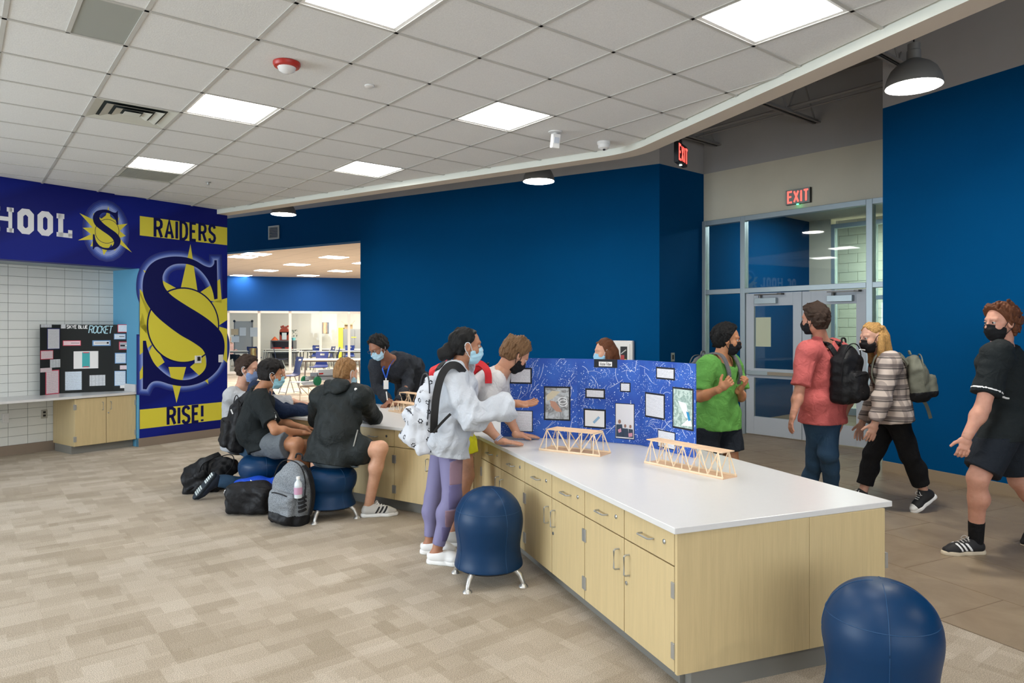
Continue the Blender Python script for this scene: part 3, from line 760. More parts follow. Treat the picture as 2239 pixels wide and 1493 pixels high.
rects([(513, 440, 583, 485), (528, 446, 572, 650), (513, 610, 655, 650), (618, 592, 655, 650)])
# thermostat and switch on the mural
def on_mural(name, x0, y0, x1, y1, m, lab, cat, d=0.02, extra=None):
    (s0, z0), (s1, z1) = hit(FR_MURAL, x0, y1), hit(FR_MURAL, x1, y0)
    t = empty(name, (FR_MURAL[0], FR_MURAL[1], 0), FR_MURAL[2], lab, cat)
    MB().box(s0, s1, -d - 0.006, -0.006, z0, z1).build('cover_plate', m, t, bevel=0.003)
    if extra: extra(t, s0, s1, z0, z1, d + 0.006)
    return t
on_mural('thermostat', 425, 777, 438, 794, M_WHITEP, 'white thermostat with dark screen on the mural', 'thermostat', 0.025,
         lambda t, a, b, c, d, n: MB().box(a + (b - a) * .3, b - (b - a) * .18, -n - 0.002, -n, c + (d - c) * .3, d - (d - c) * .15).build('screen', M_BLACK, t))
on_mural('light_switch', 477, 775, 487, 792, M_WHITEP, 'white double light switch at the mural edge', 'switch', 0.008,
         lambda t, a, b, c, d, n: [MB().box(a + (b - a) * u, a + (b - a) * (u + .25), -n - 0.006, -n, c + (d - c) * .3, d - (d - c) * .3).build('rocker', M_WHITEP, t) for u in (.15, .58)])
# outlets on the tiled wall
def on_recess(name, x0, y0, x1, y1, m, lab, d=0.008):
    (s0, z0), (s1, z1) = hit(FR_REC, x0, y1), hit(FR_REC, x1, y0)
    t = empty(name, (FR_REC[0], FR_REC[1], 0), FR_REC[2], lab, 'outlet')
    MB().box(s0, s1, -d - 0.006, -0.006, z0, z1).build('cover_plate', m, t, bevel=0.002)
    for k in (.22, .6): MB().box(s0 + (s1 - s0) * .3, s0 + (s1 - s0) * .7, -d - 0.01, -d - 0.006, z0 + (z1 - z0) * k, z0 + (z1 - z0) * (k + .22)).build('socket', M_BLACK if m is M_STEEL else m, t)
on_recess('wall_outlet', 89, 895, 103, 915, M_STEEL, 'grey steel outlet on the tiles beside the wall cabinet')
on_recess('wall_outlet', 4, 903, 19, 925, M_WHITEP, 'white outlet box on the tiles under the long shelf')
# ------------------------------------------------------------------ rest of the shell: rear and far left walls with daylight windows
M_OFFW = mat('off_white_paint', (214, 210, 202), 0.8)
def win_wall(name, fr, L, wins, lab):
    mb = MB(); z0, z1 = 0.6, 2.9; s = 0
    for a, b in wins:
        mb.box(s, a, 0, 0.2, 0, DECK); mb.box(a, b, 0, 0.2, 0, z0); mb.box(a, b, 0, 0.2, z1, DECK); s = b
    mb.box(s, L, 0, 0.2, 0, DECK)
    o = mb.build(name, M_OFFW, loc=(fr[0], fr[1], 0), rz=fr[2]); tag(o, lab, 'wall', kind='structure'); return o
win_wall('wall_rear', (12, -4.0, math.pi), 21.2, [(3.5, 7.5), (7.9, 11.9)], 'off white rear wall with wide windows')
win_wall('wall_far_left', (-9.0, 8.0, -math.pi / 2), 12.2, [(3.4, 6.6), (7.0, 10.2)], 'off white side wall with wide windows')
wl = MB().box(-9.4, 0, 0, 0.2, 0, DECK)
# ------------------------------------------------------------------ second room behind the opening
PL, PR = D(497, 716, 24.6), D(788, 716, 25.8)
FR_FAR = frame((PL.x, PL.y), (PR.x, PR.y))
C2 = 3.46
M_WARMW = mat('warm_white_wall', (236, 224, 208), 0.8)
c2 = MB().box(-16, 6, 0.0, 24, 0, 0.1)
FRB = (FR_BACK[0], FR_BACK[1], FR_BACK[2])
def c2fn(t, b, c):
    v = t.coords(rot=(0, 0, -GA)); n = t.new('ShaderNodeTexBrick'); n.offset = 0; n.inputs['Scale'].default_value = 1; n.inputs['Brick Width'].default_value = T; n.inputs['Row Height'].default_value = T; n.inputs['Mortar Size'].default_value = 0.012
    n.inputs['Color1'].default_value = (*c, 1); n.inputs['Color2'].default_value = (*[x * .97 for x in c], 1); n.inputs['Mortar'].default_value = (*[x * .78 for x in c], 1)
    t.link(v, n.inputs[0]); t.link(n.outputs[0], b.inputs['Base Color'])
M_C2 = mat('far_ceiling_tile', (214, 200, 184), 0.9, fn=c2fn)
o = MB().prism([tuple(fw(FR_BACK, 16.5, -0.28, 0)[:2]), tuple(fw(FR_BACK, 3.6, -0.28, 0)[:2]), (2, 26.5), (2, 34), (-16, 34)], C2, C2 + 0.08).build('ceiling_classroom', M_C2); tag(o, 'pale tiled ceiling of the room behind the opening', 'ceiling', kind='structure')
far = MB().box(-3, 12, 0, 0.15, 2.23, C2).build('wall_far', mat('mid_blue_paint', (24, 74, 138), 0.75, spec=0.12), loc=(FR_FAR[0], FR_FAR[1], 0), rz=FR_FAR[2]); tag(far, 'blue band of wall above the classroom glazing', 'wall', kind='structure')
win3 = empty('window_3', (FR_FAR[0], FR_FAR[1], 0), FR_FAR[2], 'long glazed classroom partition with slim white mullions', 'glazing', kind='structure')
M_WFR = mat('white_frame', (226, 220, 212), 0.5)
hf = lambda px: hit(FR_FAR, px, 700)[0]
ms = [hf(499), hf(566.5), hf(634.5), hf(701), hf(763), hf(830), hf(895)]
for x in ms: MB().box(x - 0.045, x + 0.045, -0.03, 0.09, 0, 2.15).build('frame_bar', M_WFR, win3)
for a, b in zip(ms[:-1], ms[1:]):
    MB().box(a + 0.045, b - 0.045, -0.03, 0.09, 2.15, 2.23).build('frame_bar', M_WFR, win3); MB().box(a + 0.045, b - 0.045, -0.03, 0.09, 0, 0.08).build('frame_bar', M_WFR, win3)
    MB().box(a + 0.045, b - 0.045, 0.02, 0.03, 0.08, 2.15).build('pane', M_GLASS, win3)
o = MB().box(-4, 13, 6.5, 6.7, 0, C2).build('wall_classroom', M_WARMW, loc=(FR_FAR[0], FR_FAR[1], 0), rz=FR_FAR[2]); tag(o, 'warm white classroom wall behind the glazing', 'wall', kind='structure')
o = MB().box(-0.2, 0, 0.25, 13, 0, C2).build('wall_classroom_side', M_WARMW, loc=(-1.9, 13.3, 0), rz=math.radians(-14)); tag(o, 'warm white side wall of the far room', 'wall', kind='structure')
for k, (px, py) in enumerate([(531, 561), (730, 562), (649, 578), (582, 591), (743, 592), (527, 602), (674, 602), (560, 555), (800, 575), (860, 560)]):
    Y = (C2 - CAMZ) * FPX / (HY - py); x = (px - CX) / FPX * Y
    labs = {0: 'left near', 1: 'right near'}
    t = empty('ceiling_light', (x, Y, C2), GA, ['light panel of the far room above the open doorway, nearest the mural edge', 'light panel of the far room nearest the wide blue wall', 'light panel in the middle of the far room ceiling', 'light panel of the far room left of its ceiling middle', 'light panel of the far room over the yellow cabinet', 'farthest light panel beside the mural edge', 'farthest light panel over the glazed partition', 'hidden light panel of the far room behind the mural', 'hidden light panel of the far room behind the blue wall', 'second hidden light panel of the far room behind the blue wall'][k], 'ceiling light', 'light panels of the far room')
    MB().box(-0.29, 0.29, -0.29, 0.29, -0.012, -0.008).build('diffuser', M_LIGHT, t); MB().box(-0.305, 0.305, -0.305, 0.305, -0.007, -0.001).build('frame', M_WHITEP, t)
area('classroom_fill', (-5.5, 19.5, 3.3), (-5.5, 19.5, 0), 6, 6, 270, (1, 0.93, 0.86))  # unseen fill added to boost the ceiling panels of the far room
area('classroom_fill_back', (-5.0, 28, 3.3), (-5.0, 28, 0), 6, 4, 420, (1, 0.93, 0.86))  # unseen fill added to brighten the classroom behind the glazing
# ================================================================== smooth solids: blended round shapes meshed on a grid
def V3(p): return np.array((p[0], p[1], p[2]), dtype=np.float32)
def unit(v):
    v = np.array(v, dtype=np.float64); return v / max(1e-9, np.linalg.norm(v))
class Field:
    def __init__(s, lo, hi, h):
        s.h = h; s.lo = np.array(lo, float) - 3 * h; n = np.ceil((np.array(hi, float) + 3 * h - s.lo) / h).astype(int) + 1
        s.n = n; s.F = np.full(tuple(n), 1.0, np.float32)
        s.ax = [(s.lo[i] + np.arange(n[i]) * h).astype(np.float32) for i in range(3)]
    def block(s, lo, hi):
        a = np.clip(np.floor((np.array(lo) - s.lo) / s.h).astype(int), 0, s.n - 1); b = np.clip(np.ceil((np.array(hi) - s.lo) / s.h).astype(int) + 1, 1, s.n)
        sl = tuple(slice(int(a[i]), int(max(b[i], a[i] + 1))) for i in range(3))
        X, Y, Z = np.meshgrid(s.ax[0][sl[0]], s.ax[1][sl[1]], s.ax[2][sl[2]], indexing='ij', sparse=True)
        return sl, X, Y, Z
    def comb(s, sl, d, k, mode):
        A = s.F[sl]
        if mode == 'u':
            if k > 0:
                hh = np.clip(0.5 + 0.5 * (A - d) / k, 0, 1); s.F[sl] = A + (d - A) * hh - k * hh * (1 - hh)
            else: s.F[sl] = np.minimum(A, d)
        elif mode == 's':
            d = -d
            if k > 0:
                hh = np.clip(0.5 - 0.5 * (A - d) / k, 0, 1); s.F[sl] = A + (d - A) * hh + k * hh * (1 - hh)
            else: s.F[sl] = np.maximum(A, d)
    def cone(s, a, b, ra, rb, k=0.015, mode='u', flat=None):
        """round cone from a to b; flat=(axis, f) widens it f times along the axis"""
        a, b = V3(a), V3(b); f = flat[1] if flat else 1.0; R = max(ra, rb) * max(1, f) + k + 3 * s.h
        sl, X, Y, Z = s.block(np.minimum(a, b) - R, np.maximum(a, b) + R)
        ab = b - a; L2 = float(ab @ ab) + 1e-12
        px, py, pz = X - a[0], Y - a[1], Z - a[2]
        t = np.clip((px * ab[0] + py * ab[1] + pz * ab[2]) / L2, 0, 1)
        qx, qy, qz = px - t * ab[0], py - t * ab[1], pz - t * ab[2]
        if flat:
            w = unit(flat[0]); c = (qx * w[0] + qy * w[1] + qz * w[2]) * (1 - 1 / f)
            qx, qy, qz = qx - w[0] * c, qy - w[1] * c, qz - w[2] * c
        d = np.sqrt(qx * qx + qy * qy + qz * qz) - (ra + (rb - ra) * t)
        s.comb(sl, d.astype(np.float32), k, mode); return s
    def ell(s, c, r, ax=None, k=0.01, mode='u'):
        """ellipsoid; ax = three unit axes"""
        c = V3(c); R = max(r) + k + 3 * s.h; sl, X, Y, Z = s.block(c - R, c + R)
        ax = np.eye(3) if ax is None else ax
        px, py, pz = X - c[0], Y - c[1], Z - c[2]; k0 = 0; k1 = 0
        for i in range(3):
            u = (px * ax[i][0] + py * ax[i][1] + pz * ax[i][2]) / r[i]; k0 = k0 + u * u; k1 = k1 + (u / r[i]) ** 2
        k0 = np.sqrt(k0); k1 = np.sqrt(k1) + 1e-9
        s.comb(sl, (k0 * (k0 - 1) / k1).astype(np.float32), k, mode); return s
    def box(s, c, half, ax=None, r=0.01, k=0.0, mode='u'):
        c = V3(c); R = float(np.linalg.norm(half)) + k + 3 * s.h; sl, X, Y, Z = s.block(c - R, c + R)
        ax = np.eye(3) if ax is None else ax
        px, py, pz = X - c[0], Y - c[1], Z - c[2]; q = []
        for i in range(3): q.append(np.abs(px * ax[i][0] + py * ax[i][1] + pz * ax[i][2]) - (half[i] - r))
        o = np.sqrt(sum(np.maximum(x, 0) ** 2 for x in q)) + np.minimum(np.maximum(np.maximum(q[0], q[1]), q[2]), 0) - r
        s.comb(sl, o.astype(np.float32), k, mode); return s
    def lin(s, p, n):
        n = unit(n); return ((s.ax[0] - p[0]) * n[0])[:, None, None] + ((s.ax[1] - p[1]) * n[1])[None, :, None] + ((s.ax[2] - p[2]) * n[2])[None, None, :]
    def cut(s, p, n, k=0.0):
        """remove what lies on the side n of the plane through p"""
        d = s.lin(p, n).astype(np.float32)
        if k > 0:
            hh = np.clip(0.5 - 0.5 * (s.F - d) / k, 0, 1); s.F = s.F + (d - s.F) * hh + k * hh * (1 - hh)
        else: s.F = np.maximum(s.F, d)
        return s
    def wrinkle(s, amp, freq, seed=0, dirs=None):
        rs = np.random.RandomState(seed); acc = 0
        for i in range(4):
            v = unit(rs.normal(size=3)) if dirs is None else unit(np.array(dirs) + rs.normal(size=3) * 0.35)
            ph = rs.uniform(0, 6); f = freq * rs.uniform(0.6, 1.6); w2 = unit(rs.normal(size=3))
            acc = acc + np.sin(s.lin((0, 0, 0), v) * f + ph + 1.6 * np.sin(s.lin((0, 0, 0), w2) * f * 0.4 + ph))
        m = np.abs(s.F) < 0.06
        s.F = np.where(m, s.F + amp * 0.5 * acc, s.F).astype(np.float32); return s
    def mesh(s):
        F = s.F; S = F < 0
        nx, ny, nz = F.shape
        c = [S[i:nx - 1 + i, j:ny - 1 + j, k:nz - 1 + k] for i in (0, 1) for j in (0, 1) for k in (0, 1)]
        allin = c[0].copy(); anyin = c[0].copy()
        for q in c[1:]: allin &= q; anyin |= q
        act = anyin & ~allin
        idx = np.argwhere(act)
        if len(idx) == 0: return np.zeros((0, 3)), np.zeros((0, 4), int)
        I, J, K = idx.T; P = np.zeros((len(idx), 3)); W = np.zeros(len(idx))
        for axis in range(3):
            for u in (0, 1):
                for v in (0, 1):
                    o = [0, 0, 0]; o[(axis + 1) % 3] = u; o[(axis + 2) % 3] = v
                    e = list(o); e[axis] = 1
                    a = F[I + o[0], J + o[1], K + o[2]]; b = F[I + e[0], J + e[1], K + e[2]]
                    m = (a < 0) != (b < 0); t = np.where(m, a / np.where(m, a - b, 1), 0)
                    q = np.tile(np.array(o, float), (len(idx), 1)); q[:, axis] = t
                    P[m] += q[m]; W[m] += 1
        verts = (idx + P / W[:, None]) * s.h + s.lo
        vid = np.full(act.shape, -1, np.int64); vid[I, J, K] = np.arange(len(idx))
        quads = []
        for axis in range(3):
            sl0 = [slice(1, -1)] * 3; sl1 = [slice(1, -1)] * 3
            sl0[axis] = slice(0, -1); sl1[axis] = slice(1, None)
            A = S[tuple(sl0)]; B = S[tuple(sl1)]
            for flip in (False, True):
                m = (A & ~B) if not flip else (~A & B)
                e = np.argwhere(m)
                if len(e) == 0: continue
                off = np.ones(3, int); off[axis] = 0
                e = e + off
                u, v = (axis + 1) % 3, (axis + 2) % 3
                du = np.zeros(3, int); du[u] = 1; dv = np.zeros(3, int); dv[v] = 1
                cs = [e - du - dv, e - dv, e, e - du]
                ids = [vid[tuple(np.clip(q, 0, np.array(vid.shape) - 1).T)] for q in cs]
                if flip: ids = ids[::-1]
                quads.append(np.stack(ids, 1))
        Q = np.concatenate(quads); Q = Q[(Q >= 0).all(1)]
        return verts, Q
def quad_object(name, parts, material, parent=None, base=None, label=None):
    """parts: list of (verts, quads); one smooth mesh object"""
    vs = []; qs = []; o = 0
    for v, q in parts:
        if len(v) == 0: continue
        vs.append(v); qs.append(q + o); o += len(v)
    me = bpy.data.meshes.new(name)
    if vs:
        v = np.concatenate(vs); q = np.concatenate(qs)
        if base is not None: v = v - np.array(base)[None, :]
        me.vertices.add(len(v)); me.vertices.foreach_set('co', v.astype(np.float32).ravel())
        me.loops.add(q.size); me.loops.foreach_set('vertex_index', q.astype(np.int32).ravel())
        me.polygons.add(len(q)); me.polygons.foreach_set('loop_start', np.arange(0, q.size, 4, dtype=np.int32)); me.polygons.foreach_set('loop_total', np.full(len(q), 4, np.int32))
        me.polygons.foreach_set('use_smooth', np.ones(len(q), bool))
        me.update(calc_edges=True)
    for m in (material if isinstance(material, (list, tuple)) else [material]): me.materials.append(m)
    ob = bpy.data.objects.new(name, me); COL.objects.link(ob)
    if parent is not None: ob.parent = parent
    elif base is not None: ob.location = base
    if label: ob['label'] = label
    return ob
# ================================================================== fittings on walls and ceiling
M_RED = mat('red_plastic', (176, 40, 28), 0.4); M_CLEAR = mat('clear_lens', (225, 225, 225), 0.1, spec=0.8)
def cpt(px, py, z=CEIL): 
    Y = (z - CAMZ) * FPX / (HY - py); return Vector(((px - CX) / FPX * Y, Y, z))
FLIP = Matrix.Diagonal((1, 1, -1, 1))
def lathe_dn(prof, seg=24): return MB().lathe([(r, -z) for r, z in prof], seg)
p = cpt(627, 137); t = empty('fire_strobe', p, 0, 'round red fire alarm strobe with clear lens on the ceiling', 'alarm')
lathe_dn([(0.088, 0.002), (0.088, 0.016), (0.08, 0.03), (0.05, 0.036), (0.0, 0.036)], 32).build('housing', M_RED, t, smooth=True)
lathe_dn([(0.062, 0.03), (0.05, 0.055), (0.02, 0.072), (0.0, 0.074)], 24).build('lens', M_CLEAR, t, smooth=True)
p = cpt(808, 187); o = lathe_dn([(0.036, 0.001), (0.036, 0.008), (0.03, 0.011), (0, 0.011)], 24).build('fire_sprinkler', M_WHITEP, loc=p, smooth=True); tag(o, 'flat round white sprinkler cap on a ceiling tile', 'sprinkler')
p = cpt(455, 398); t = empty('fire_sprinkler', p, 0, 'tiny chrome sprinkler head near the mural corner', 'sprinkler')
lathe_dn([(0.03, 0.001), (0.028, 0.006), (0.012, 0.008), (0.01, 0.03), (0, 0.03)], 16).build('escutcheon', M_STEEL, t, smooth=True); lathe_dn([(0.018, 0.03), (0.018, 0.034), (0, 0.034)], 12).build('deflector', M_STEEL, t)
p = cpt(1214, 288); t = empty('motion_sensor', p, math.radians(25), 'white tilted motion sensor on a ceiling bracket', 'sensor')
lathe_dn([(0.062, 0.001), (0.06, 0.008), (0.02, 0.014), (0.018, 0.05), (0, 0.05)], 24).build('bracket', M_WHITEP, t, smooth=True)
MB().box(-0.045, 0.035, -0.05, -0.005, -0.145, -0.02, Matrix.Rotation(math.radians(12), 4, 'X')).build('sensor_body', M_WHITEP, t, bevel=0.008); MB().box(-0.03, 0.02, -0.054, -0.049, -0.10, -0.05, Matrix.Rotation(math.radians(12), 4, 'X')).build('sensor_lens', mat('lens_grey', (190, 196, 205), 0.3), t)
p = cpt(1320, 310); t = empty('dome_camera', p, 0, 'small white dome camera near the soffit edge', 'camera')
lathe_dn([(0.062, 0.001), (0.062, 0.022), (0.054, 0.03), (0.052, 0.06), (0.03, 0.075), (0, 0.078)], 24).build('dome', M_WHITEP, t, smooth=True); MB().ball((0.0, -0.02, -0.076), 0.013).build('camera_lens', M_BLACK, t, smooth=True)
# louvred supply diffuser
x, y = g2w(-2.5, 5.5); t = empty('air_diffuser', (x, y, CEIL), GA, 'square louvred supply air diffuser in the ceiling', 'air vent')
M_VENT = mat('vent_white', (205, 206, 196), 0.5)
h_ = T / 2 - 0.012
MB().box(-h_, h_, -h_, h_, 0.0105, 0.0115).build('backing', mat('duct_shade', (38, 48, 46), 0.8), t)  # flat sheet whose dark colour stands in for shade between the louvres
for i, (ro, ri, z0, z1) in enumerate(((h_, h_ - 0.065, -0.004, 0.008), (0.205, 0.15, -0.006, 0.008), (0.128, 0.075, -0.006, 0.008))):
    vs = []; fs = []
    for r, z in ((ro, z0), (ri, z1), (ri, z1 + 0.001), (ro + 0.003, z0 + 0.001)): vs += [(-r, -r, z), (r, -r, z), (r, r, z), (-r, r, z)]
    for a in range(3):
        for k in range(4): fs.append((a * 4 + k, a * 4 + (k + 1) % 4, a * 4 + 4 + (k + 1) % 4, a * 4 + 4 + k))
    MB().add(vs, fs).build('louvre', M_VENT, t)
MB().box(-0.06, 0.06, -0.06, 0.06, -0.006, -0.003).build('centre_plate', M_VENT, t)
x, y = g2w(-1.5, 9.5); t = empty('return_grille', (x, y, CEIL), GA, 'perforated return air grille next to a far light panel', 'air vent')
MB().box(-h_, h_, -h_, h_, 0.006, 0.01).build('backing', mat('duct_grey', (110, 112, 104), 0.8), t)
gm = MB()
for k in range(46): u = -h_ + 0.02 + k * (2 * h_ - 0.04) / 45; gm.box(u - 0.0035, u + 0.0035, -h_ + .02, h_ - .02, 0.0, 0.005)
for k in range(23): u = -h_ + 0.02 + k * (2 * h_ - 0.04) / 22; gm.box(-h_ + .02, h_ - .02, u - 0.004, u + 0.004, 0.0, 0.0045)
g = gm.build('mesh_face', mat('grille_grey', (186, 188, 178), 0.5), t); g['kind'] = 'stuff'
fmb = MB()
for k in range(4): fmb.box(-h_, h_, h_ - 0.022, h_, -0.002, 0.006, Matrix.Rotation(k * math.pi / 2, 4, 'Z'))
fmb.build('frame', M_VENT, t)
# small wall vent over the opening
s0, z0 = hit(FR_BACK, 611, 522); s1, z1 = hit(FR_BACK, 588, 495)
t = empty('wall_vent', (FR_BACK[0], FR_BACK[1], 0), FR_BACK[2], 'small white louvred vent over the opening', 'air vent')
vm = MB(); e = 0.03
vm.box(s0, s1, 0.0, 0.02, z0, z0 + e); vm.box(s0, s1, 0.0, 0.02, z1 - e, z1); vm.box(s0, s0 + e, 0, 0.02, z0 + e, z1 - e); vm.box(s1 - e, s1, 0, 0.02, z0 + e, z1 - e); vm.build('frame', M_VENT, t)
for k in range(7):
    z = z0 + e + (k + 0.5) * (z1 - z0 - 2 * e) / 7; MB().box(s0 + e, s1 - e, 0.001, 0.016, z - 0.009, z + 0.009).build('slat', mat('slat_grey', (150, 148, 140), 0.6), t)
# exit signs
M_EXITR = mat('exit_red', (255, 70, 60), 0.5, emit=(255, 60, 52), estr=2.2); M_EXITD = mat('exit_diffuse', (120, 60, 60), 0.5)
def exit_sign(loc, rz, W, H, dp, lab, face, hang):
    t = empty('exit_sign', loc, rz, lab, 'exit sign')
    MB().box(-W / 2, W / 2, -dp / 2 + 0.004, dp / 2, -H / 2, H / 2).build('housing', M_BLACK, t, bevel=0.004)
    MB().box(-W / 2 + 0.002, W / 2 - 0.002, -dp / 2, -dp / 2 + 0.004, -H / 2 + 0.002, H / 2 - 0.002).build('face_plate', face, t)
    lw = H * 0.7; tot = sum(GLY[c][0] for c in 'EXIT') * lw * 0.72; gap = 0.033 * H / 0.2; x = -(tot + 3 * gap) / 2
    for c in 'EXIT':
        mb = MB(); w_, pls = GLY[c]
        for pl in pls:
            if c == 'I': stroke(mb, [(x + 0.008 + q[0] * lw * .72, -lw / 2 + q[1] * lw) for q in pl], 0.02 * H / 0.2, 0, 1, lambda u, v, d: (u, -dp / 2 - 0.002 * d, v))
            else: stroke(mb, [(x + q[0] * lw * .72, -lw / 2 + q[1] * lw) for q in pl], 0.02 * H / 0.2, 0, 1, lambda u, v, d: (u, -dp / 2 - 0.002 * d, v))
        mb.build('letter', M_EXITR, t); x += w_ * lw * .72 + gap + (0.012 if c == 'I' else 0)
    if hang:
        MB().box(-0.012, 0.012, -0.012, 0.012, H / 2, hang).build('stem', M_DSTEEL, t)
        MB().box(-0.01, 0.01, -0.012, 0.012, -H / 2 - 0.006, -H / 2).build('test_lamp', mat('led_white', (235, 255, 240), 0.4, emit=(235, 255, 240), estr=3), t)
    else: MB().box(-0.014, 0.014, -dp / 2 - 0.004, -dp / 2 + 0.01, -H / 2 - 0.012, -H / 2).build('indicator_lamp', mat('led_green', (60, 255, 150), 0.4, emit=(50, 255, 140), estr=5), t)
    return t
exit_sign((1.70, 7.02, CAMZ + (HY - 337) * 7.0 / FPX), math.radians(60), 0.3, 0.205, 0.05, 'black exit sign hanging beside the return wall', M_BLACK, DECK - (CAMZ + (HY - 337) * 7.0 / FPX))
sa_, za_ = hit(FR_DOOR, 1748, 430); q = fw(FR_DOOR, sa_, -0.028, za_)
exit_sign(q, FR_DOOR[2], 0.36, 0.215, 0.055, 'brushed metal exit sign with green lamp above the doors', mat('brushed_face', (150, 154, 150), 0.45, metal=0.1), None)
# pendants
M_SHADE = mat('pendant_shade', (138, 136, 132), 0.45, metal=0.35); M_SHIN = mat('pendant_inside', (250, 250, 250), 0.6)
M_BULB = mat('pendant_diffuser', (255, 255, 255), 0.5, emit=(255, 250, 240), estr=L_PENDANT)
pend = None
def pendant(x, y, zr, lab, top=DECK):
    global pend
    t = empty('pendant_lamp', (x, y, zr), 0, lab, 'pendant lamp', 'dome pendant lamps of the corridor')
    if pend is None:
        R = 0.2
        pr = [(R, 0.0), (R * 0.985, 0.03), (R * 0.93, 0.075), (R * 0.8, 0.13), (R * 0.6, 0.17), (R * 0.38, 0.195), (0.05, 0.21), (0.05, 0.275), (0.044, 0.28), (0.044, 0.33), (0.02, 0.335), (0.0, 0.335)]
        a = MB().lathe(pr, 40, cap=False).build('shade', M_SHADE, t, smooth=True)
        b_ = MB().lathe([(R - 0.004, 0.001), (R * 0.97 - .004, 0.03), (R * 0.91 - .004, 0.075), (R * 0.78 - .004, 0.125), (R * 0.55, 0.16), (0.0, 0.165)], 40, cap=False).build('shade_lining', M_SHIN, t, smooth=True)
        c = MB().lathe([(0.0, 0.012), (R * 0.93, 0.012), (R * 0.93, 0.018), (0.0, 0.018)], 40, cap=False).build('diffuser', M_BULB, t)
        pend = (a.data, b_.data, c.data)
    else:
        for n_, me in zip(('shade', 'shade_lining', 'diffuser'), pend): share(n_, me, t)
    MB().tube([(0, 0, 0.33), (0, 0, top - zr)], 0.006, 6).build('cord', M_BLACK, t)
    MB().lathe([(0.06, top - zr - 0.03), (0.06, top - zr - 0.002)], 16).build('ceiling_cup', M_SHADE, t)
ZR = 3.45
for (px, py, lab) in ((1998, 190, 'nearest dome pendant lamp with cord in front of the corridor wall'), (1178, 397, 'dome pendant lamp half hidden above the wide blue wall'), (620, 469, 'farthest dome pendant lamp near the mural corner')):
    Y = (ZR - CAMZ) * FPX / (HY - py); pendant((px - CX) / FPX * Y, Y, ZR, lab)
pendant(5.0, 1.3, ZR, 'dome pendant lamp of the corridor outside the view')
# fire extinguisher cabinet and outlet
s1, z1 = hit(FR_BACK, 1337, 744); s0, z0 = hit(FR_BACK, 1388, 800); z0 = z1 - 0.75
t = empty('extinguisher_cabinet', (FR_BACK[0], FR_BACK[1], 0), FR_BACK[2], 'white fire extinguisher cabinet with glazed slot on the blue wall', 'cabinet')
MB().box(s0, s1, 0, 0.09, z0, z1).build('cabinet_body', M_WHITEP, t, bevel=0.02)
MB().box(s0 + 0.04, s1 - 0.04, 0.09, 0.1, z0 + 0.05, z1 - 0.05).build('cabinet_door', M_WHITEP, t, bevel=0.004)
wv = s0 + (s1 - s0) * 0.36
MB().box(wv - 0.055, wv + 0.055, 0.1, 0.103, z0 + 0.1, z1 - 0.09).build('viewing_slot', M_BLACK, t)
MB().box(wv - 0.045, wv + 0.01, 0.103, 0.105, z0 + 0.18, z1 - 0.28).build('extinguisher_label', mat('label_yellow', (214, 180, 50), 0.5), t)
MB().box(wv - 0.01, wv + 0.048, 0.103, 0.106, z0 + 0.12, z1 - 0.22).build('extinguisher_body', M_RED, t)
MB().tube([(wv - 0.04, 0.106, z1 - 0.14), (wv + 0.04, 0.106, z1 - 0.2)], 0.008, 6).build('extinguisher_hose', M_WHITEP, t)
sR0, zR0 = hit(FRR, 1467, 790); sR1, zR1 = hit(FRR, 1474, 771)
t = empty('wall_outlet', (FRR[0], FRR[1], 0), FRR[2], 'grey outlet on the short return wall', 'outlet')
MB().box(sR0, sR1, -0.01, 0, zR0, zR1).build('cover_plate', M_STEEL, t); MB().box(sR0 + .02, sR1 - .02, -0.012, -0.01, zR0 + .03, zR1 - .03).build('socket', M_BLACK, t)

# ================================================================== island counter
M_WOOD = None
def maple(t, b, c):
    v = t.coords(scale=(14, 14, 0.7)); f = t.noise(v, 3.0, 5, 0.6, 0.6); f2 = t.noise(t.coords(scale=(90, 90, 3)), 2, 2, 0.5)
    col = t.ramp(f, [(0.3, tuple(x * 0.90 for x in c)), (0.7, tuple(min(1, x * 1.05) for x in c))])
    t.link(t.mix(0.25, col, t.ramp(f2, [(0.35, tuple(x * 0.82 for x in c)), (0.65, c)])), b.inputs['Base Color'])
M_MAPLE = mat('maple_laminate', (206, 184, 138), 0.42, fn=maple)
M_EDGE = mat('maple_edge', (196, 166, 112), 0.5)
M_TOE = mat('toe_kick', (126, 124, 118), 0.5)
M_TOP = mat('white_worktop', (216, 215, 214), 0.3, var=(40, 0.01))
M_LOCK = mat('lock_chrome', (190, 196, 200), 0.25, metal=0.9)
ZT = 0.74; TH = 0.028
u_ = math.radians(110.5); UA = np.array((math.cos(u_), math.sin(u_))); w_ang = math.radians(146.7); WA = np.array((math.cos(w_ang), math.sin(w_ang)))
P0 = np.array((0.694, 2.969)); P1 = np.array((1.879, 3.441)); PI_ = P0 + UA * 2.74
WID = 1.275; WN = np.array((-WA[1], WA[0]));  WN = WN if WN[1] > 0 else -WN
PE = PI_ + WA * 2.95; PER = PE + WN * WID
A2 = np.array([[UA[0], -WA[0]], [UA[1], -WA[1]]]); sol = np.linalg.solve(A2, PER - P1); PO = P1 + UA * sol[0]
top = MB().prism([tuple(p) for p in (P0, P1, PO, PER, PE, PI_)], ZT - TH, ZT).build('island_worktop', M_TOP, bevel=0.003)
tag(top, 'long white L shaped worktop of the maple island counter', 'worktop')
def pull(mb, c, axis, out, L=0.10):
    """bar pull: axis = direction of the bar, out = direction away from the front"""
    c, axis, out = Vector(c), Vector(axis), Vector(out); a, b = c - axis * L / 2, c + axis * L / 2
    mb.tube([a, a + out * 0.022, a + out * 0.03 + axis * 0.006, b + out * 0.03 - axis * 0.006, b + out * 0.022, b], 0.0045, 8)
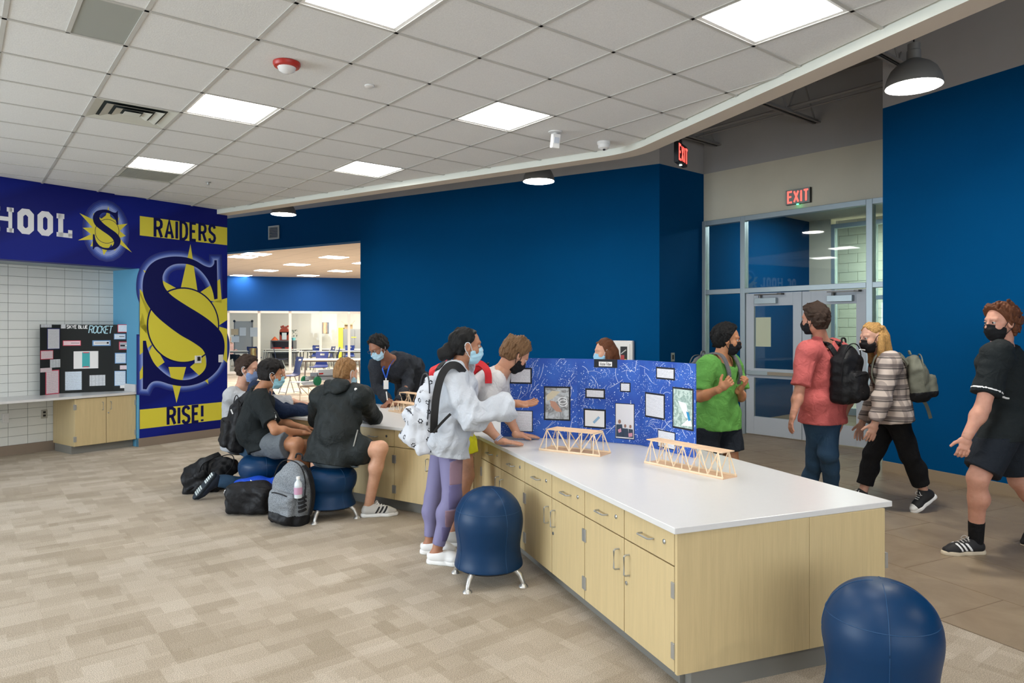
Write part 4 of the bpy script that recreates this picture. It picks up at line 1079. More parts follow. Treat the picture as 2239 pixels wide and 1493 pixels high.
def cabinet(fr, W, depth, lab, hinge=True, drawers=2, z_top=ZT - TH, grp='maple base cabinets of the island', lock_right=True, toe=0.1, doors=2, endpanel=False):
    """front lies on the line of the frame, body on the far side (+y local)"""
    t = empty('base_cabinet', (fr[0], fr[1], 0), fr[2], lab, 'cabinet', grp)
    MB().box(0.004, W - 0.004, 0.02, depth, toe, z_top).build('carcass', M_MAPLE, t)
    MB().box(0.0, W, 0.085, depth - 0.06, 0.0, toe).build('toe_kick', M_TOE, t)
    zd = 0.562 if drawers else z_top - 0.006
    g = 0.003; wd = W / doors
    for i in range(doors):
        d = MB().box(i * wd + g, (i + 1) * wd - g, 0.0, 0.02, toe + 0.004, zd - g).build('door', M_MAPLE, t, bevel=0.0015)
        right_hinge = i == doors - 1
        xh = (i * wd + 0.05) if right_hinge else ((i + 1) * wd - 0.05)
        hm = MB(); pull(hm, (xh, 0, zd - 0.115), (0, 0, 1), (0, -1, 0)); hm.build('handle', M_STEEL, d, smooth=True)
        xx = W - 0.006 if right_hinge else 0.006
        for zz in (toe + 0.06, zd - 0.14):
            MB().box(xx - 0.016, xx + 0.008 if right_hinge else xx + 0.016, -0.006, 0.012, zz, zz + 0.07).build('hinge', M_STEEL, d, bevel=0.002)
        if right_hinge: MB().lathe([(0.010, 0), (0.010, 0.004), (0.004, 0.006), (0, 0.006)], 14, Matrix.Translation((i * wd + 0.025, 0, zd - 0.21)) @ Matrix.Rotation(math.pi / 2, 4, 'X')).build('lock', M_LOCK, d, smooth=True)
    for i in range(drawers):
        wd2 = W / drawers
        d = MB().box(i * wd2 + g, (i + 1) * wd2 - g, 0.0, 0.02, zd + g, z_top - 0.004).build('drawer', M_MAPLE, t, bevel=0.0015)
        zc = (zd + z_top) / 2; hm = MB(); pull(hm, ((i + 0.5) * wd2, 0, zc), (1, 0, 0), (0, -1, 0)); hm.build('handle', M_STEEL, d, smooth=True)
        MB().lathe([(0.011, 0), (0.011, 0.004), (0.005, 0.007), (0, 0.007)], 14, Matrix.Translation(((i + 0.5) * wd2 + wd2 * 0.32, 0, zc + 0.012)) @ Matrix.Rotation(math.pi / 2, 4, 'X')).build('lock', M_LOCK, d, smooth=True)
    return t
# long arm: front faces left; frame runs from far to near so that +y points into the island
off = np.array((math.sin(u_), -math.cos(u_))) * 0.022                  # into the island from the left edge
FA = P0 + off + UA * 0.035
LN = (FA[0], FA[1], u_ + math.pi)
def s_along(px):                                                        # distance from the near end along the front
    return hit((FA[0], FA[1], u_), px, 900)[0]
sA, sB, sC = s_along(1278), s_along(1147.5), s_along(1052)
DEP = 1.19
segs = [(0.0, sA, 'maple cabinet at the near end of the island, big front doors'), (sA, sB, 'middle maple island cabinet behind the ball chair'), (sB, sC, 'maple island cabinet nearest the inner corner, below the leaning person')]
for a, b_, lab in segs:
    o_ = FA + UA * b_
    cabinet((o_[0], o_[1], u_ + math.pi), b_ - a, DEP, lab)
# end panel, its own plain board
ep0 = P0 + off + UA * 0.015; 
ang_end = u_ - math.pi / 2
ep = empty('end_panel', (ep0[0], ep0[1], 0), ang_end, 'wide maple end panel closing the near end of the island', 'panel')
MB().box(0.0, 0.72, 0, 0.019, 0.1, ZT - TH).build('board', M_MAPLE, ep, bevel=0.001); MB().box(0.722, 1.19, 0, 0.019, 0.1, ZT - TH).build('board', M_MAPLE, ep, bevel=0.001)
MB().box(0.06, 1.14, 0.07, 0.08, 0.0, 0.1).build('toe_board', M_TOE, ep)
for zz in (0.42, ): MB().box(1.19, 1.206, -0.004, 0.03, zz, zz + 0.075).build('hinge', M_STEEL, ep)
# short arm: front faces the viewer
FB = PE + WN * 0.022 - 0 * WA
dirB = w_ang + math.pi                                                  # towards the inner corner
def s_armB(px): return hit((FB[0], FB[1], dirB), px, 950)[0]
b862, b1040 = s_armB(862), s_armB(1036)
LB = 2.5
e_list = [0.03, 0.03 + (b862 - 0.03) * 0.5, b862, b1040]
labsB = ['maple cabinet at the far left end of the island, behind the seated people', 'maple island cabinet behind the person in the black jacket', 'maple island cabinet seen between the black jacket and the purple leggings']
for a, b_, lab in zip(e_list[:-1], e_list[1:], labsB):
    o_ = FB - WA * a
    cabinet((o_[0], o_[1], dirB), b_ - a, DEP, lab)
# corner filler
fp = FB - WA * b1040
cf = MB().prism([tuple(FB - WA * (b1040 + 0.004)), tuple(FA + UA * (sC + 0.004)), tuple(FA + UA * (sC + 0.004) + np.array((math.sin(u_), -math.cos(u_))) * 1.0), tuple(FB - WA * (b1040 + 0.004) + WN * 1.1)], 0.1, ZT - TH).build('corner_filler', M_MAPLE); tag(cf, 'narrow maple filler in the inner corner of the island', 'panel')

# ================================================================== counter and cabinet in the tiled recess
FRM = FR_MURAL
ct = empty('wall_counter', (FRM[0], FRM[1], 0), FRM[2], 'long white wall counter running in front of the white tiles', 'worktop')
MB().box(SLEFT + 0.1, sX - 0.014, 0.03, RD - 0.008, ZT - 0.03, ZT).build('worktop', M_TOP, ct, bevel=0.003)
MB().box(sX - 0.034, sX - 0.014, 0.05, RD - 0.008, ZT, ZT + 0.1).build('side_splash', M_TOP, ct, bevel=0.002)
sc0 = hit((FRM[0] - 0.06 * math.sin(FRM[2]), FRM[1] + 0.06 * math.cos(FRM[2]), FRM[2]), 163, 900)[0]
wc = fw(FRM, sc0, 0.06, 0)
cab = cabinet((wc[0], wc[1], FRM[2]), sX - 0.016 - sc0, 0.62, 'maple two door cabinet below the black display board', drawers=0, z_top=ZT - 0.03, grp=None)

# ================================================================== ball chairs
M_VINYLB = mat('blue_vinyl', (2, 48, 86), 0.42, bump=(260, 0.06, 0.002), spec=0.3)
M_SEAM = mat('blue_seam', (16, 66, 108), 0.5)
M_CHROME = mat('polished_aluminium', (200, 200, 198), 0.34, metal=0.85)
def ball_chair(loc, rz, lab, prof, seamz):
    t = empty('ball_chair', loc, rz, lab, 'ball chair', 'blue ball chairs on aluminium legs')
    pr = catmull(prof, 6)
    MB().lathe(pr, 48, cap=False).build('cover', M_VINYLB, t, smooth=True, sharp=180)
    sm_ = MB()
    def rad(z):
        for (r0, z0), (r1, z1) in zip(pr[:-1], pr[1:]):
            if min(z0, z1) <= z <= max(z0, z1) and abs(z1 - z0) > 1e-6: return r0 + (r1 - r0) * (z - z0) / (z1 - z0)
        return 0.1
    for k in range(4):
        a = k * math.pi / 2 + 0.3
        sm_.tube([((r + 0.0004) * math.cos(a), (r + 0.0004) * math.sin(a), z) for r, z in pr if r > 0.02], 0.0018, 5)
    r = rad(seamz); sm_.tube([((r + .0004) * math.cos(a), (r + .0004) * math.sin(a), seamz) for a in np.linspace(0, 2 * math.pi, 48, endpoint=False)], 0.0018, 5, closed=True)
    sm_.build('seam', M_SEAM, t, smooth=True)
    MB().lathe([(0.0, 0.085), (0.19, 0.085), (0.195, 0.095), (0.19, 0.105), (0, 0.105)], 32, cap=False).build('base_ring', M_BLACK, t)
    for k in range(4):
        a = math.pi / 4 + k * math.pi / 2; R_ = Matrix.Rotation(a, 4, 'Z')
        lg = MB(); lg.tube([(0.14, 0, 0.1), (0.19, 0, 0.095), (0.225, 0, 0.07), (0.245, 0, 0.03), (0.25, 0, 0.012)], [0.02, 0.019, 0.017, 0.014, 0.012], 10, R_)
        lg.lathe([(0.0, 0.0), (0.03, 0.0), (0.027, 0.008), (0.014, 0.02), (0, 0.02)], 16, R_ @ Matrix.Translation((0.25, 0, 0)), cap=False); lg.build('leg', M_CHROME, t, smooth=True)
    return t
PROF = [(0.0, 0.585), (0.07, 0.578), (0.135, 0.548), (0.185, 0.495), (0.213, 0.425), (0.218, 0.36), (0.208, 0.29), (0.2, 0.225), (0.205, 0.165), (0.216, 0.115), (0.214, 0.1), (0.19, 0.094)]
SQ = [(0.0, 0.43), (0.1, 0.43), (0.165, 0.415), (0.212, 0.37), (0.222, 0.32), (0.212, 0.265), (0.19, 0.225), (0.185, 0.19), (0.2, 0.14), (0.212, 0.11), (0.21, 0.1), (0.19, 0.094)]
ball_chair((-0.148, 4.42, 0), math.radians(16), 'empty blue ball chair beside the person in purple leggings', PROF, 0.452)
ball_chair((1.475, 2.78, 0), math.radians(-38), 'empty blue ball chair cut off by the frame beside the island end', PROF, 0.452)
ball_chair((-1.545, 5.92, 0), math.radians(30), 'squashed blue ball chair under the person in the black jacket', SQ, 0.36)
ball_chair((-2.30, 6.45, 0), math.radians(10), 'squashed blue ball chair under the person in black tee and grey shorts', SQ, 0.36)

# ================================================================== balsa bridges
M_BALSA = mat('balsa_wood', (232, 208, 176), 0.7, var=(30, 0.07)); M_BALSA2 = mat('balsa_deck', (222, 188, 154), 0.7, var=(18, 0.08))
def bridge(A, B, side, h, n, lab, topw=None, top_over=0.0, inset=0.0, style='w', base_h=0.014, z=ZT, r=0.0042, top_inset=None):
    """A, B: plan ends of the front bottom edge; side: width towards the back"""
    A, B = Vector((A[0], A[1])), Vector((B[0], B[1])); d = B - A; L = d.length; rz = math.atan2(d.y, d.x)
    t = empty('balsa_bridge', (A.x, A.y, z), rz, lab, 'model bridge', 'balsa wood model bridges on the island')
    MB().box(0, L, 0, side, 0, base_h * 0.4).build('base_deck', M_BALSA2, t)
    for y in (0.0, side - 0.008): MB().box(0, L, y, y + 0.008, base_h * 0.4, base_h).build('base_rail', M_BALSA, t)
    ti = inset if top_inset is None else top_inset
    tw = side if topw is None else topw; y0 = (side - tw) / 2
    MB().box(ti - top_over, L - ti + top_over, y0 - 0.004, y0 + tw + 0.004, h - 0.006, h).build('top_deck', M_BALSA2, t)
    xs = [inset + (L - 2 * inset) * k / n for k in range(n + 1)]
    def stick(a, b_): MB().tube([a, b_], r, 4).build('stick', M_BALSA, t)
    for yb, yt in ((0.006, y0 + 0.004), (side - 0.006, y0 + tw - 0.004)):
        zb, zt_ = base_h, h - 0.006
        stick((0.006, yb, zb), (xs[0], yt, zt_)); stick((L - 0.006, yb, zb), (xs[-1], yt, zt_))
        for k, x in enumerate(xs): stick((x, yb, zb), (x, yt, zt_))
        for k in range(n):
            a, b_ = (xs[k], xs[k + 1])
            if style == 'w':
                m_ = (a + b_) / 2; stick((m_, yb, zb), (a, yt, zt_)); stick((m_, yb, zb), (b_, yt, zt_))
            else:
                if k < n / 2: stick((b_, yb, zb), (a, yt, zt_))
                else: stick((a, yb, zb), (b_, yt, zt_))
    for x in (xs[0], xs[len(xs) // 2], xs[-1]): stick((x, y0, h - 0.01), (x, y0 + tw, h - 0.01))
    return t
bridge(G(1178, 984, ZT), G(1312, 999, ZT), 0.17, 0.152, 4, 'balsa truss bridge with slanted ends before the blue display board', topw=0.14, inset=0.055, style='x')
bridge(G(1408, 1012, ZT), G(1580, 1049, ZT), 0.13, 0.152, 4, 'long balsa bridge with overhanging top deck near the island end', topw=0.10, inset=0.045, top_over=0.035, style='w')
bridge(G(849, 899, ZT), G(925, 912, ZT), 0.14, 0.105, 5, 'low balsa bridge on the short island arm by the white backpack', topw=0.11, inset=0.06)
bridge(G(866, 887, ZT), G(940, 898, ZT), 0.12, 0.155, 3, 'taller balsa bridge behind the low one on the short arm', topw=0.10, inset=0.05)
bridge(G(676, 888, ZT), G(775, 876, ZT), 0.16, 0.215, 3, 'balsa bridge carrying the small robot', topw=0.14, inset=0.0, style='x')
# robot on the bridge
RA, RB = G(676, 888, ZT), G(775, 876, ZT); rrz = math.atan2(RB.y - RA.y, RB.x - RA.x)
rb = empty('robot', (RA.x, RA.y, ZT + 0.2165), rrz, 'small robot of perforated metal with green wheels on a bridge', 'robot')
def perf(t, b, c):
    v = t.coords(scale=(78, 78, 78)); n = t.new('ShaderNodeTexVoronoi'); n.inputs['Scale'].default_value = 1; n.inputs['Randomness'].default_value = 0; t.link(v, n.inputs[0])
    t.link(t.ramp(n.outputs[0], [(0.26, srgb((90, 90, 92))), (0.3, c)]), b.inputs['Base Color'])
M_PERF = mat('perforated_metal', (222, 222, 222), 0.4, metal=0.2, fn=perf)
M_GRUB = mat('green_wheel', (24, 110, 70), 0.6)
MB().box(-0.11, 0.10, -0.02, 0.2, 0.045, 0.05).box(-0.11, 0.10, -0.02, -0.017, 0.02, 0.05).build('front_plate', M_PERF, rb)
for y in (0.0, 0.15): MB().box(0.08, 0.55, y, y + 0.003, 0.055, 0.10).box(0.08, 0.55, y, y + 0.025, 0.055, 0.058).build('side_rail', M_PERF, rb)
MB().box(0.12, 0.5, -0.012, -0.009, 0.105, 0.175).box(0.12, 0.5, -0.012, 0.04, 0.172, 0.175).build('upper_rail', M_PERF, rb); MB().box(0.14, 0.48, 0.03, 0.14, 0.1, 0.14).build('control_box', mat('robot_grey', (120, 120, 122), 0.5), rb)
MB().box(0.13, 0.19, -0.016, -0.012, 0.125, 0.14).build('red_marker', M_RED, rb)
for x in (0.09, 0.52):
    for y in (-0.03, 0.17):
        wm = MB(); RM = Matrix.Translation((x, y, 0.055)) @ Matrix.Rotation(math.pi / 2, 4, 'X')
        wm.lathe([(0.03, -0.012), (0.05, -0.012), (0.052, 0), (0.05, 0.012), (0.03, 0.012)], 24, RM); 
        for k in range(6): wm.box(0.01, 0.035, -0.003, 0.003, -0.013, 0.013, RM @ Matrix.Rotation(k * math.pi / 3, 4, 'Z'))
        wm.build('wheel', M_GRUB, rb, smooth=True)
MB().tube([(0.1, -0.016, 0.11), (0.3, -0.02, 0.1), (0.55, -0.016, 0.105)], 0.005, 6).build('cable', M_BLACK, rb)
# ================================================================== people
def cross(a, b): return np.cross(np.array(a, float), np.array(b, float))
def hair_mat(name, rgb):
    def fn(t, b, c):
        f = t.noise(t.coords(scale=(1, 1, 0.3)), 150, 4, 0.7, 1.2)
        t.link(t.ramp(f, [(0.3, tuple(x * 0.45 for x in c)), (0.55, c), (0.75, tuple(min(1, x * 1.35) for x in c))]), b.inputs['Base Color'])
        t.link(t.bump(f, 0.8, 0.006), b.inputs['Normal'])
    return mat('hair_' + name, rgb, 0.55, fn=fn, spec=0.25)
def cloth_mat(name, rgb, rough=0.85, weave=500, fold=(15, 0.6, 0.03), heather=None):
    def fn(t, b, c):
        v = t.coords(); f = t.noise(v, fold[0], 3, 0.5, 0.8); g = t.noise(v, weave, 2, 0.6)
        if heather:
            t.link(t.ramp(g, [(0.35, srgb(heather[0])), (0.65, srgb(heather[1]))]), b.inputs['Base Color'])
        h = t.math('ADD', t.math('MULTIPLY', f, 1.0), t.math('MULTIPLY', g, 0.06))
        t.link(t.bump(h, fold[1], fold[2]), b.inputs['Normal'])
    return mat('cloth_' + name, rgb, rough, fn=fn, spec=0.25)
SKIN = {}
def skin_mat(rgb):
    k = 'skin_%d_%d_%d' % rgb
    def fn(t, b, c):
        f = t.noise(t.coords(), 22, 3, 0.6)
        t.link(t.ramp(f, [(0.3, (c[0] * 0.9, c[1] * 0.84, c[2] * 0.8)), (0.7, (min(1, c[0] * 1.04), c[1] * 1.03, c[2] * 1.02))]), b.inputs['Base Color'])
        b.inputs['Subsurface Weight'].default_value = 0.12; b.inputs['Subsurface Scale'].default_value = 0.01
    return mat(k, rgb, 0.5, fn=fn, spec=0.35)
M_EYEW = mat('eye_white', (190, 184, 178), 0.25); M_IRIS = mat('eye_dark', (34, 24, 20), 0.2)
def hand_field(F, wrist, d, n, right, curl=0.25, spread=0.12, sc=1.0, thumb=0.7):
    d = unit(d); n = unit(np.array(n) - d * (np.array(n) @ d)); t = cross(d, n) * (1 if right else -1); w = V3(wrist)
    F.cone(w - d * 0.02, w + d * 0.03 * sc, 0.027 * sc, 0.025 * sc, 0.01, flat=(t, 1.15))
    F.cone(w + d * 0.03 * sc, w + d * 0.082 * sc, 0.0165 * sc, 0.0145 * sc, 0.012, flat=(t, 2.3))
    for i, (off, L) in enumerate(((0.031, 0.070), (0.0105, 0.078), (-0.0105, 0.073), (-0.030, 0.058))):
        p = w + (d * 0.088 + t * off) * sc; dd = unit(d + t * spread * (1.5 - i) * 0.66); a = 0; r = 0.0098 * sc
        for j, (fr, bend) in enumerate(((0.44, 0.7), (0.31, 1.0), (0.25, 0.7))):
            a += curl * bend; e = unit(dd * math.cos(a) + n * math.sin(a)); q = p + e * L * fr * sc
            F.cone(p, q, r, r * 0.93, 0.0035); p = q; r *= 0.93
    p = w + (d * 0.03 + t * 0.028) * sc; dd = unit(d * thumb + t * 0.75 + n * 0.25)
    q = p + dd * 0.042 * sc; F.cone(w + d * 0.02 * sc + t * 0.012, p, 0.02 * sc, 0.0145 * sc, 0.012); F.cone(p, q, 0.0135 * sc, 0.0112 * sc, 0.006)
    e = unit(dd + d * 0.5); F.cone(q, q + e * 0.032 * sc, 0.011 * sc, 0.0092 * sc, 0.004)
class Person:
    def __init__(s, label, J, skin, w=1.0, res=0.0095, group=None, fine=True):
        s.J = {k: np.array(v, float) for k, v in J.items()}; J = s.J; s.w = w; s.res = res; s.skin = skin_mat(skin); s.fine = fine
        s.side = unit(J['sr'] - J['sl']); s.chest = (J['sl'] + J['sr']) / 2; s.pelv = (J['hl'] + J['hr']) / 2
        s.up = unit(s.chest - s.pelv); s.fwd = unit(cross(s.up, s.side)); s.side = unit(cross(s.fwd, s.up))
        s.hf = unit(J['face']); hu = J.get('hup', np.array((0, 0, 1.0))); s.hs = unit(cross(s.hf, hu)); s.hu = unit(cross(s.hs, s.hf))
        s.hax = np.array([s.hs, s.hf, s.hu]); s.head = J['head']; s.hsc = float(J['hsc']) if 'hsc' in J else 1.05
        zmin = min(p[2] for k, p in J.items() if k in ('al', 'ar', 'kl', 'kr')) - 0.1
        s.base = np.array((s.pelv[0], s.pelv[1], max(0, min(zmin, 0.0) if 'seat' in J else 0.0)))
        pts = np.array([J[k] for k in ('head', 'sl', 'sr', 'el', 'er', 'wl', 'wr', 'hl', 'hr', 'kl', 'kr', 'al', 'ar')])
        s.lo, s.hi = pts.min(0) - 0.17, pts.max(0) + 0.17
        s.label = label; s.group = group
        s.build_body()
    def H(s, x, y, z): return s.head + (s.hs * x + s.hf * y + s.hu * z) * s.hsc
    def field(s, h=None, lo=None, hi=None): return Field(s.lo if lo is None else lo, s.hi if hi is None else hi, h or s.res)
    def torso(s, F, e=0.0, k=0.03, belly=0.0):
        w = s.w; waist = s.pelv + (s.chest - s.pelv) * 0.42; c2 = s.chest - s.up * 0.07
        if 'spine' in s.J: waist = s.J['spine']
        F.cone(s.pelv, waist, 0.118 * w + e, 0.106 * w + e + belly, k, flat=(s.side, 1.3)); F.cone(waist, c2, 0.106 * w + e + belly, 0.116 * w + e, k, flat=(s.side, 1.38))
        F.cone(s.J['sl'] - s.up * 0.01 + s.side * 0.03, s.J['sr'] - s.up * 0.01 - s.side * 0.03, 0.062 * w + e, 0.062 * w + e, k)
        for a in 'lr': F.cone(s.chest + (s.head - s.chest) * 0.28 - s.fwd * 0.01, s.J['s' + a] + s.up * 0.012, 0.05 * w + e * 0.6, 0.046 * w + e, k)
        F.cone(s.chest - s.up * 0.02, s.chest + (s.head - s.chest) * 0.35, 0.075 * w + e * 0.7, 0.058 * w + e * 0.4, k, flat=(s.side, 1.2))
    def headf(s, F, e=0.0):
        q = s.hsc; A = s.hax
        F.ell(s.H(0, -0.008, 0.032), tuple((r + e) * q for r in (0.075, 0.094, 0.086)), A, 0.01)
        F.ell(s.H(0, 0.02, -0.035), tuple((r + e) * q for r in (0.061, 0.068, 0.075)), A, 0.02)
        F.ell(s.H(0, 0.055, -0.085), tuple((r + e) * q for r in (0.033, 0.03, 0.026)), A, 0.03)
        F.cone(s.H(0, 0.088, 0.012), s.H(0, 0.106, -0.022), (0.008 + e) * q, (0.012 + e) * q, 0.012)
        for x in (-1, 1):
            F.ell(s.H(0.014 * x, 0.093, -0.027), tuple((r + e) * q for r in (0.009, 0.01, 0.008)), A, 0.008)
            F.cone(s.H(0.018 * x, 0.083, 0.03), s.H(0.045 * x, 0.066, 0.03), (0.011 + e) * q, (0.01 + e) * q, 0.015)
            F.ell(s.H(0.045 * x, 0.055, -0.025), tuple((r + e) * q for r in (0.02, 0.02, 0.02)), A, 0.03)
    def build_body(s):
        J = s.J; w = s.w; F = s.field()
        s.torso(F)
        for a in 'lr':
            F.cone(J['s' + a], J['e' + a], 0.050 * w, 0.042 * w, 0.03); F.cone(J['e' + a], J['w' + a], 0.043 * w, 0.029 * w, 0.015)
            F.ell(J['e' + a] * 0.72 + J['w' + a] * 0.28, (0.046 * w,) * 3, None, 0.03)
            F.cone(J['h' + a], J['k' + a], 0.090 * w, 0.06 * w, 0.03); F.cone(J['k' + a], J['a' + a], 0.057 * w, 0.037 * w, 0.02)
            kn = J['k' + a]; an = J['a' + a]; ax = unit(an - kn); back = -s.fwd; back = unit(back - ax * (back @ ax))
            F.ell(kn * 0.68 + an * 0.32 + back * 0.018, (0.054 * w,) * 3, None, 0.04)
            toe = unit(J['t' + a]); uu = unit(J['u' + a]) if 'u' + a in J else np.array((0, 0, 1.0)); F.cone(an - toe * 0.02 - uu * 0.03, an + toe * 0.13 - uu * 0.045, 0.034, 0.024, 0.02)
        parts = [F.mesh()]
        hl = s.head - 0.17 * s.hsc; hh = s.head + 0.17 * s.hsc
        Hf = Field(np.minimum(hl, s.chest - 0.05), np.maximum(hh, s.chest + 0.05), 0.0055 if s.fine else 0.008)
        s.headf(Hf)
        for x in (-1, 1):
            Hf.ell(s.H(0.078 * x, -0.006, -0.005), tuple(r * s.hsc for r in (0.012, 0.021, 0.033)), s.hax, 0.006)
            Hf.ell(s.H(0.089 * x, 0.0, -0.003), tuple(r * s.hsc for r in (0.008, 0.011, 0.02)), s.hax, 0.004, 's')
            Hf.ell(s.H(0.033 * x, 0.096, 0.008), tuple(r * s.hsc for r in (0.017, 0.014, 0.011)), s.hax, 0.01, 's')
        Hf.cone(s.H(0, -0.02, -0.04), s.chest + s.up * 0.02, 0.056 * w, 0.06 * w, 0.02)
        for x in (0.0, ): # lips
            Hf.cone(s.H(-0.018, 0.082, -0.058), s.H(0.018, 0.082, -0.058), 0.008 * s.hsc, 0.008 * s.hsc, 0.006)
        parts.append(Hf.mesh())
        if s.fine:
            for a in 'lr':
                if 'd' + a not in J: continue
                wr = J['w' + a]; hc = s.J.get('c' + a, np.array((0.25, 0.12)))
                Hd = Field(wr - 0.21, wr + 0.21, 0.0036); hand_field(Hd, wr, J['d' + a], J['n' + a], a == 'r', float(hc[0]), float(hc[1]))
                parts.append(Hd.mesh())
        s.obj = quad_object('person', parts, s.skin, base=s.base); tag(s.obj, s.label, 'person', s.group)
    def child(s, name, parts, m, label=None, parent=None):
        o = quad_object(name, parts, m, base=s.base, label=label); o.parent = parent or s.obj
        o.location = (0, 0, 0); return o
    def mb(s, name, mb_, m, parent=None, smooth=True, label=None):
        mb_.v = [tuple(np.array(v) - s.base) for v in mb_.v]
        return mb_.build(name, m, parent or s.obj, smooth=smooth, label=label)
    def eyes(s):
        for x in (-1, 1):
            c = s.H(0.032 * x, 0.0765, 0.008)
            e = s.mb('eye', MB().ball(tuple(c), 0.0118, seg=12, rings=8), M_EYEW)
            s.mb('iris', MB().ball(tuple(c + s.hf * 0.0056), 0.0082, seg=10, rings=6), M_IRIS, parent=e)
            F = Field(c - 0.03, c + 0.03, 0.0028); F.cone(c + s.hs * -0.013 + s.hf * 0.004 + s.hu * 0.009, c + s.hs * 0.013 + s.hf * 0.004 + s.hu * 0.009, 0.0042, 0.0042, 0.0); F.cone(c + s.hs * -0.013 + s.hf * 0.003 - s.hu * 0.0115, c + s.hs * 0.013 + s.hf * 0.003 - s.hu * 0.0115, 0.0038, 0.0038, 0.0); s.child('eyelid', [F.mesh()], s.skin)
    def brows(s, m):
        F = Field(s.head - 0.13, s.head + 0.13, 0.0045)
        for x in (-1, 1): F.cone(s.H(0.018 * x, 0.089, 0.030), s.H(0.050 * x, 0.070, 0.033), 0.005, 0.0035, 0.002)
        s.child('eyebrow', [F.mesh()], m)
    def hair(s, m, style='short', vol=0.0, fringe=0.048, nape=-0.075, seed=1, curls=0, back=0.0, wr=0.006):
        q = s.hsc; lo, hi = s.head - 0.24, s.head + 0.2
        if style == 'long': lo = lo - np.array((0.05, 0.05, 0.22))
        F = Field(lo, hi, 0.0048 if s.fine else 0.009)
        F.ell(s.H(0, -0.014, 0.038), tuple((r + vol) * q for r in (0.083, 0.101, 0.093)), s.hax, 0.01)
        F.ell(s.H(0, -0.045, -0.02), tuple((r + vol * 0.5) * q for r in (0.070, 0.060, 0.075)), s.hax, 0.03)
        F.wrinkle(wr, 85, seed, dirs=s.hs + 0.4 * s.hf)
        if s.fine: F.wrinkle(wr * 0.55, 230, seed + 2, dirs=s.hs * 0.8 + 0.5 * s.hf)
        F.cut(s.H(0, fringe, 0.055), s.hf * 0.85 - s.hu * 0.52)
        F.cut(s.H(0, 0.012, 0.0), s.hf * 0.9 - s.hu * 0.45)
        F.cut(s.H(0, 0, nape), -s.hu)
        if style == 'bun':
            F.ell(s.H(0, -0.125, -0.045), (0.055, 0.055, 0.058), s.hax, 0.012); F.ell(s.H(0, -0.155, -0.06), (0.035, 0.04, 0.05), s.hax, 0.01); F.wrinkle(0.005, 70, seed + 3)
        if style == 'long':
            b0 = s.H(0, -0.07, 0.0); b1 = s.H(0, -0.085, -0.22)
            F.cone(b0, b1, 0.07, 0.06, 0.03, flat=(s.hs, 1.3))
            for x in (-1, 1): F.cone(s.H(0.07 * x, -0.02, 0.0), s.H(0.075 * x, -0.01, -0.2), 0.035, 0.03, 0.02)
            F.wrinkle(0.006, 60, seed + 5, dirs=s.hs)
        if curls:
            rs = np.random.RandomState(seed)
            for _ in range(curls):
                v = unit(rs.normal(size=3)); 
                if v[2] < -0.25 or (v[1] > 0.45 and v[2] < 0.35): continue
                if v[2] < 0.25: continue
                c = s.H(v[0] * (0.078 + vol), v[1] * (0.098 + vol) - 0.012, v[2] * (0.09 + vol) + 0.04); F.ell(c, (0.0155 + 0.004 * rs.rand(),) * 3, None, 0.003)
        return s.child('hair', [F.mesh()], m)
    def mask(s, rgb, loops=True, black=False, e=0.010):
        F = Field(s.head - 0.16, s.head + 0.16, 0.005); q = s.hsc
        F.ell(s.H(0, 0.02, -0.035), tuple((r + e) * q for r in (0.061, 0.070, 0.078)), s.hax, 0.02)
        F.ell(s.H(0, 0.052, -0.080), tuple((r + e) * q for r in (0.036, 0.03, 0.028)), s.hax, 0.03)
        F.cone(s.H(0, 0.080, -0.005), s.H(0, 0.088, -0.04), (0.012 + e) * q, (0.018 + e) * q, 0.035)
        F.wrinkle(0.0022, 150, 4, dirs=s.hu)
        F.cut(s.H(0, 0.095, -0.002), s.hu * 0.93 - s.hf * 0.36); F.cut(s.H(0, 0.018, 0), -s.hf); F.cut(s.H(0, 0, -0.118), -s.hu)
        m = cloth_mat('mask_%d_%d_%d' % rgb, rgb, 0.8, 300, (60, 0.2, 0.004))
        o = s.child('face_mask', [F.mesh()], m)
        if loops:
            for x in (-1, 1):
                mb_ = MB(); mb_.tube(catmull([tuple(s.H(0.064 * x, 0.03, -0.03)), tuple(s.H(0.084 * x, 0.005, 0.022)), tuple(s.H(0.088 * x, -0.022, 0.02)), tuple(s.H(0.086 * x, -0.022, -0.02)), tuple(s.H(0.055 * x, 0.03, -0.088))], 4), 0.0026, 6)
                s.mb('ear_loop', mb_, mat('ear_loop_black', (20, 20, 22), 0.7) if black else mat('ear_loop', (214, 220, 226), 0.7), parent=o)
        return o
    def sleeve_field(s, a, frac, e0, e1, end=None, h=None, cuff=0.0):
        """upper arm (frac<=1) or whole arm (frac up to 2)"""
        J = s.J; w = s.w; S, E, W = J['s' + a], J['e' + a], J['w' + a]
        lo = np.minimum(np.minimum(S, E), W) - 0.16; hi = np.maximum(np.maximum(S, E), W) + 0.16
        F = s.field(h)
        if frac <= 1:
            P = S + (E - S) * frac; F.cone(S, P + (E - S) * 0.06, 0.056 * w + e0, 0.046 * w + e1, 0.01); F.cut(P, E - S)
        else:
            g = frac - 1; P = E + (W - E) * g; F.cone(S, E, 0.054 * w + e0, 0.046 * w + e1, 0.02); F.cone(E, P + (W - E) * 0.06, 0.047 * w + e1, 0.033 * w + e1 * 0.9, 0.03)
            if cuff: F.cone(E + (W - E) * 0.55, E + (W - E) * (g - 0.12), 0.04 * w + e1, 0.046 * w + e1, 0.03)
            # flat end only beyond the elbow
            d = F.lin(P, W - E).astype(np.float32); near = ((F.ax[0] - W[0]) ** 2)[:, None, None] + ((F.ax[1] - W[1]) ** 2)[None, :, None] + ((F.ax[2] - W[2]) ** 2)[None, None, :] < 0.2 ** 2
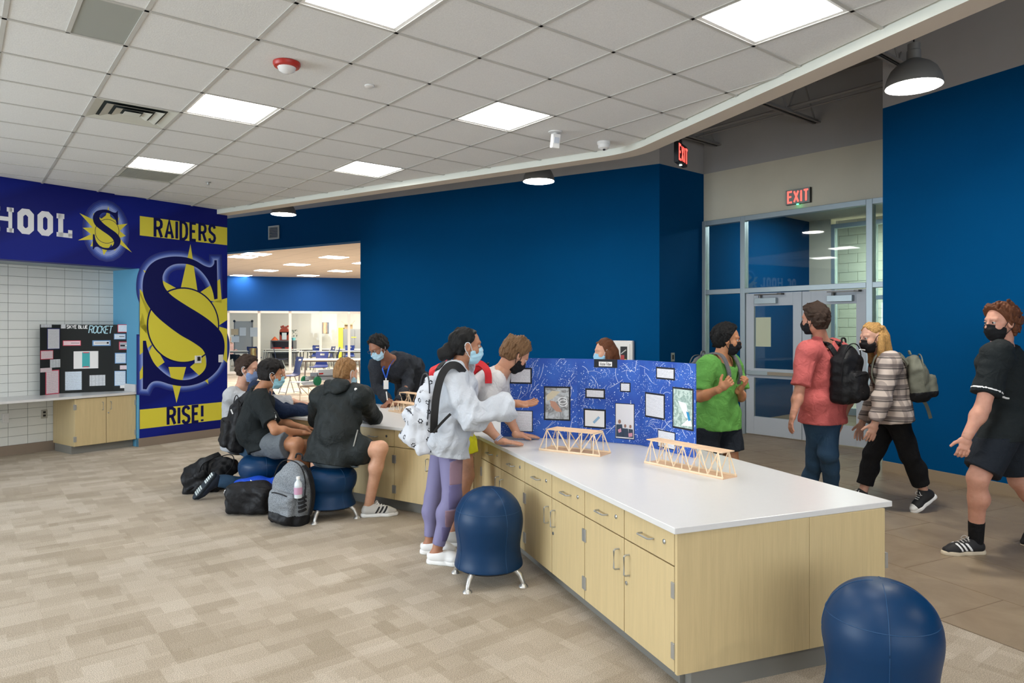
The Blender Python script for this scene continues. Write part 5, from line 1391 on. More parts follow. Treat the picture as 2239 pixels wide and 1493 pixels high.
            F.F = np.where(near, np.maximum(F.F, d), F.F)
        return F
    def shirt(s, m, sleeve=0.7, e=0.022, es=(0.012, 0.02), hem=0.06, name='shirt', wr=(0.006, 26), seed=3, collar=0.0, cuff=0.0, belly=0.0, flare=0.0, neck_cut=0.045, hem_n=None, label=None, hood=False, hem_band=False, drape=''):
        F = s.field(); s.torso(F, e, 0.03, belly)
        hp = s.pelv - s.up * hem
        F.cone(s.pelv + s.up * 0.05, s.pelv - s.up * (hem + 0.08), 0.118 * s.w + e, 0.12 * s.w + e + flare, 0.03, flat=(s.side, 1.42))
        if not s.J.get('seated', np.zeros(1)).any():
            for a in 'lr': F.cone(s.J['h' + a], s.J['h' + a] + (s.J['k' + a] - s.J['h' + a]) * 0.5, 0.094 * s.w + e * 0.8, 0.085 * s.w + e * 0.8, 0.05)
        for a in drape: F.cone(s.J['h' + a], s.J['h' + a] + (s.J['k' + a] - s.J['h' + a]) * 0.52, 0.10 * s.w + e, 0.085 * s.w + e, 0.04)
        if hem_band: F.cone(hp + s.up * 0.05, hp + s.up * 0.02, 0.12 * s.w + e - 0.014, 0.12 * s.w + e - 0.014, 0.01, flat=(s.side, 1.32))
        F.wrinkle(wr[0], wr[1], seed); F.wrinkle(wr[0] * 0.5, wr[1] * 2.1, seed + 9)
        n = -s.up if hem_n is None else unit(hem_n)
        F.F = np.maximum(F.F, F.lin(hp, n).astype(np.float32))
        E_ = F.F + 0.0; s.env = (E_, hp)
        for a in 'lr':
            G_ = s.sleeve_field(a, sleeve, es[0], es[1], cuff=cuff); k = 0.03
            G_.wrinkle(wr[0], wr[1], seed); G_.wrinkle(wr[0] * 0.5, wr[1] * 2.1, seed + 9)
            hh = np.clip(0.5 + 0.5 * (F.F - G_.F) / k, 0, 1); F.F = F.F + (G_.F - F.F) * hh - k * hh * (1 - hh)
        c = s.chest + s.up * neck_cut; nd = unit(s.head - s.chest + s.fwd * 0.06)
        d = F.lin(c, nd).astype(np.float32); R = ((F.ax[0] - c[0]) ** 2)[:, None, None] + ((F.ax[1] - c[1]) ** 2)[None, :, None] + ((F.ax[2] - c[2]) ** 2)[None, None, :] < 0.15 ** 2
        F.F = np.where(R, np.maximum(F.F, d), F.F)
        s.topF = F
        o = s.child(name, [F.mesh()], m, label); s.top = o
        if collar:
            mb_ = MB(); n1, n2 = s.side, unit(cross(nd, s.side)); cc = c - nd * 0.006
            mb_.tube([tuple(cc + (n1 * math.cos(a) * 0.072 + n2 * math.sin(a) * 0.066) * s.w) for a in np.linspace(0, 2 * math.pi, 24, endpoint=False)], collar, 8, closed=True)
            s.mb('collar', mb_, m, parent=o)
        if hood:
            Hd = Field(s.chest - 0.26, s.chest + 0.26, 0.008); b = s.chest - s.fwd * 0.085 + s.up * 0.085
            Hd.cone(b - s.side * 0.075, b + s.side * 0.075, 0.056, 0.056, 0.02); Hd.cone(b - s.up * 0.06 - s.fwd * 0.02 - s.side * 0.03, b - s.up * 0.06 - s.fwd * 0.02 + s.side * 0.03, 0.05, 0.05, 0.03)
            for x in (-1, 1): Hd.cone(b + s.side * 0.075 * x, s.chest + s.side * 0.085 * x + s.fwd * 0.045 + s.up * 0.045, 0.05, 0.03, 0.02)
            Hd.wrinkle(0.008, 45, 8)
            Hd.cone(s.chest, s.head, 0.062, 0.06, 0.01, 's')
            s.child('hood', [Hd.mesh()], m, parent=o)
        return o
    def bottoms(s, m, kind='shorts', e=0.022, frac=0.8, name=None, wr=(0.005, 28), seed=5, flare=0.012, taper=None, label=None):
        J = s.J; w = s.w; F = s.field()
        ep = min(e, 0.010); F.cone(s.pelv + s.up * 0.08, s.pelv - s.up * 0.02, 0.112 * w + ep, 0.122 * w + ep, 0.03, flat=(s.side, 1.3))
        d = F.lin(s.pelv + s.up * 0.08, s.up).astype(np.float32); F.F = np.maximum(F.F, d)
        for a in 'lr':
            h, k, an = J['h' + a], J['k' + a], J['a' + a]; G_ = s.field()
            if kind == 'shorts':
                P = h + (k - h) * frac; G_.cone(h, h + (k - h) * 0.35, 0.092 * w + e * 0.3, 0.088 * w + e, 0.01); G_.cone(h + (k - h) * 0.35, P + (k - h) * 0.08, 0.088 * w + e, 0.072 * w + e + flare, 0.02); G_.cut(P, k - h)
            else:
                t = taper or e; P = k + (an - k) * frac
                G_.cone(h, k, 0.092 * w + e, 0.062 * w + e, 0.02); G_.cone(k, P + (an - k) * 0.06, 0.060 * w + e, 0.040 * w + t, 0.03)
                ax = unit(an - k); back = -s.fwd; back = unit(back - ax * (back @ ax)); G_.ell(k * 0.68 + an * 0.32 + back * 0.018, (0.053 * w + e,) * 3, None, 0.05)
                dd = G_.lin(P, an - k).astype(np.float32); R = ((G_.ax[0] - an[0]) ** 2)[:, None, None] + ((G_.ax[1] - an[1]) ** 2)[None, :, None] + ((G_.ax[2] - an[2]) ** 2)[None, None, :] < 0.2 ** 2
                G_.F = np.where(R, np.maximum(G_.F, dd), G_.F)
            kk = 0.02; hh = np.clip(0.5 + 0.5 * (F.F - G_.F) / kk, 0, 1); F.F = F.F + (G_.F - F.F) * hh - kk * hh * (1 - hh)
        if wr[0]: F.wrinkle(wr[0], wr[1], seed)
        if hasattr(s, 'env') and not s.J.get('seated', np.zeros(1)).any():
            hp = s.env[1]; d = F.lin(hp + s.up * 0.03, s.up).astype(np.float32); R = ((F.ax[0] - hp[0]) ** 2)[:, None, None] + ((F.ax[1] - hp[1]) ** 2)[None, :, None] + ((F.ax[2] - hp[2]) ** 2)[None, None, :] < 0.34 ** 2
            F.F = np.where(R, np.maximum(F.F, d), F.F)
        elif hasattr(s, 'env') and 'envcut' in s.J:
            above = F.lin(s.env[1] + s.up * 0.02, -s.up); sol = np.maximum(s.env[0] - 0.022, above); F.F = np.maximum(F.F, -sol).astype(np.float32)
        s.botF = F
        s.bot = s.child(name or kind, [F.mesh()], m, label); return s.bot
    def sock(s, a, m, top=0.16):
        k, an = s.J['k' + a], s.J['a' + a]; F = Field(an - 0.16, an + 0.2, 0.006); ax = unit(k - an)
        F.cone(an - ax * 0.03, an + ax * top, 0.040 * s.w, 0.046 * s.w, 0.01); F.cut(an + ax * (top - 0.02), ax); s.child('sock', [F.mesh()], m)
    def shoe(s, a, m, m_sole, style='sneaker', stripe=None, lace=None, toecap=None, L=0.285, sole_z=None, tilt=None, sole_h=0.028):
        """sole_z: height of the ground under the shoe; tilt: toe direction with pitch"""
        an = s.J['a' + a]; t = unit(s.J['t' + a]); upv = np.array((0, 0, 1.0)) if tilt is None else unit(tilt); sd = unit(cross(t, upv)); upv = unit(cross(sd, t))
        bot = an - upv * (0.085 if sole_z is None else (an[2] - sole_z)); heel = bot - t * 0.06
        def P(x, y, z): return heel + t * x * L + sd * y + upv * z
        lo, hi = np.minimum(P(-.1, 0, -.06), P(1.1, 0, .2)) - 0.12, np.maximum(P(-.1, 0, -.06), P(1.1, 0, .2)) + 0.12
        U = Field(lo, hi, 0.005); sh = sole_h
        U.cone(P(0.13, 0, sh + 0.022), P(0.35, 0, sh + 0.026), 0.035, 0.036, 0.02); U.cone(P(0.35, 0, sh + 0.024), P(0.72, 0, sh + 0.012), 0.037, 0.036, 0.03, flat=(sd, 1.12)); U.cone(P(0.72, 0, sh + 0.012), P(0.9, 0, sh + 0.006), 0.036, 0.026, 0.03, flat=(sd, 1.2))
        if style != 'slip': U.cone(P(0.16, 0, sh + 0.03), an + upv * 0.02 + t * 0.005, 0.038, 0.041, 0.03)
        else: U.cone(P(0.14, 0, sh + 0.03), P(0.2, 0, sh + 0.05), 0.036, 0.036, 0.03)
        U.cone(P(0.32, 0, sh + 0.06), P(0.6, 0, sh + 0.036), 0.026, 0.022, 0.03)
        topz = {'sneaker': 0.105, 'slip': 0.078, 'high': 0.14}[style]
        U.cut(P(0.2, 0, topz), unit(upv * 0.95 + -t * 0.12)); U.cut(P(0, 0, sh - 0.004), -upv)
        UF = U.F.copy(); o = s.child('shoe', [U.mesh()], m)
        S_ = Field(lo, hi, 0.005)
        S_.cone(P(0.1, 0, sh * .5), P(0.4, 0, sh * .5), 0.038, 0.036, 0.01); S_.cone(P(0.4, 0, sh * .5), P(0.74, 0, sh * .5), 0.036, 0.044, 0.03); S_.cone(P(0.74, 0, sh * .5), P(0.93, 0, sh * .5), 0.044, 0.03, 0.03)
        S_.cut(P(0, 0, sh + 0.004), upv); S_.cut(P(0, 0, 0.0), -upv)
        s.child('sole', [S_.mesh()], m_sole, parent=o)
        if stripe:
            T_ = Field(lo, hi, 0.005); T_.F = np.maximum(np.abs(UF) - 0.003, 0) ; T_.F = UF - 0.0025
            sl_dir = unit(t * 0.8 + upv * 0.6); acc = np.full_like(UF, 1.0)
            for q in (0.42, 0.53, 0.64):
                d = np.abs(T_.lin(P(q, 0, sh + 0.02), unit(t * 0.85 - upv * 0.53))) - 0.008; acc = np.minimum(acc, d)
            T_.F = np.maximum(T_.F, acc.astype(np.float32)); T_.cut(P(0, 0, sh + 0.058), upv); T_.cut(P(0, 0, sh + 0.006), -upv)
            d = 0.012 - np.abs(T_.lin(P(0, 0, 0), sd)); T_.F = np.maximum(T_.F, d.astype(np.float32)); s.child('stripe', [T_.mesh()], stripe, parent=o)
        if toecap:
            T_ = Field(lo, hi, 0.005); T_.F = UF - 0.0025; T_.cut(P(0.83, 0, 0), -t); s.child('toe_cap', [T_.mesh()], toecap, parent=o)
        if lace:
            mb_ = MB()
            for q in (0.40, 0.47, 0.54, 0.61):
                z = sh + 0.088 - (q - 0.35) * 0.10; mb_.tube([tuple(P(q, -0.022, z - 0.006)), tuple(P(q + 0.02, 0, z + 0.004)), tuple(P(q, 0.022, z - 0.006))], 0.003, 6)
            for y in (-1, 1): mb_.tube(catmull([tuple(P(0.38, 0, sh + 0.088)), tuple(P(0.42, 0.02 * y, sh + 0.1)), tuple(P(0.47, 0.035 * y, sh + 0.08)), tuple(P(0.42, 0.028 * y, sh + 0.07))], 4), 0.0025, 6)
            s.mb('lace', mb_, lace, parent=o)
        return o
def tex_decal(name, F0, keep, m, parent, base):
    """thin patch that follows a surface: F0 field, keep = distance array (negative keeps)"""
    G_ = Field.__new__(Field); G_.h = F0.h; G_.lo = F0.lo; G_.n = F0.n; G_.ax = F0.ax
    G_.F = np.maximum(F0.F - 0.0025, keep).astype(np.float32)
    o = quad_object(name, [G_.mesh()], m, base=base); o.parent = parent; o.location = (0, 0, 0); return o
# ------------------------------------------------------------------ backpacks
def backpack(loc_pts, label, m, m_dark, size=(0.30, 0.46, 0.17), up=(0, 0, 1), back=(0, -1, 0), pocket=True, straps=None, seed=2, slump=0.006, zip_m=None, side_pocket=None, cat='backpack', logo=None, lower=None, res=0.008, fr=None, worn=False):
    """loc_pts: centre; back: direction the front pocket faces (away from the wearer)"""
    c = np.array(loc_pts, float); u = unit(up); b = unit(np.array(back) - u * (np.array(back) @ u)); sd = unit(cross(b, u)); W, H_, Dp = size; ax = np.array([sd, b, u])
    lo, hi = c - max(size) * 0.75 - 0.05, c + max(size) * 0.75 + 0.05
    F = Field(lo, hi, res)
    def Q(x, y, z): return c + sd * x * W / 2 + b * y * Dp / 2 + u * z * H_ / 2
    F.cone(Q(0, -.15, -.68), Q(0, -.2, .45), 0.78 * Dp / 2, 0.72 * Dp / 2, 0.02, flat=(sd, W / Dp)); F.cone(Q(0, -.2, .45), Q(0, -.3, .72), 0.72 * Dp / 2, 0.5 * Dp / 2, 0.03, flat=(sd, W / Dp * 0.95))
    F.box(Q(0, -.25, -.25), (W * .47, Dp * .36, H_ * .40), ax, 0.05, 0.03)
    if pocket: F.box(Q(0, .62, -.42), (W * .36, Dp * .22, H_ * .24), ax, 0.04, 0.015)
    F.wrinkle(slump, 30, seed); F.wrinkle(slump * .5, 62, seed + 4)
    base = c - u * H_ / 2; 
    base = np.array((base[0], base[1], max(base[2], 0.0) if not worn else base[2]))
    o = quad_object('backpack', [F.mesh()], m, base=base); tag(o, label, cat)
    def add(name, mb_, mm, smooth=True):
        mb_.v = [tuple(np.array(v) - base) for v in mb_.v]; return mb_.build(name, mm, o, smooth=smooth)
    if lower:
        keep = F.lin(Q(0, 0, -.62), u); tex_decal('base_panel', F, keep, lower, o, base)
    z = MB(); z.tube(catmull([tuple(Q(-.98, .1, -.3)), tuple(Q(-.95, .15, .4)), tuple(Q(-.6, .2, .84)), tuple(Q(0, .2, .96)), tuple(Q(.6, .2, .84)), tuple(Q(.95, .15, .4)), tuple(Q(.98, .1, -.3))], 5), 0.005, 6); add('zip', z, zip_m or m_dark)
    if pocket:
        z = MB(); z.tube(catmull([tuple(Q(-.66, .92, -.1)), tuple(Q(-.3, 1.07, -.02)), tuple(Q(.3, 1.07, -.02)), tuple(Q(.66, .92, -.1))], 4), 0.005, 6); add('pocket_zip', z, zip_m or m_dark)
    hm = MB(); hm.tube(catmull([tuple(Q(-.2, -.5, .98)), tuple(Q(-.15, -.55, 1.12)), tuple(Q(.15, -.55, 1.12)), tuple(Q(.2, -.5, .98))], 4), 0.008, 6); add('grab_handle', hm, m_dark)
    for pts in (straps or []):
        s_ = MB(); s_.tube(catmull([tuple(p) for p in pts[0]], 5), 0, flat=(pts[1], 0.012, pts[2])); add('shoulder_strap', s_, pts[3] if len(pts) > 3 else m_dark)
    o_field = F
    return o, F, base, Q, add
# ------------------------------------------------------------------ materials of clothes
C_WHITE = cloth_mat('white_fleece', (192, 197, 205)); C_TEE = cloth_mat('white_tee', (206, 204, 204)); C_PURPLE = cloth_mat('purple_legging', (128, 124, 162), 0.6, 700, (30, 0.05, 0.006))
C_PURD = cloth_mat('purple_mesh', (138, 112, 126), 0.55, 900, (30, 0.05, 0.006)); C_PURDARK = cloth_mat('purple_dark', (104, 98, 138), 0.6, 700, (30, 0.05, 0.006))
C_BLACK = cloth_mat('black_jacket', (27, 33, 34), 0.6, 300, (16, 0.5, 0.03)); C_BTEE = cloth_mat('black_tee', (26, 32, 34), 0.85)
C_GREY = cloth_mat('grey_shorts', (96, 102, 108), 0.85, heather=((82, 88, 94), (112, 118, 124))); C_GREY2 = cloth_mat('grey_twill', (104, 116, 124), 0.85)
C_NAVY = cloth_mat('navy_hoodie', (26, 40, 66)); C_JEAN = cloth_mat('blue_jeans', (44, 72, 98), 0.8, 900, (20, 0.35, 0.02), heather=((34, 58, 82), (56, 86, 114)))
C_SWEAT = cloth_mat('grey_sweat', (176, 178, 182)); C_SLEEVE = cloth_mat('pale_blue', (166, 184, 204)); C_YEL = cloth_mat('yellow_shorts', (226, 220, 40)); C_TWEED = cloth_mat('dark_tweed', (40, 44, 52), 0.9, 260, (18, 0.3, 0.02), heather=((28, 32, 40), (62, 66, 74)))
C_GREEN = cloth_mat('green_tee', (96, 156, 74)); C_PINK = cloth_mat('coral_tee', (194, 98, 96)); C_BPANT = cloth_mat('black_trousers', (20, 20, 22)); C_SHORTB = cloth_mat('dark_shorts', (28, 34, 42))
def plaid(t, b, c):
    v = t.coords(); col = c
    s = t.new('ShaderNodeSeparateXYZ'); t.link(v, s.inputs[0])
    def band(o, f, w, ph=0.0): return t.math('GREATER_THAN', t.math('SINE', t.math('MULTIPLY_ADD', o, f, ph)), w)
    h = band(s.outputs[2], 70, 0.55); h2 = band(s.outputs[2], 70, 0.9, 1.7); vv = band(t.math('ADD', s.outputs[0], t.math('MULTIPLY', s.outputs[1], 0.7)), 58, 0.55)
    x = t.mix(t.math('MULTIPLY', h, 0.75), (*srgb((206, 192, 182)), 1), srgb((84, 76, 78))); x = t.mix(t.math('MULTIPLY', vv, 0.5), x, srgb((120, 108, 106))); x = t.mix(t.math('MULTIPLY', h2, 0.8), x, srgb((50, 46, 50)))
    t.link(x, b.inputs['Base Color'])
C_PLAID = mat('plaid_flannel', (206, 192, 182), 0.85, fn=plaid, bump=None)
S_WHITE = mat('shoe_white', (236, 236, 236), 0.5); S_GREY = mat('shoe_grey', (196, 194, 190), 0.8, bump=(300, 0.2, 0.002)); S_BLACK = mat('shoe_black', (26, 26, 28), 0.7); S_SOLE = mat('sole_white', (240, 240, 238), 0.5); S_NAVY = mat('shoe_navy', (24, 34, 50), 0.8, bump=(200, 0.3, 0.003)); S_CREAM = mat('sole_cream', (206, 192, 168), 0.6)
M_BANDW = mat('wristband', (170, 176, 200), 0.6)
H_BLACK = hair_mat('black', (13, 12, 12)); H_BROWN = hair_mat('brown', (58, 42, 32)); H_LBROWN = hair_mat('light_brown', (116, 86, 58)); H_BLOND = hair_mat('sandy', (150, 112, 72)); H_YBLOND = hair_mat('blond', (196, 152, 92)); H_AUB = hair_mat('auburn', (104, 62, 38)); H_DARK = hair_mat('dark', (20, 16, 15))
Z3 = lambda z: np.array((0, 0, z))
def floor_fix(J, legs='lr', z=0.088):
    for a in legs: J['a' + a] = Vector((J['a' + a][0], J['a' + a][1], z))
    return J
# ------------------------------------------------------------------ girl in white sweatshirt and purple leggings
J = dict(head=D(1020, 757, 4.90), face=(0.97, 0.24, -0.06), sr=D(990, 818, 4.74), sl=D(1010, 811, 5.06), er=D(1028, 910, 4.64), wr=D(1124, 882, 4.74), dr=(1, 0.06, -0.02), nr=(0.1, -0.35, 1), cr=(0.24, 0.16),
         el=D(1010, 905, 5.1), wl=D(1062, 895, 5.2), hr=D(984, 956, 4.80), hl=D(974, 954, 4.97), kr=D(988, 1085, 4.76), ar=D(955, 1205, 4.72), kl=D(948, 1088, 4.98), al=D(940, 1186, 4.93), tr=(1, -0.2, 0), tl=(1, -0.1, 0))
J = floor_fix(J)
P5 = Person('person in white sweatshirt and purple leggings gesturing toward the display board', J, (170, 122, 96), w=0.93, res=0.0072)
P5.eyes(); P5.hair(H_BLACK, 'bun', vol=0.0, fringe=0.04, nape=-0.06, seed=2); P5.brows(H_BLACK); P5.mask((168, 208, 226))
P5.shirt(C_WHITE, sleeve=1.93, e=0.042, es=(0.044, 0.05), hem=0.115, name='sweatshirt', wr=(0.012, 26), seed=12, collar=0.011, cuff=0.01, belly=0.02, neck_cut=0.05, hem_band=True)
lg = P5.bottoms(C_PURPLE, 'pants', e=0.006, frac=0.90, name='leggings', wr=(0.0, 1), taper=0.005)
F = P5.botF; k_, a_ = P5.J['kr'], P5.J['ar']; h_j = P5.J['hr']
def band_keep(F, p0, p1, n_front, c):
    ax = unit(np.array(p1) - np.array(p0)); d = np.maximum(F.lin(p0, -ax), F.lin(p1, ax)); return np.maximum(d, F.lin(c, -np.array(n_front)))
fr_n = unit((1, -0.25, 0)); near = (F.lin(P5.pelv + np.array((0, 0.0, 0)), (0, 1, 0)))
for (f0, f1, m_, nm) in ((0.42, 0.80, C_PURD, 'mesh_panel'), (0.27, 0.42, C_PURDARK, 'front_panel'), (0.80, 1.25, C_PURDARK, 'front_panel'), (1.25, 1.55, C_PURD, 'mesh_panel'), (1.55, 1.8, C_PURDARK, 'front_panel')):
    pt = lambda f: (h_j + (k_ - h_j) * f) if f <= 1 else (k_ + (a_ - k_) * (f - 1))
    ax = unit(pt(f1) - pt(f0)); keep = np.maximum(F.lin(pt(f0), -(ax + fr_n * 0.35)), F.lin(pt(f1), ax + fr_n * (0.35 if f1 in (0.42, 1.25) else 0.0))); mid = (pt(f0) + pt(f1)) / 2
    keep = np.maximum(keep, F.lin(mid + fr_n * 0.012, -fr_n)); keep = np.maximum(keep, F.lin((h_j + P5.J['hl']) / 2 + np.array((0, 0.02, 0)), (0, 1, 0)))
    tex_decal(nm, F, keep, m_, lg, P5.base)
for a in 'rl': P5.shoe(a, S_WHITE, S_SOLE, 'slip', L=0.25, sole_z=0.0)
er_ = MB(); er_.tube([tuple(P5.H(0.082, -0.01, -0.045) + np.array((math.cos(q) * 0.009, 0, math.sin(q) * 0.012))) for q in np.linspace(0, 6.2, 12)], 0.0016, 5); P5.mb('earring', er_, M_STEEL)
# ------------------------------------------------------------------ boy leaning on the island in a white tee
J = dict(head=D(1127, 776, 5.32), face=(0.70, 0.34, -0.63), hup=(0.55, 0.25, 0.8), sr=D(1080, 834, 5.17), sl=D(1092, 820, 5.50), er=D(1050, 918, 5.08), wr=D(1094, 964, 5.03), dr=(0.97, 0.05, -0.13), nr=(-0.1, 0, -1), cr=(0.06, 0.14),
         el=D(1106, 900, 5.50), wl=D(1132, 950, 5.33), dl=(0.96, 0.2, -0.12), nl=(-0.1, 0, -1), cl=(0.06, 0.14), hr=D(1003, 918, 5.28), hl=D(1003, 914, 5.47), kr=D(1020, 1040, 5.22), ar=D(988, 1165, 5.12), kl=D(1000, 1040, 5.5), al=D(972, 1140, 5.45), tr=(0.96, -0.15, 0), tl=(1, 0.0, 0), spine=D(1045, 862, 5.33))
J = floor_fix(J, z=0.095)
P6 = Person('person in white tee and yellow shorts leaning on the island with both hands', J, (196, 148, 122), w=1.0)
P6.eyes(); P6.hair(H_LBROWN, 'short', vol=0.014, fringe=0.05, seed=5, wr=0.009); P6.brows(H_LBROWN); P6.mask((22, 22, 24), black=True)
P6.shirt(C_TEE, sleeve=0.62, e=0.022, es=(0.016, 0.026), hem=0.02, name='tee_shirt', seed=21, collar=0.007); P6.bottoms(C_YEL, 'shorts', e=0.026, frac=0.62, flare=0.02)
for a in 'rl': P6.shoe(a, S_GREY, S_SOLE, 'sneaker', sole_z=0.0, lace=S_WHITE)
wb_ = MB()
for q in (0.0, 0.013):
    ax = unit(np.array(P6.J['wr']) - np.array(P6.J['er'])); n1 = unit(cross(ax, (0, 0, 1))); n2 = cross(ax, n1); c = P6.J['wr'] - ax * (0.012 + q)
    wb_.tube([tuple(c + (n1 * math.cos(u) + n2 * math.sin(u)) * 0.034) for u in np.linspace(0, 6.283, 20, endpoint=False)], 0.005, 6, closed=True)
P6.mb('wristband', wb_, M_BANDW)
# ------------------------------------------------------------------ boy in the black jacket on a ball chair
J = dict(head=D(757, 816, 6.12), face=(0.58, 0.78, -0.22), sl=D(700, 868, 6.14), sr=D(793, 866, 5.92), er=D(817, 914, 6.22), wr=D(778, 899, 6.55), el=D(692, 915, 6.5), wl=D(735, 893, 6.72),
         hl=(-1.63, 5.99, 0.53), hr=(-1.46, 5.88, 0.53), kr=D(832, 980, 5.80), ar=D(806, 1098, 5.90), kl=D(700, 982, 6.26), al=D(690, 1090, 6.25), tr=(0.96, 0.22, 0), tl=(0.5, 0.8, 0), spine=D(735, 948, 5.9))
J = floor_fix(J, z=0.095)
J['seated'] = (1, 1, 1); J['envcut'] = (1, 1, 1)
P3 = Person('person in black hooded jacket seen from behind, sitting on a ball chair', J, (206, 160, 134), w=1.06)
P3.hair(H_BLOND, 'short', vol=0.002, fringe=0.05, nape=-0.055, seed=8, wr=0.0045); P3.mask((168, 208, 226))
P3.shirt(C_BLACK, sleeve=1.95, e=0.036, es=(0.024, 0.026), hem=0.095, name='jacket', wr=(0.010, 20), seed=31, flare=0.04, drape='r', hood=True, neck_cut=0.05)
P3.bottoms(C_GREY2, 'shorts', e=0.03, frac=0.55, flare=0.02)
P3.shoe('r', S_GREY, S_SOLE, 'sneaker', stripe=S_BLACK, sole_z=0.0, lace=S_WHITE, L=0.3); P3.shoe('l', S_GREY, S_SOLE, 'sneaker', stripe=S_BLACK, sole_z=0.0, lace=S_WHITE, L=0.3)
cb = MB(); cb.tube(catmull([tuple(P3.chest + P3.up * 0.045 + P3.side * x * 0.07 - P3.fwd * (0.062 - abs(x) * 0.05)) for x in (-1, -.5, 0, .5, 1)], 4), 0.012, 8); P3.mb('tee_collar', cb, C_TEE)
zz = MB(); q0 = D(782, 940, 5.72); q1 = D(773, 978, 5.70)
def snap(F, p, dirv, tmax=0.5):
    """first surface point from p along a direction"""
    p = np.array(p, float); dv = unit(dirv)
    for t in np.arange(0, tmax, 0.004):
        i = np.round((p + dv * t - F.lo) / F.h).astype(int)
        if (i < 0).any() or (i >= F.n).any(): continue
        if F.F[tuple(i)] < 0: return p + dv * (t - 0.003)
    return None
vd = lambda p: unit(np.array(p) - np.array((0, 0, CAMZ)))
za, zb_ = snap(P3.topF, np.array(D(782, 940, 5.3)), vd(D(782, 940, 5.3)), 1.2), snap(P3.topF, np.array(D(773, 976, 5.3)), vd(D(773, 976, 5.3)), 1.2)
if za is not None and zb_ is not None: zz.tube([tuple(za), tuple(zb_)], 0.006, 6); P3.mb('pocket_zip', zz, M_STEEL, parent=P3.top)
bd = snap(P3.topF, np.array(D(778, 851, 5.3)), vd(D(778, 851, 5.3)), 1.2)
if bd is not None: P3.mb('round_badge', MB().ball(tuple(bd), 0.013, 0.006, 0.013), M_WHITEP, parent=P3.top)
# ------------------------------------------------------------------ curly haired boy
J = dict(head=D(594, 820, 6.50), face=(0.88, 0.42, -0.12), sr=D(567, 873, 6.36), sl=(-2.46, 6.73, 0.95), er=D(602, 941, 6.20), wr=D(660, 946, 6.34), dr=(1, 0.3, -0.1), nr=(0, 0, -1), el=D(617, 925, 6.72), wl=D(666, 936, 6.62), dl=(1, 0.1, -.1), nl=(0, 0, -1),
         hr=(-2.25, 6.35, 0.53), hl=(-2.36, 6.54, 0.53), kr=D(650, 970, 6.20), ar=D(640, 1090, 6.28), kl=D(668, 975, 6.58), al=D(662, 1075, 6.6), tr=(1, 0.1, 0), tl=(1, 0.2, 0), spine=D(548, 940, 6.42))
J = floor_fix(J)
J['sl'] = Vector((J['sl'][0], J['sl'][1], J['sr'][2] + 0.01))
J['seated'] = (1, 1, 1)
P2 = Person('person in black tee and grey shorts sitting sideways on a ball chair', J, (176, 126, 94), w=1.0)
P2.eyes(); P2.hair(H_DARK, 'short', vol=0.008, fringe=0.05, nape=-0.05, seed=4, curls=520, wr=0.004); P2.brows(H_DARK); P2.mask((150, 200, 214))
P2.shirt(C_BTEE, sleeve=0.78, e=0.026, es=(0.022, 0.034), hem=0.08, name='tee_shirt', seed=44, collar=0.007); P2.bottoms(C_GREY, 'shorts', e=0.03, frac=0.75, flare=0.022)
for a in 'rl': P2.shoe(a, S_BLACK, S_SOLE, 'sneaker', sole_z=0.0)
cn = MB(); cn.tube([tuple(P2.chest + P2.up * 0.05 + (P2.side * math.cos(u) * 0.075 + P2.fwd * math.sin(u) * 0.07)) for u in np.linspace(0, 6.283, 24, endpoint=False)], 0.004, 6, closed=True); P2.mb('neck_cord', cn, M_BLACK)
F = P2.topF; k0 = None
rs = np.random.RandomState(3); keep = np.full_like(F.F, 1.0)
for q in range(9):
    p = snap(F, np.array(D(603 + rs.uniform(-3, 3), 880 + q * 5.2, 5.6)), vd(D(603, 880 + q * 5.2, 5.6)), 1.4)
    if p is None: continue
    d = np.sqrt(F.lin(p, (1, 0, 0)) ** 2 + F.lin(p, (0, 1, 0)) ** 2 + F.lin(p, (0, 0, 1)) ** 2) - rs.uniform(0.008, 0.014); keep = np.minimum(keep, d)
tex_decal('chest_print', F, keep, S_WHITE, P2.top, P2.base)
# ------------------------------------------------------------------ kneeling boy in navy hoodie, mostly hidden
J = dict(head=D(600, 816, 6.98), face=(0.9, 0.35, -0.2), sr=D(572, 868, 6.74), sl=D(578, 866, 7.08), er=D(620, 899, 6.72), wr=D(690, 896, 6.86), el=D(625, 895, 7.1), wl=D(680, 892, 7.2), hr=D(548, 966, 6.76), hl=D(552, 966, 6.94), kr=D(580, 1062, 6.70), ar=D(474, 1052, 6.52), kl=D(618, 985, 6.72), al=D(610, 1068, 6.78), tr=(-0.62, -0.1, -0.78), ur=(0.6, 0.68, -0.45), tl=(1, 0, 0))
J['seated'] = (1, 1, 1)
PK = Person('kneeling person in navy hoodie and jeans, head hidden behind the person on the ball chair', J, (196, 150, 124), w=1.0, fine=False)
PK.hair(H_BROWN, 'short', seed=9); PK.shirt(C_NAVY, sleeve=1.97, e=0.03, es=(0.02, 0.022), hem=0.03, name='hoodie', seed=51, hood=True); PK.bottoms(C_JEAN, 'pants', e=0.014, frac=0.97, taper=0.016, name='jeans', wr=(0.006, 34))
so = PK.shoe('r', S_NAVY, mat('sole_dark', (22, 34, 44), 0.7), 'sneaker', tilt=(0.6, 0.68, -0.45), L=0.29)
PK.shoe('l', S_NAVY, S_SOLE, 'sneaker', sole_z=0.0)
t_ = unit((-0.62, -0.1, -0.78)); up_ = unit((0.6, 0.68, -0.45)); sd_ = unit(cross(t_, up_)); up_ = unit(cross(sd_, t_)); hb = np.array(J['ar']) - up_ * 0.085 - t_ * 0.06
tr_ = MB()
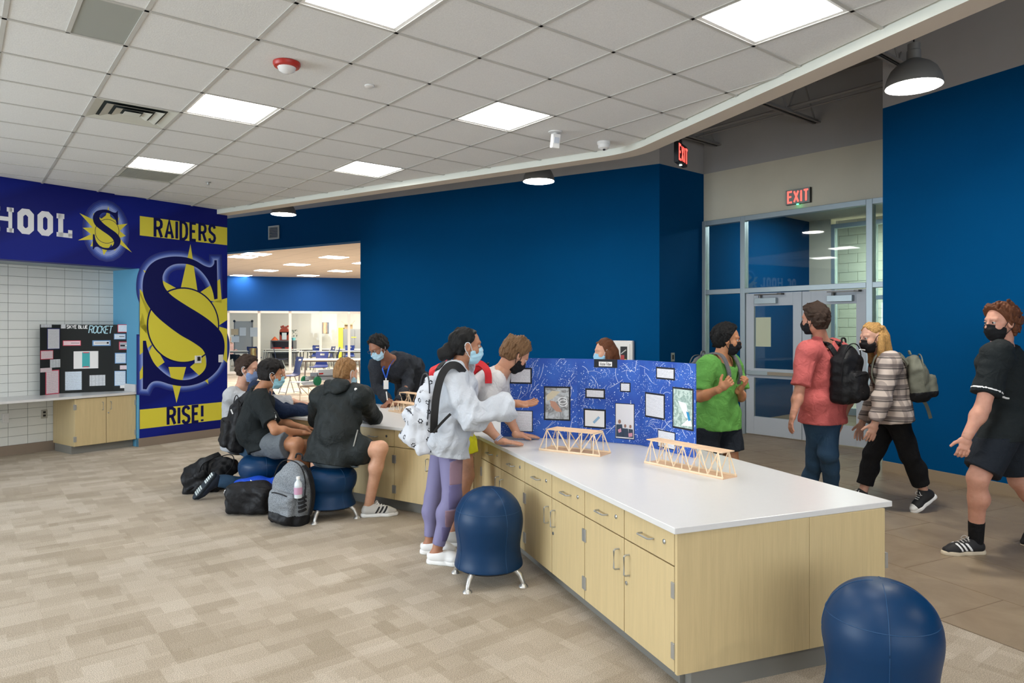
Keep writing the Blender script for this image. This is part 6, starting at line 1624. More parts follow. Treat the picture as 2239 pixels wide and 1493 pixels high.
for i in range(11):
    for j in range(5):
        wdt = 0.9 if i > 5 else 0.65
        c = hb + t_ * (0.02 + i * 0.022) + sd_ * (j - 2) * 0.014 * wdt - up_ * 0.003
        M = Matrix(((t_[0], sd_[0], up_[0], c[0]), (t_[1], sd_[1], up_[1], c[1]), (t_[2], sd_[2], up_[2], c[2]), (0, 0, 0, 1)))
        if 4 < i < 7: continue
        tr_.box(-0.007, 0.007, -0.0045, 0.0045, -0.002, 0.003, M)
PK.mb('tread', tr_, mat('tread_white', (196, 206, 206), 0.7), parent=so, smooth=False)['kind'] = 'stuff'
# ------------------------------------------------------------------ boy in grey sweatshirt at the left
J = dict(head=D(543, 807, 7.10), face=(0.93, -0.06, -0.16), sr=D(508, 868, 7.0), sl=D(543, 858, 7.32), er=D(575, 880, 6.98), wr=D(642, 878, 7.18), dr=(0.97, 0.1, -0.12), nr=(0, 0, -1), cr=(0.1, 0.1), el=D(580, 880, 7.4), wl=D(640, 876, 7.5), hr=D(515, 960, 7.1), hl=D(530, 960, 7.3), kr=D(560, 965, 6.9), ar=D(555, 1050, 6.95), kl=D(546, 965, 7.12), al=D(545, 1040, 7.15), tr=(1, 0, 0), tl=(1, 0, 0))
J = floor_fix(J)
J['seated'] = (1, 1, 1)
P1_ = Person('person in pale grey sweatshirt and patterned blue mask behind the kneeling person', J, (206, 162, 140), w=1.06)
P1_.eyes(); P1_.hair(H_BROWN, 'short', vol=0.01, fringe=0.052, seed=6, wr=0.008); P1_.brows(H_BROWN); P1_.mask((128, 150, 192), e=0.012)
P1_.shirt(C_SWEAT, sleeve=1.92, e=0.03, es=(0.026, 0.03), hem=0.08, name='sweatshirt', seed=61, collar=0.012); P1_.bottoms(C_GREY, 'shorts', e=0.026)
for a in 'rl': P1_.shoe(a, S_BLACK, S_SOLE, 'sneaker', sole_z=0.0)
# ------------------------------------------------------------------ teacher leaning on the short arm
J = dict(head=D(827, 760, 7.68), face=(-0.58, -0.62, -0.52), hup=(-0.1, -0.1, 1), sr=D(821, 802, 7.82), sl=D(888, 788, 8.06), er=D(824, 846, 7.86), wr=D(852, 879, 7.60), dr=(-0.35, -0.75, -0.2), nr=(0.3, 0.2, -1), cr=(0.35, 0.1), el=D(893, 842, 7.98), wl=D(868, 881, 7.62), dl=(-0.75, -0.5, -0.2), nl=(-0.1, 0.4, -1), cl=(0.55, 0.05),
         hr=D(888, 842, 8.40), hl=D(922, 840, 8.50), kr=D(888, 930, 8.42), ar=D(886, 990, 8.42), kl=D(925, 930, 8.55), al=D(922, 985, 8.55), tr=(-0.4, -0.9, 0), tl=(-0.4, -0.9, 0), spine=D(893, 810, 8.25))
J = floor_fix(J)
P4 = Person('person in dark jacket with blue lanyard leaning on the short island arm', J, (150, 106, 84), w=0.98)
P4.eyes(); P4.hair(H_BLACK, 'short', vol=0.012, fringe=0.05, nape=-0.05, seed=11, wr=0.009); P4.brows(H_BLACK); P4.mask((176, 212, 232))
P4.shirt(C_TWEED, sleeve=1.95, e=0.034, es=(0.02, 0.018), hem=0.12, name='jacket', seed=71, wr=(0.009, 30), neck_cut=0.055, collar=0.014); P4.bottoms(C_BPANT, 'pants', e=0.016, frac=0.95, taper=0.02, name='trousers')
for a in 'rl': P4.shoe(a, S_BLACK, S_BLACK, 'sneaker', sole_z=0.0)
# lanyard hangs straight down from the neck
lt = MB(); ch = P4.chest + P4.fwd * 0.12; bz = np.array(D(844, 828, 7.66))
Lp = P4.chest + P4.up * 0.06 - P4.side * 0.065 + P4.fwd * 0.03; Rp = P4.chest + P4.up * 0.06 + P4.side * 0.065 + P4.fwd * 0.03
lt.tube(catmull([tuple(Lp), tuple(np.array(D(852, 800, 7.62))), tuple(bz)], 5), 0, flat=(0.016, 0.003, (0.4, 0.9, 0))); lt.tube(catmull([tuple(Rp), tuple(np.array(D(836, 805, 7.6))), tuple(bz)], 5), 0, flat=(0.016, 0.003, (0.4, 0.9, 0)))
la = P4.mb('lanyard', lt, mat('lanyard_blue', (30, 90, 200), 0.6))
bm = MB(); c = np.array(D(844, 841, 7.65)); bm.box(-0.027, 0.027, -0.002, 0.002, -0.048, 0.048, Matrix.Translation(c)); bm.box(-0.006, 0.006, -0.003, 0.003, 0.048, 0.075, Matrix.Translation(c)); P4.mb('badge', bm, M_WHITEP, parent=la, smooth=False)
gl = MB()
for x in (-1, 1): gl.tube([tuple(P4.H(0.033 * x + 0.024 * math.cos(u), 0.104, 0.006 + 0.017 * math.sin(u))) for u in np.linspace(0, 6.283, 16, endpoint=False)], 0.0016, 5, closed=True); gl.tube([tuple(P4.H(0.057 * x, 0.1, 0.01)), tuple(P4.H(0.082 * x, 0.0, 0.012))], 0.0016, 5)
P4.mb('glasses', gl, M_DSTEEL)
# ------------------------------------------------------------------ walkers
J = dict(head=D(1590, 743, 6.02), face=(0.93, -0.25, -0.12), sr=D(1545, 800, 5.88), sl=D(1598, 795, 6.18), er=D(1531, 868, 5.84), wr=D(1574, 850, 5.66), dr=(0.6, -0.2, 0.5), nr=(0.3, 0.6, 0.2), cr=(0.9, 0.02), el=D(1620, 868, 6.14), wl=D(1616, 852, 5.92), dl=(0.3, -0.5, 0.5), nl=(-0.5, 0.4, 0.2), cl=(0.9, 0.02),
         hr=D(1551, 903, 5.96), hl=D(1586, 903, 6.12), kr=D(1540, 1012, 5.98), ar=D(1505, 1100, 6.1), kl=D(1600, 1008, 6.04), al=D(1612, 1096, 6.05), tr=(0.8, -0.5, 0), tl=(0.8, -0.5, 0))
J = floor_fix(J)
P8 = Person('walking person in green tee with grey backpack straps near the entrance doors', J, (186, 132, 96), w=1.0)
P8.eyes(); P8.hair(H_BLACK, 'short', vol=0.014, fringe=0.055, seed=13, wr=0.008); P8.brows(H_BLACK); P8.mask((24, 24, 28), black=True)
P8.shirt(C_GREEN, sleeve=0.8, e=0.034, es=(0.026, 0.04), hem=0.13, name='tee_shirt', seed=81, collar=0.006, flare=0.02); P8.bottoms(C_SHORTB, 'shorts', e=0.03, frac=0.8, flare=0.02)
for a in 'rl': P8.shoe(a, S_BLACK, S_SOLE, 'sneaker', sole_z=0.0)
J = dict(head=D(1780, 699, 6.10), face=(-0.62, 0.76, -0.08), sl=D(1764, 770, 6.02), sr=D(1838, 767, 6.36), el=D(1746, 862, 5.98), wl=D(1735, 905, 5.90), dl=(-0.3, -0.1, -1), nl=(0.9, 0, 0), cl=(0.3, 0.05), er=D(1858, 866, 6.30), wr=D(1842, 915, 6.18), dr=(-0.2, 0, -1), nr=(-0.8, 0.3, 0), cr=(0.3, 0.05),
         hl=D(1782, 884, 6.12), hr=D(1818, 884, 6.28), kr=D(1810, 990, 6.12), ar=D(1822, 1092, 6.38), kl=D(1784, 985, 6.30), al=D(1766, 1080, 6.5), tr=(-0.5, 0.85, 0), tl=(-0.5, 0.85, 0))
J = floor_fix(J)
P9 = Person('walking person in coral pink tee and jeans seen from behind', J, (190, 138, 116), w=1.03)
P9.hair(H_BROWN, 'short', vol=0.016, fringe=0.05, nape=-0.085, seed=15, wr=0.008); P9.mask((24, 24, 28), black=True)
P9.shirt(C_PINK, sleeve=0.8, e=0.034, es=(0.026, 0.036), hem=0.16, name='tee_shirt', seed=91, collar=0.007, flare=0.02); P9.bottoms(C_JEAN, 'pants', e=0.016, frac=0.93, taper=0.02, name='jeans', wr=(0.007, 30))
for a in 'rl': P9.shoe(a, S_WHITE, S_SOLE, 'sneaker', sole_z=0.0)
J = dict(head=D(1908, 739, 6.12), face=(-0.99, -0.08, -0.12), sl=D(1945, 795, 5.96), sr=D(1933, 793, 6.30), el=D(1930, 872, 5.88), wl=D(1913, 926, 5.86), dl=(-0.35, 0, -1), nl=(0.2, 0.95, 0), cl=(0.3, 0.05), er=D(1915, 868, 6.36), wr=D(1885, 925, 6.4), dr=(-0.3, 0, -1), nr=(0, -1, 0),
         hl=D(1958, 903, 6.02), hr=D(1950, 903, 6.2), kl=D(1990, 998, 6.02), al=D(2022, 1080, 6.05), kr=D(1908, 992, 6.24), ar=D(1886, 1078, 6.3), tl=(-0.82, -0.1, -0.55), ul=(-0.55, 0, 0.82), tr=(-1, 0, 0.1))
J['al'] = Vector((J['al'][0], J['al'][1], 0.165)); J['ar'] = Vector((J['ar'][0], J['ar'][1], 0.1))
P10 = Person('walking person in plaid shirt and black trousers', J, (206, 162, 142), w=0.93)
P10.eyes(); P10.hair(H_YBLOND, 'long', vol=0.0, fringe=0.045, nape=-0.08, seed=17); P10.brows(H_LBROWN); P10.mask((30, 26, 28), black=True)
P10.shirt(C_PLAID, sleeve=1.93, e=0.04, es=(0.034, 0.03), hem=0.07, name='plaid_shirt', seed=101, collar=0.012, flare=0.03, wr=(0.008, 22)); P10.bottoms(C_BPANT, 'pants', e=0.02, frac=0.75, taper=0.03, name='trousers')
for a in 'rl':
    P10.shoe(a, S_BLACK, S_SOLE, 'high', sole_z=None if a == 'l' else 0.0, tilt=(-0.55, 0, 0.82) if a == 'l' else None, toecap=S_SOLE, lace=S_WHITE, L=0.25)
J = dict(head=D(2188, 706, 4.96), face=(-0.99, -0.1, -0.08), sl=D(2178, 778, 4.80), sr=D(2200, 776, 5.18), el=D(2148, 892, 4.76), wl=D(2114, 955, 4.72), dl=(-0.25, 0, -1), nl=(0.3, 0.9, 0), cl=(0.5, -0.02), er=D(2215, 880, 5.22), wr=D(2190, 950, 5.26), dr=(-0.3, 0, -1), nr=(0, -1, 0),
         hl=D(2200, 920, 4.86), hr=D(2200, 920, 5.08), kl=D(2138, 1045, 4.82), al=D(2134, 1172, 4.92), kr=D(2228, 1050, 5.08), ar=D(2285, 1130, 5.12), tl=(-1, -0.08, 0), tr=(-0.8, 0, -0.55), ur=(-0.55, 0, 0.8))
J['al'] = Vector((J['al'][0], J['al'][1], 0.098)); J['ar'] = Vector((J['ar'][0], J['ar'][1], 0.19))
P11 = Person('walking person in black tee and dark shorts at the corridor wall', J, (198, 148, 128), w=1.14)
P11.eyes(); P11.hair(H_AUB, 'short', vol=0.02, fringe=0.045, nape=-0.12, seed=19, wr=0.009); P11.brows(H_AUB); P11.mask((20, 20, 22), black=True)
P11.shirt(C_BTEE, sleeve=0.74, e=0.03, es=(0.026, 0.036), hem=0.12, name='tee_shirt', seed=111, collar=0.007, flare=0.02); P11.bottoms(C_SHORTB, 'shorts', e=0.026, frac=0.88, flare=0.012)
for a in 'lr': P11.sock(a, C_BPANT, 0.17)
for a in 'lr': P11.shoe(a, S_BLACK, S_CREAM, 'sneaker', stripe=S_WHITE, lace=S_GREY, L=0.31, sole_z=0.0 if a == 'l' else None, tilt=(-0.55, 0, 0.8) if a == 'r' else None)
sb_ = MB()
# white band of the sleeve
tb = P11.topF; Pq = P11.J['sl'] + (P11.J['el'] - P11.J['sl']) * 0.66; ax = unit(P11.J['el'] - P11.J['sl']); keep = np.maximum(np.abs(tb.lin(Pq, ax)) - 0.008, tb.lin(P11.J['sl'] + np.array((0.0, 0.13, 0)), (0, 1, 0)))
keep = np.maximum(keep, tb.lin(P11.J['sl'] + np.array((0.09, 0, 0)), (1, 0, 0)))
tex_decal('sleeve_band', tb, keep, S_WHITE, P11.top, P11.base)
def standing(x, y, ang, h, step=0.1):
    f = np.array((math.cos(ang), math.sin(ang), 0)); s = np.array((math.sin(ang), -math.cos(ang), 0)); c = np.array((x, y, 0)); z = lambda q: np.array((0, 0, q * h))
    return dict(head=c + z(0.925), face=f, sr=c + s * 0.105 * h + z(0.80), sl=c - s * 0.105 * h + z(0.80), er=c + s * 0.13 * h + z(0.63) - f * 0.02, el=c - s * 0.13 * h + z(0.63) - f * 0.02, wr=c + s * 0.135 * h + z(0.48) + f * 0.05, wl=c - s * 0.135 * h + z(0.48) + f * 0.05,
                hr=c + s * 0.05 * h + z(0.52), hl=c - s * 0.05 * h + z(0.52), kr=c + s * 0.05 * h + z(0.28) + f * step, kl=c - s * 0.05 * h + z(0.28) - f * step * 0.3, ar=c + s * 0.05 * h + z(0.052) + f * step * 1.5, al=c - s * 0.05 * h + z(0.06) - f * step * 1.6, tr=f, tl=f)
J = standing(0.955, 7.2, math.pi, 1.475); J['head'] = np.array(D(1322, 770, 7.2)); J['face'] = np.array((-0.98, -0.15, -0.1))
P7 = Person('walking person in blue mask behind the blue display board', J, (206, 160, 136), w=0.93, res=0.011, fine=False)
P7.hair(H_AUB, 'long', vol=0.004, fringe=0.045, seed=23); P7.mask((150, 196, 222)); P7.shirt(C_NAVY, sleeve=0.75, name='tee_shirt', hem=0.1, seed=121); P7.bottoms(C_JEAN, 'pants', e=0.012, frac=0.9, name='jeans')
for a in 'lr': P7.shoe(a, S_WHITE, S_SOLE, 'sneaker', sole_z=0.0)
fp = D(494, 765, 27.5)
J = standing(fp[0] + 0.1, 27.5, math.radians(-20), 1.66, 0.0)
for k in ('head', 'sr', 'sl', 'er', 'el', 'wr', 'wl', 'hr', 'hl'): J[k] = J[k] - Z3(0.36)
f_ = np.array((math.cos(math.radians(-20)), math.sin(math.radians(-20)), 0))
for a in 'lr': J['k' + a] = J['h' + a] + f_ * 0.42; J['a' + a] = J['k' + a] * np.array((1, 1, 0)) + Z3(0.09); J['w' + a] = J['e' + a] + f_ * 0.25 + Z3(0.05)
J['seated'] = (1, 1, 1)
PF = Person('distant person seated at a classroom table beyond the glazing', J, (196, 150, 126), w=1.0, res=0.02, fine=False)
PF.hair(H_BROWN, 'long', seed=29); PF.shirt(cloth_mat('dusty_pink', (206, 160, 150)), sleeve=1.9, name='sweater'); PF.bottoms(C_BPANT, 'pants', e=0.012, frac=0.95, name='trousers')
# ================================================================== bags
N_BLACK = cloth_mat('black_nylon', (24, 25, 28), 0.55, 400, (22, 0.35, 0.02)); N_GREY = cloth_mat('heather_grey', (118, 124, 132), 0.85, 260, (18, 0.3, 0.02), heather=((78, 84, 92), (160, 166, 172)))
N_WHITE = cloth_mat('white_canvas', (202, 205, 212), 0.8, 500, (16, 0.4, 0.03)); N_RED = cloth_mat('red_nylon', (196, 36, 44), 0.6, 400, (16, 0.3, 0.02)); N_SAGE = cloth_mat('sage_canvas', (116, 118, 106), 0.8, 400, (16, 0.3, 0.02)); N_BLUE = cloth_mat('royal_nylon', (22, 72, 190), 0.55, 400, (20, 0.35, 0.02)); N_MGREY = cloth_mat('mid_grey_nylon', (104, 104, 108), 0.7, 400)
# white backpack with printed paws, worn by the girl
strapA = [D(1014, 815, 4.70), D(1000, 800, 4.655), D(982, 800, 4.63), D(966, 820, 4.62), D(955, 860, 4.60), D(950, 905, 4.60), D(948, 945, 4.64)]
strapB = [D(948, 945, 4.63), D(965, 925, 4.58), D(985, 905, 4.56)]
strapC = [D(1000, 806, 5.02), D(985, 792, 4.98), D(968, 795, 4.93), D(955, 812, 4.9)]
bp, Fb, bb_, Qb, addb = backpack(D(928, 897, 4.83), 'white backpack printed with black paw marks on the person in leggings', N_WHITE, mat('strap_black', (22, 22, 24), 0.7), size=(0.31, 0.53, 0.22), up=(0.13, 0, 1), back=(-0.93, -0.36, 0), worn=True, seed=5, slump=0.012,
    straps=[(strapA, 0.05, (0.3, -1, 0.2)), (strapB, 0.016, (0.2, -1, 0)), (strapC, 0.05, (0, 0, 1))], zip_m=mat('zip_dark', (40, 42, 50), 0.6))
vs_b = np.empty(len(bp.data.vertices) * 3, np.float32); bp.data.vertices.foreach_get('co', vs_b); vs_b = vs_b.reshape(-1, 3) + bb_
ns_b = np.empty(len(bp.data.vertices) * 3, np.float32); bp.data.vertices.foreach_get('normal', ns_b); ns_b = ns_b.reshape(-1, 3)
rs = np.random.RandomState(12); picked = []; keep = np.full_like(Fb.F, 1.0)
for i in rs.permutation(len(vs_b)):
    if len(picked) > 46: break
    p = vs_b[i]
    if all(np.linalg.norm(p - q) > 0.062 for q in picked):
        picked.append(p); n = unit(ns_b[i]); a = unit(cross(n, (0.3, 0.2, 1))); b = cross(n, a); th = rs.uniform(0, 6)
        for r, ang, rr in ((0.0, 0, 0.0)[:0],) if False else [(0.0095, k * 2 * math.pi / 6 + th, 0.0052) for k in range(6)]:
            c = p + (a * math.cos(ang) + b * math.sin(ang)) * r
            sl, X, Y, Z = Fb.block(c - 0.025, c + 0.025); d = np.sqrt((X - c[0]) ** 2 + (Y - c[1]) ** 2 + (Z - c[2]) ** 2) - rr; keep[sl] = np.minimum(keep[sl], d)
Fp = Field(Fb.lo + 3 * Fb.h, Fb.lo + (Fb.n - 4) * Fb.h, 0.004)
# paws resampled on a finer grid
def resample(Fc, arr, Ff):
    from numpy import interp
    out = arr
    for ax_ in range(3):
        pos = (Ff.ax[ax_] - Fc.lo[ax_]) / Fc.h; i0 = np.clip(np.floor(pos).astype(int), 0, Fc.n[ax_] - 2); f = (pos - i0).astype(np.float32); sh = [1, 1, 1]; sh[ax_] = -1; f = f.reshape(sh)
        out = np.take(out, i0, axis=ax_) * (1 - f) + np.take(out, i0 + 1, axis=ax_) * f
    return out
base_f = resample(Fb, Fb.F, Fp); keep = np.full_like(base_f, 1.0)
for p in picked:
    j = int(np.argmin(((vs_b - p) ** 2).sum(1))); n = unit(ns_b[j]); a = unit(cross(n, (0.3, 0.2, 1))); b = cross(n, a); th = rs.uniform(0, 6)
    for k in range(6):
        ang = k * 2 * math.pi / 6 + th; c = p + (a * math.cos(ang) + b * math.sin(ang)) * 0.013
        sl, X, Y, Z = Fp.block(c - 0.02, c + 0.02); d = np.sqrt((X - c[0]) ** 2 + (Y - c[1]) ** 2 + (Z - c[2]) ** 2) - 0.0066; keep[sl] = np.minimum(keep[sl], d)
Fp.F = np.maximum(base_f - 0.0015, keep).astype(np.float32)
pw = quad_object('paw_print', [Fp.mesh()], mat('paw_black', (30, 30, 38), 0.8), base=bb_); pw.parent = bp; pw.location = (0, 0, 0); pw['kind'] = 'stuff'
# red backpack on the leaning boy
sp = [D(1068, 838, 5.08), D(1066, 812, 5.1), D(1052, 796, 5.16), D(1035, 795, 5.2), D(1015, 805, 5.24)]
backpack(D(998, 812, 5.42), 'red backpack on the person leaning over the island', N_RED, N_BLACK, size=(0.32, 0.44, 0.2), up=(0.86, 0, 0.42), back=(-0.42, -0.1, 0.86), worn=True, seed=8, straps=[(sp, 0.05, (0.2, -0.9, 0.4), N_RED)])
# black backpack of the kneeling boy
sp = [D(560, 872, 6.6), D(548, 862, 6.6), D(535, 866, 6.62), D(522, 885, 6.66)]
bp3, F3, b3, Q3, add3 = backpack(D(515, 922, 6.74), 'black backpack on the kneeling person in the navy hoodie', N_BLACK, N_BLACK, size=(0.33, 0.53, 0.22), up=(0.16, 0, 1), back=(-0.85, -0.5, 0), worn=True, seed=11, straps=[(sp, 0.05, (0, -1, 0.3))])
mk = MB(); mk.tube([tuple(D(505, 895, 6.48)), tuple(D(509, 905, 6.48))], 0.006, 6); mk.v = [tuple(np.array(v) - b3) for v in mk.v]; mk.build('white_logo', S_WHITE, bp3, smooth=True)
# bags of the walkers
def worn(P, label, m, md, size, k=0.2, dz=0.13, seed=3, strap_m=None, sd=0.1, **kw):
    c = P.chest - P.fwd * k - P.up * dz; st = []
    for x in (-1, 1):
        pts = [P.chest + P.side * x * sd + P.fwd * 0.135 * P.w - P.up * 0.16, P.chest + P.side * x * sd + P.fwd * 0.15 * P.w - P.up * 0.06, P.chest + P.side * x * sd + P.fwd * 0.09 + P.up * 0.075, P.chest + P.side * x * sd + P.up * 0.105, P.chest + P.side * x * sd - P.fwd * 0.1 + P.up * 0.06, P.chest + P.side * x * sd * 0.8 - P.fwd * 0.15 - P.up * 0.02]
        st.append((pts, 0.05, tuple(P.side), strap_m or md))
    # strap faces follow the body: the flat side looks outwards
    out = []
    for pts, wd, u_v, mm in st: out.append((pts, wd, tuple(P.up * 0.2 + P.fwd * 0.0 + np.array((0.001, 0, 0))), mm))
    return backpack(c, label, m, md, size=size, up=P.up, back=-P.fwd, worn=True, straps=[(p_, w_, tuple(P.fwd + P.up * 0.7), m_) for p_, w_, u_, m_ in out], seed=seed, **kw)
worn(P8, 'grey backpack worn by the person in the green tee', N_MGREY, N_MGREY, (0.29, 0.42, 0.16), seed=14)
bp9 = worn(P9, 'large black backpack worn by the person in the pink tee', N_BLACK, N_BLACK, (0.33, 0.52, 0.23), k=0.235, dz=0.17, seed=17)
mk = MB(); q9 = bp9[3]; mk.tube([tuple(q9(-.25, 1.03, -.62)), tuple(q9(.25, 1.03, -.62))], 0.006, 6); bp9[4]('logo_bar', mk, S_WHITE); mk = MB(); mk.tube([tuple(q9(-.5, .72, .75)), tuple(q9(.1, .78, .78))], 0.006, 6); bp9[4]('logo_bar', mk, S_WHITE)
bp10 = worn(P10, 'sage grey backpack worn by the person in plaid', N_SAGE, N_SAGE, (0.30, 0.40, 0.2), k=0.24, dz=0.14, seed=19, lower=N_BLACK)
mk = MB(); q = bp10[3]; mk.tube(catmull([tuple(q(-.6, -.2, -.8)), tuple(q(-.6, 0.3, -1.3)), tuple(q(-.6, 0.5, -1.9))], 5), 0, flat=(0.03, 0.004, (0, 1, 0))); bp10[4]('loose_strap', mk, N_SAGE)
# bags on the floor
backpack((D(463, 1034, 6.86)[0], 6.86, 0.165), 'black backpack lying on the carpet behind the kneeling shoe', N_BLACK, N_BLACK, size=(0.36, 0.52, 0.27), up=(0.86, 0.1, 0.42), back=(-0.3, -0.55, 0.75), seed=23, slump=0.012,
         straps=[([D(432, 1030, 6.62), D(440, 1012, 6.6), D(460, 1000, 6.62), D(480, 992, 6.7)], 0.045, (0, -1, 0.5)), ([D(430, 1062, 6.7), D(418, 1066, 6.68), D(409, 1072, 6.68)], 0.035, (0, -0.5, 1))])
st1 = [D(664, 1018, 5.62), D(676, 1035, 5.6), D(684, 1070, 5.6), D(682, 1105, 5.6), D(676, 1125, 5.6)]
bph, Fh, bh, Qh, addh = backpack((D(634, 1085, 5.70)[0], 5.70, 0.262), 'heather grey backpack with water bottle standing on the carpet', N_GREY, N_BLACK, size=(0.35, 0.53, 0.22), up=(0.12, 0.0, 1), back=(-0.45, -0.9, 0), seed=29, slump=0.008, lower=N_BLACK, straps=[(st1, 0.045, (1, -0.4, 0))])
for k in range(4):
    mk = MB(); mk.tube(catmull([tuple(D(652, 1092 + k * 9, 5.545)), tuple(D(661, 1090 + k * 9, 5.545)), tuple(D(670, 1085 + k * 9, 5.57))], 3), 0, flat=(0.02, 0.006, (0.2, -1, 0))); addh('stripe', mk, N_BLACK, False)
bt = empty('water_bottle', D(652, 1088, 5.545), 0, 'clear plastic water bottle in the grey backpack side pocket', 'bottle')
MB().lathe([(0.0, 0), (0.03, 0.0), (0.032, 0.01), (0.03, 0.05), (0.032, 0.06), (0.032, 0.1), (0.028, 0.12), (0.013, 0.14), (0.013, 0.15), (0, 0.15)], 20, cap=False).build('bottle_body', mat('bottle_plastic', (206, 214, 220), 0.12, spec=0.8), bt, smooth=True)
MB().lathe([(0.0331, 0.03), (0.0331, 0.085)], 20, cap=False).build('label_wrap', mat('bottle_label', (196, 150, 178), 0.5), bt, smooth=True); MB().lathe([(0.0, 0.168), (0.015, 0.168), (0.015, 0.148), (0, 0.148)], 16, cap=False).build('cap', S_WHITE, bt)
# soft black sports bag and the blue one behind it
c = np.array((D(545, 1095, 5.98)[0], 5.98, 0.125)); F = Field(c - 0.34, c + 0.34, 0.008)
F.box(c, (0.185, 0.095, 0.12), np.array([unit((1, -0.08, 0)), unit((0.08, 1, 0)), unit((0, 0, 1))]), 0.05); F.cone(c + np.array((-0.13, 0, 0.06)), c + np.array((0.13, 0.02, 0.085)), 0.07, 0.06, 0.03); F.wrinkle(0.012, 24, 41); F.wrinkle(0.005, 60, 42); F.cut((0, 0, 0.006), (0, 0, -1))
o = quad_object('sports_bag', [F.mesh()], N_BLACK, base=(c[0], c[1], 0)); tag(o, 'soft black sports bag slumped on the carpet', 'bag')
mk = MB(); mk.tube([tuple(np.array((-0.17, -0.02, 0.2)) + np.array((math.cos(u) * 0.025, -0.03, math.sin(u) * 0.02))) for u in np.linspace(0, 6.283, 14, endpoint=False)], 0.004, 6, closed=True); mk.build('drawcord_loop', S_WHITE, o, smooth=True)
c = np.array((D(572, 1060, 6.16)[0], 6.16, 0.17)); F = Field(c - 0.36, c + 0.36, 0.008)
F.cone(c + np.array((-0.16, 0, -0.02)), c + np.array((0.15, 0.0, 0.03)), 0.1, 0.09, 0.03, flat=((0, 0, 1), 1.15)); F.cone(c + np.array((0.1, 0, 0.06)), c + np.array((0.17, -0.02, 0.12)), 0.05, 0.03, 0.03); F.box(c - np.array((0, 0, 0.09)), (0.2, 0.09, 0.08), None, 0.03, 0.03); F.wrinkle(0.012, 26, 51); F.cut((0, 0, 0.004), (0, 0, -1))
o = quad_object('sports_bag', [F.mesh()], N_BLUE, base=(c[0], c[1], 0)); tag(o, 'bright blue sports bag with white tick mark', 'bag'); Fbag = F
pts = []
for px, py in ((546, 1046), (550, 1052), (558, 1054), (566, 1051), (572, 1050)):
    q = snap(Fbag, np.array(D(px, py, 5.75)), vd(D(px, py, 5.75)), 0.8)
    if q is not None: pts.append(tuple(q - np.array((c[0], c[1], 0))))
if len(pts) > 2:
    mk = MB(); mk.tube(catmull(pts, 4), [0.002 + 0.005 * math.sin(min(1, i / (4 * (len(pts) - 1)) * 1.3) * 3.1) for i in range(4 * (len(pts) - 1) + 1)], 6); mk.build('tick_mark', S_WHITE, o, smooth=True)

# ================================================================== display boards
def paper_mat(name, rgb=(232, 232, 236), line=(120, 122, 130), freq=520, wid=0.25, grid=False):
    def fn(t, b, c):
        v = t.coords(); s = t.new('ShaderNodeSeparateXYZ'); t.link(v, s.inputs[0])
        a = t.math('GREATER_THAN', t.math('SINE', t.math('MULTIPLY', s.outputs[2], freq)), wid)
        n = t.noise(t.coords(scale=(60, 60, 20)), 6, 2, 0.6); a = t.math('MULTIPLY', a, t.math('GREATER_THAN', n, 0.44))
        if grid: a = t.math('MAXIMUM', a, t.math('GREATER_THAN', t.math('SINE', t.math('MULTIPLY', s.outputs[0], freq * 0.35)), 0.93))
        t.link(t.mix(t.math('MULTIPLY', a, 0.55), (*c, 1), srgb(line)), b.inputs['Base Color'])
    return mat('paper_' + name, rgb, 0.8, fn=fn)
PA_W = paper_mat('lines', freq=620); PA_B = paper_mat('blue_lines', (218, 230, 242), freq=560); PA_P = paper_mat('pink_lines', (240, 218, 222), freq=560); PA_G = paper_mat('grid', (222, 224, 228), freq=420, grid=True); PA_BLANK = mat('paper_blank', (236, 234, 232), 0.8)
K_RED = mat('card_red', (206, 70, 92), 0.8); K_BLUE = mat('card_blue', (118, 160, 206), 0.8); K_BLACK = mat('card_black', (24, 26, 34), 0.8); K_DBLUE = mat('card_navy', (24, 34, 110), 0.8)
class Board:
    def __init__(s, name, label, pts, H, m, z=ZT, th=0.006, cat='display board'):
        """pts: plan points of the folds; panels are children; the printed side faces the viewer"""
        s.root = empty(name, (pts[0][0], pts[0][1], z + 0.001), 0, label, cat); s.pts = pts; s.z = z; s.H = H
        s.fr = [frame(a, b) for a, b in zip(pts[:-1], pts[1:])]; s.pan = []
        for (a, b), f in zip(zip(pts[:-1], pts[1:]), s.fr):
            L = math.hypot(b[0] - a[0], b[1] - a[1]); o = MB().box(0, L, 0, th, 0, H).build('panel', m, s.root, loc=(a[0] - pts[0][0], a[1] - pts[0][1], 0), rz=f[2]); s.pan.append(o)
    def put(s, i, x0, y0, x1, y1, m, border=None, bm=None, name='paper', d=0.0012, bw=0.012):
        f = s.fr[i]; p = hit(f, x0, y0); q = hit(f, x1, y1); s0, s1 = sorted((p[0], q[0])); z1, z0 = max(p[1], q[1]) - s.z, min(p[1], q[1]) - s.z
        # keep the four corners level: use mean heights
        pm = hit(f, x0, y1); qm = hit(f, x1, y0); z1 = (p[1] + qm[1]) / 2 - s.z; z0 = (q[1] + pm[1]) / 2 - s.z
        if bm: MB().box(s0, s1, -d, 0, z0, z1).build('paper_mount', bm, s.pan[i]); s0 += bw; s1 -= bw; z0 += bw; z1 -= bw; dd = 2 * d
        else: dd = d
        return MB().box(s0, s1, -dd, 0, z0, z1).build(name, m, s.pan[i])
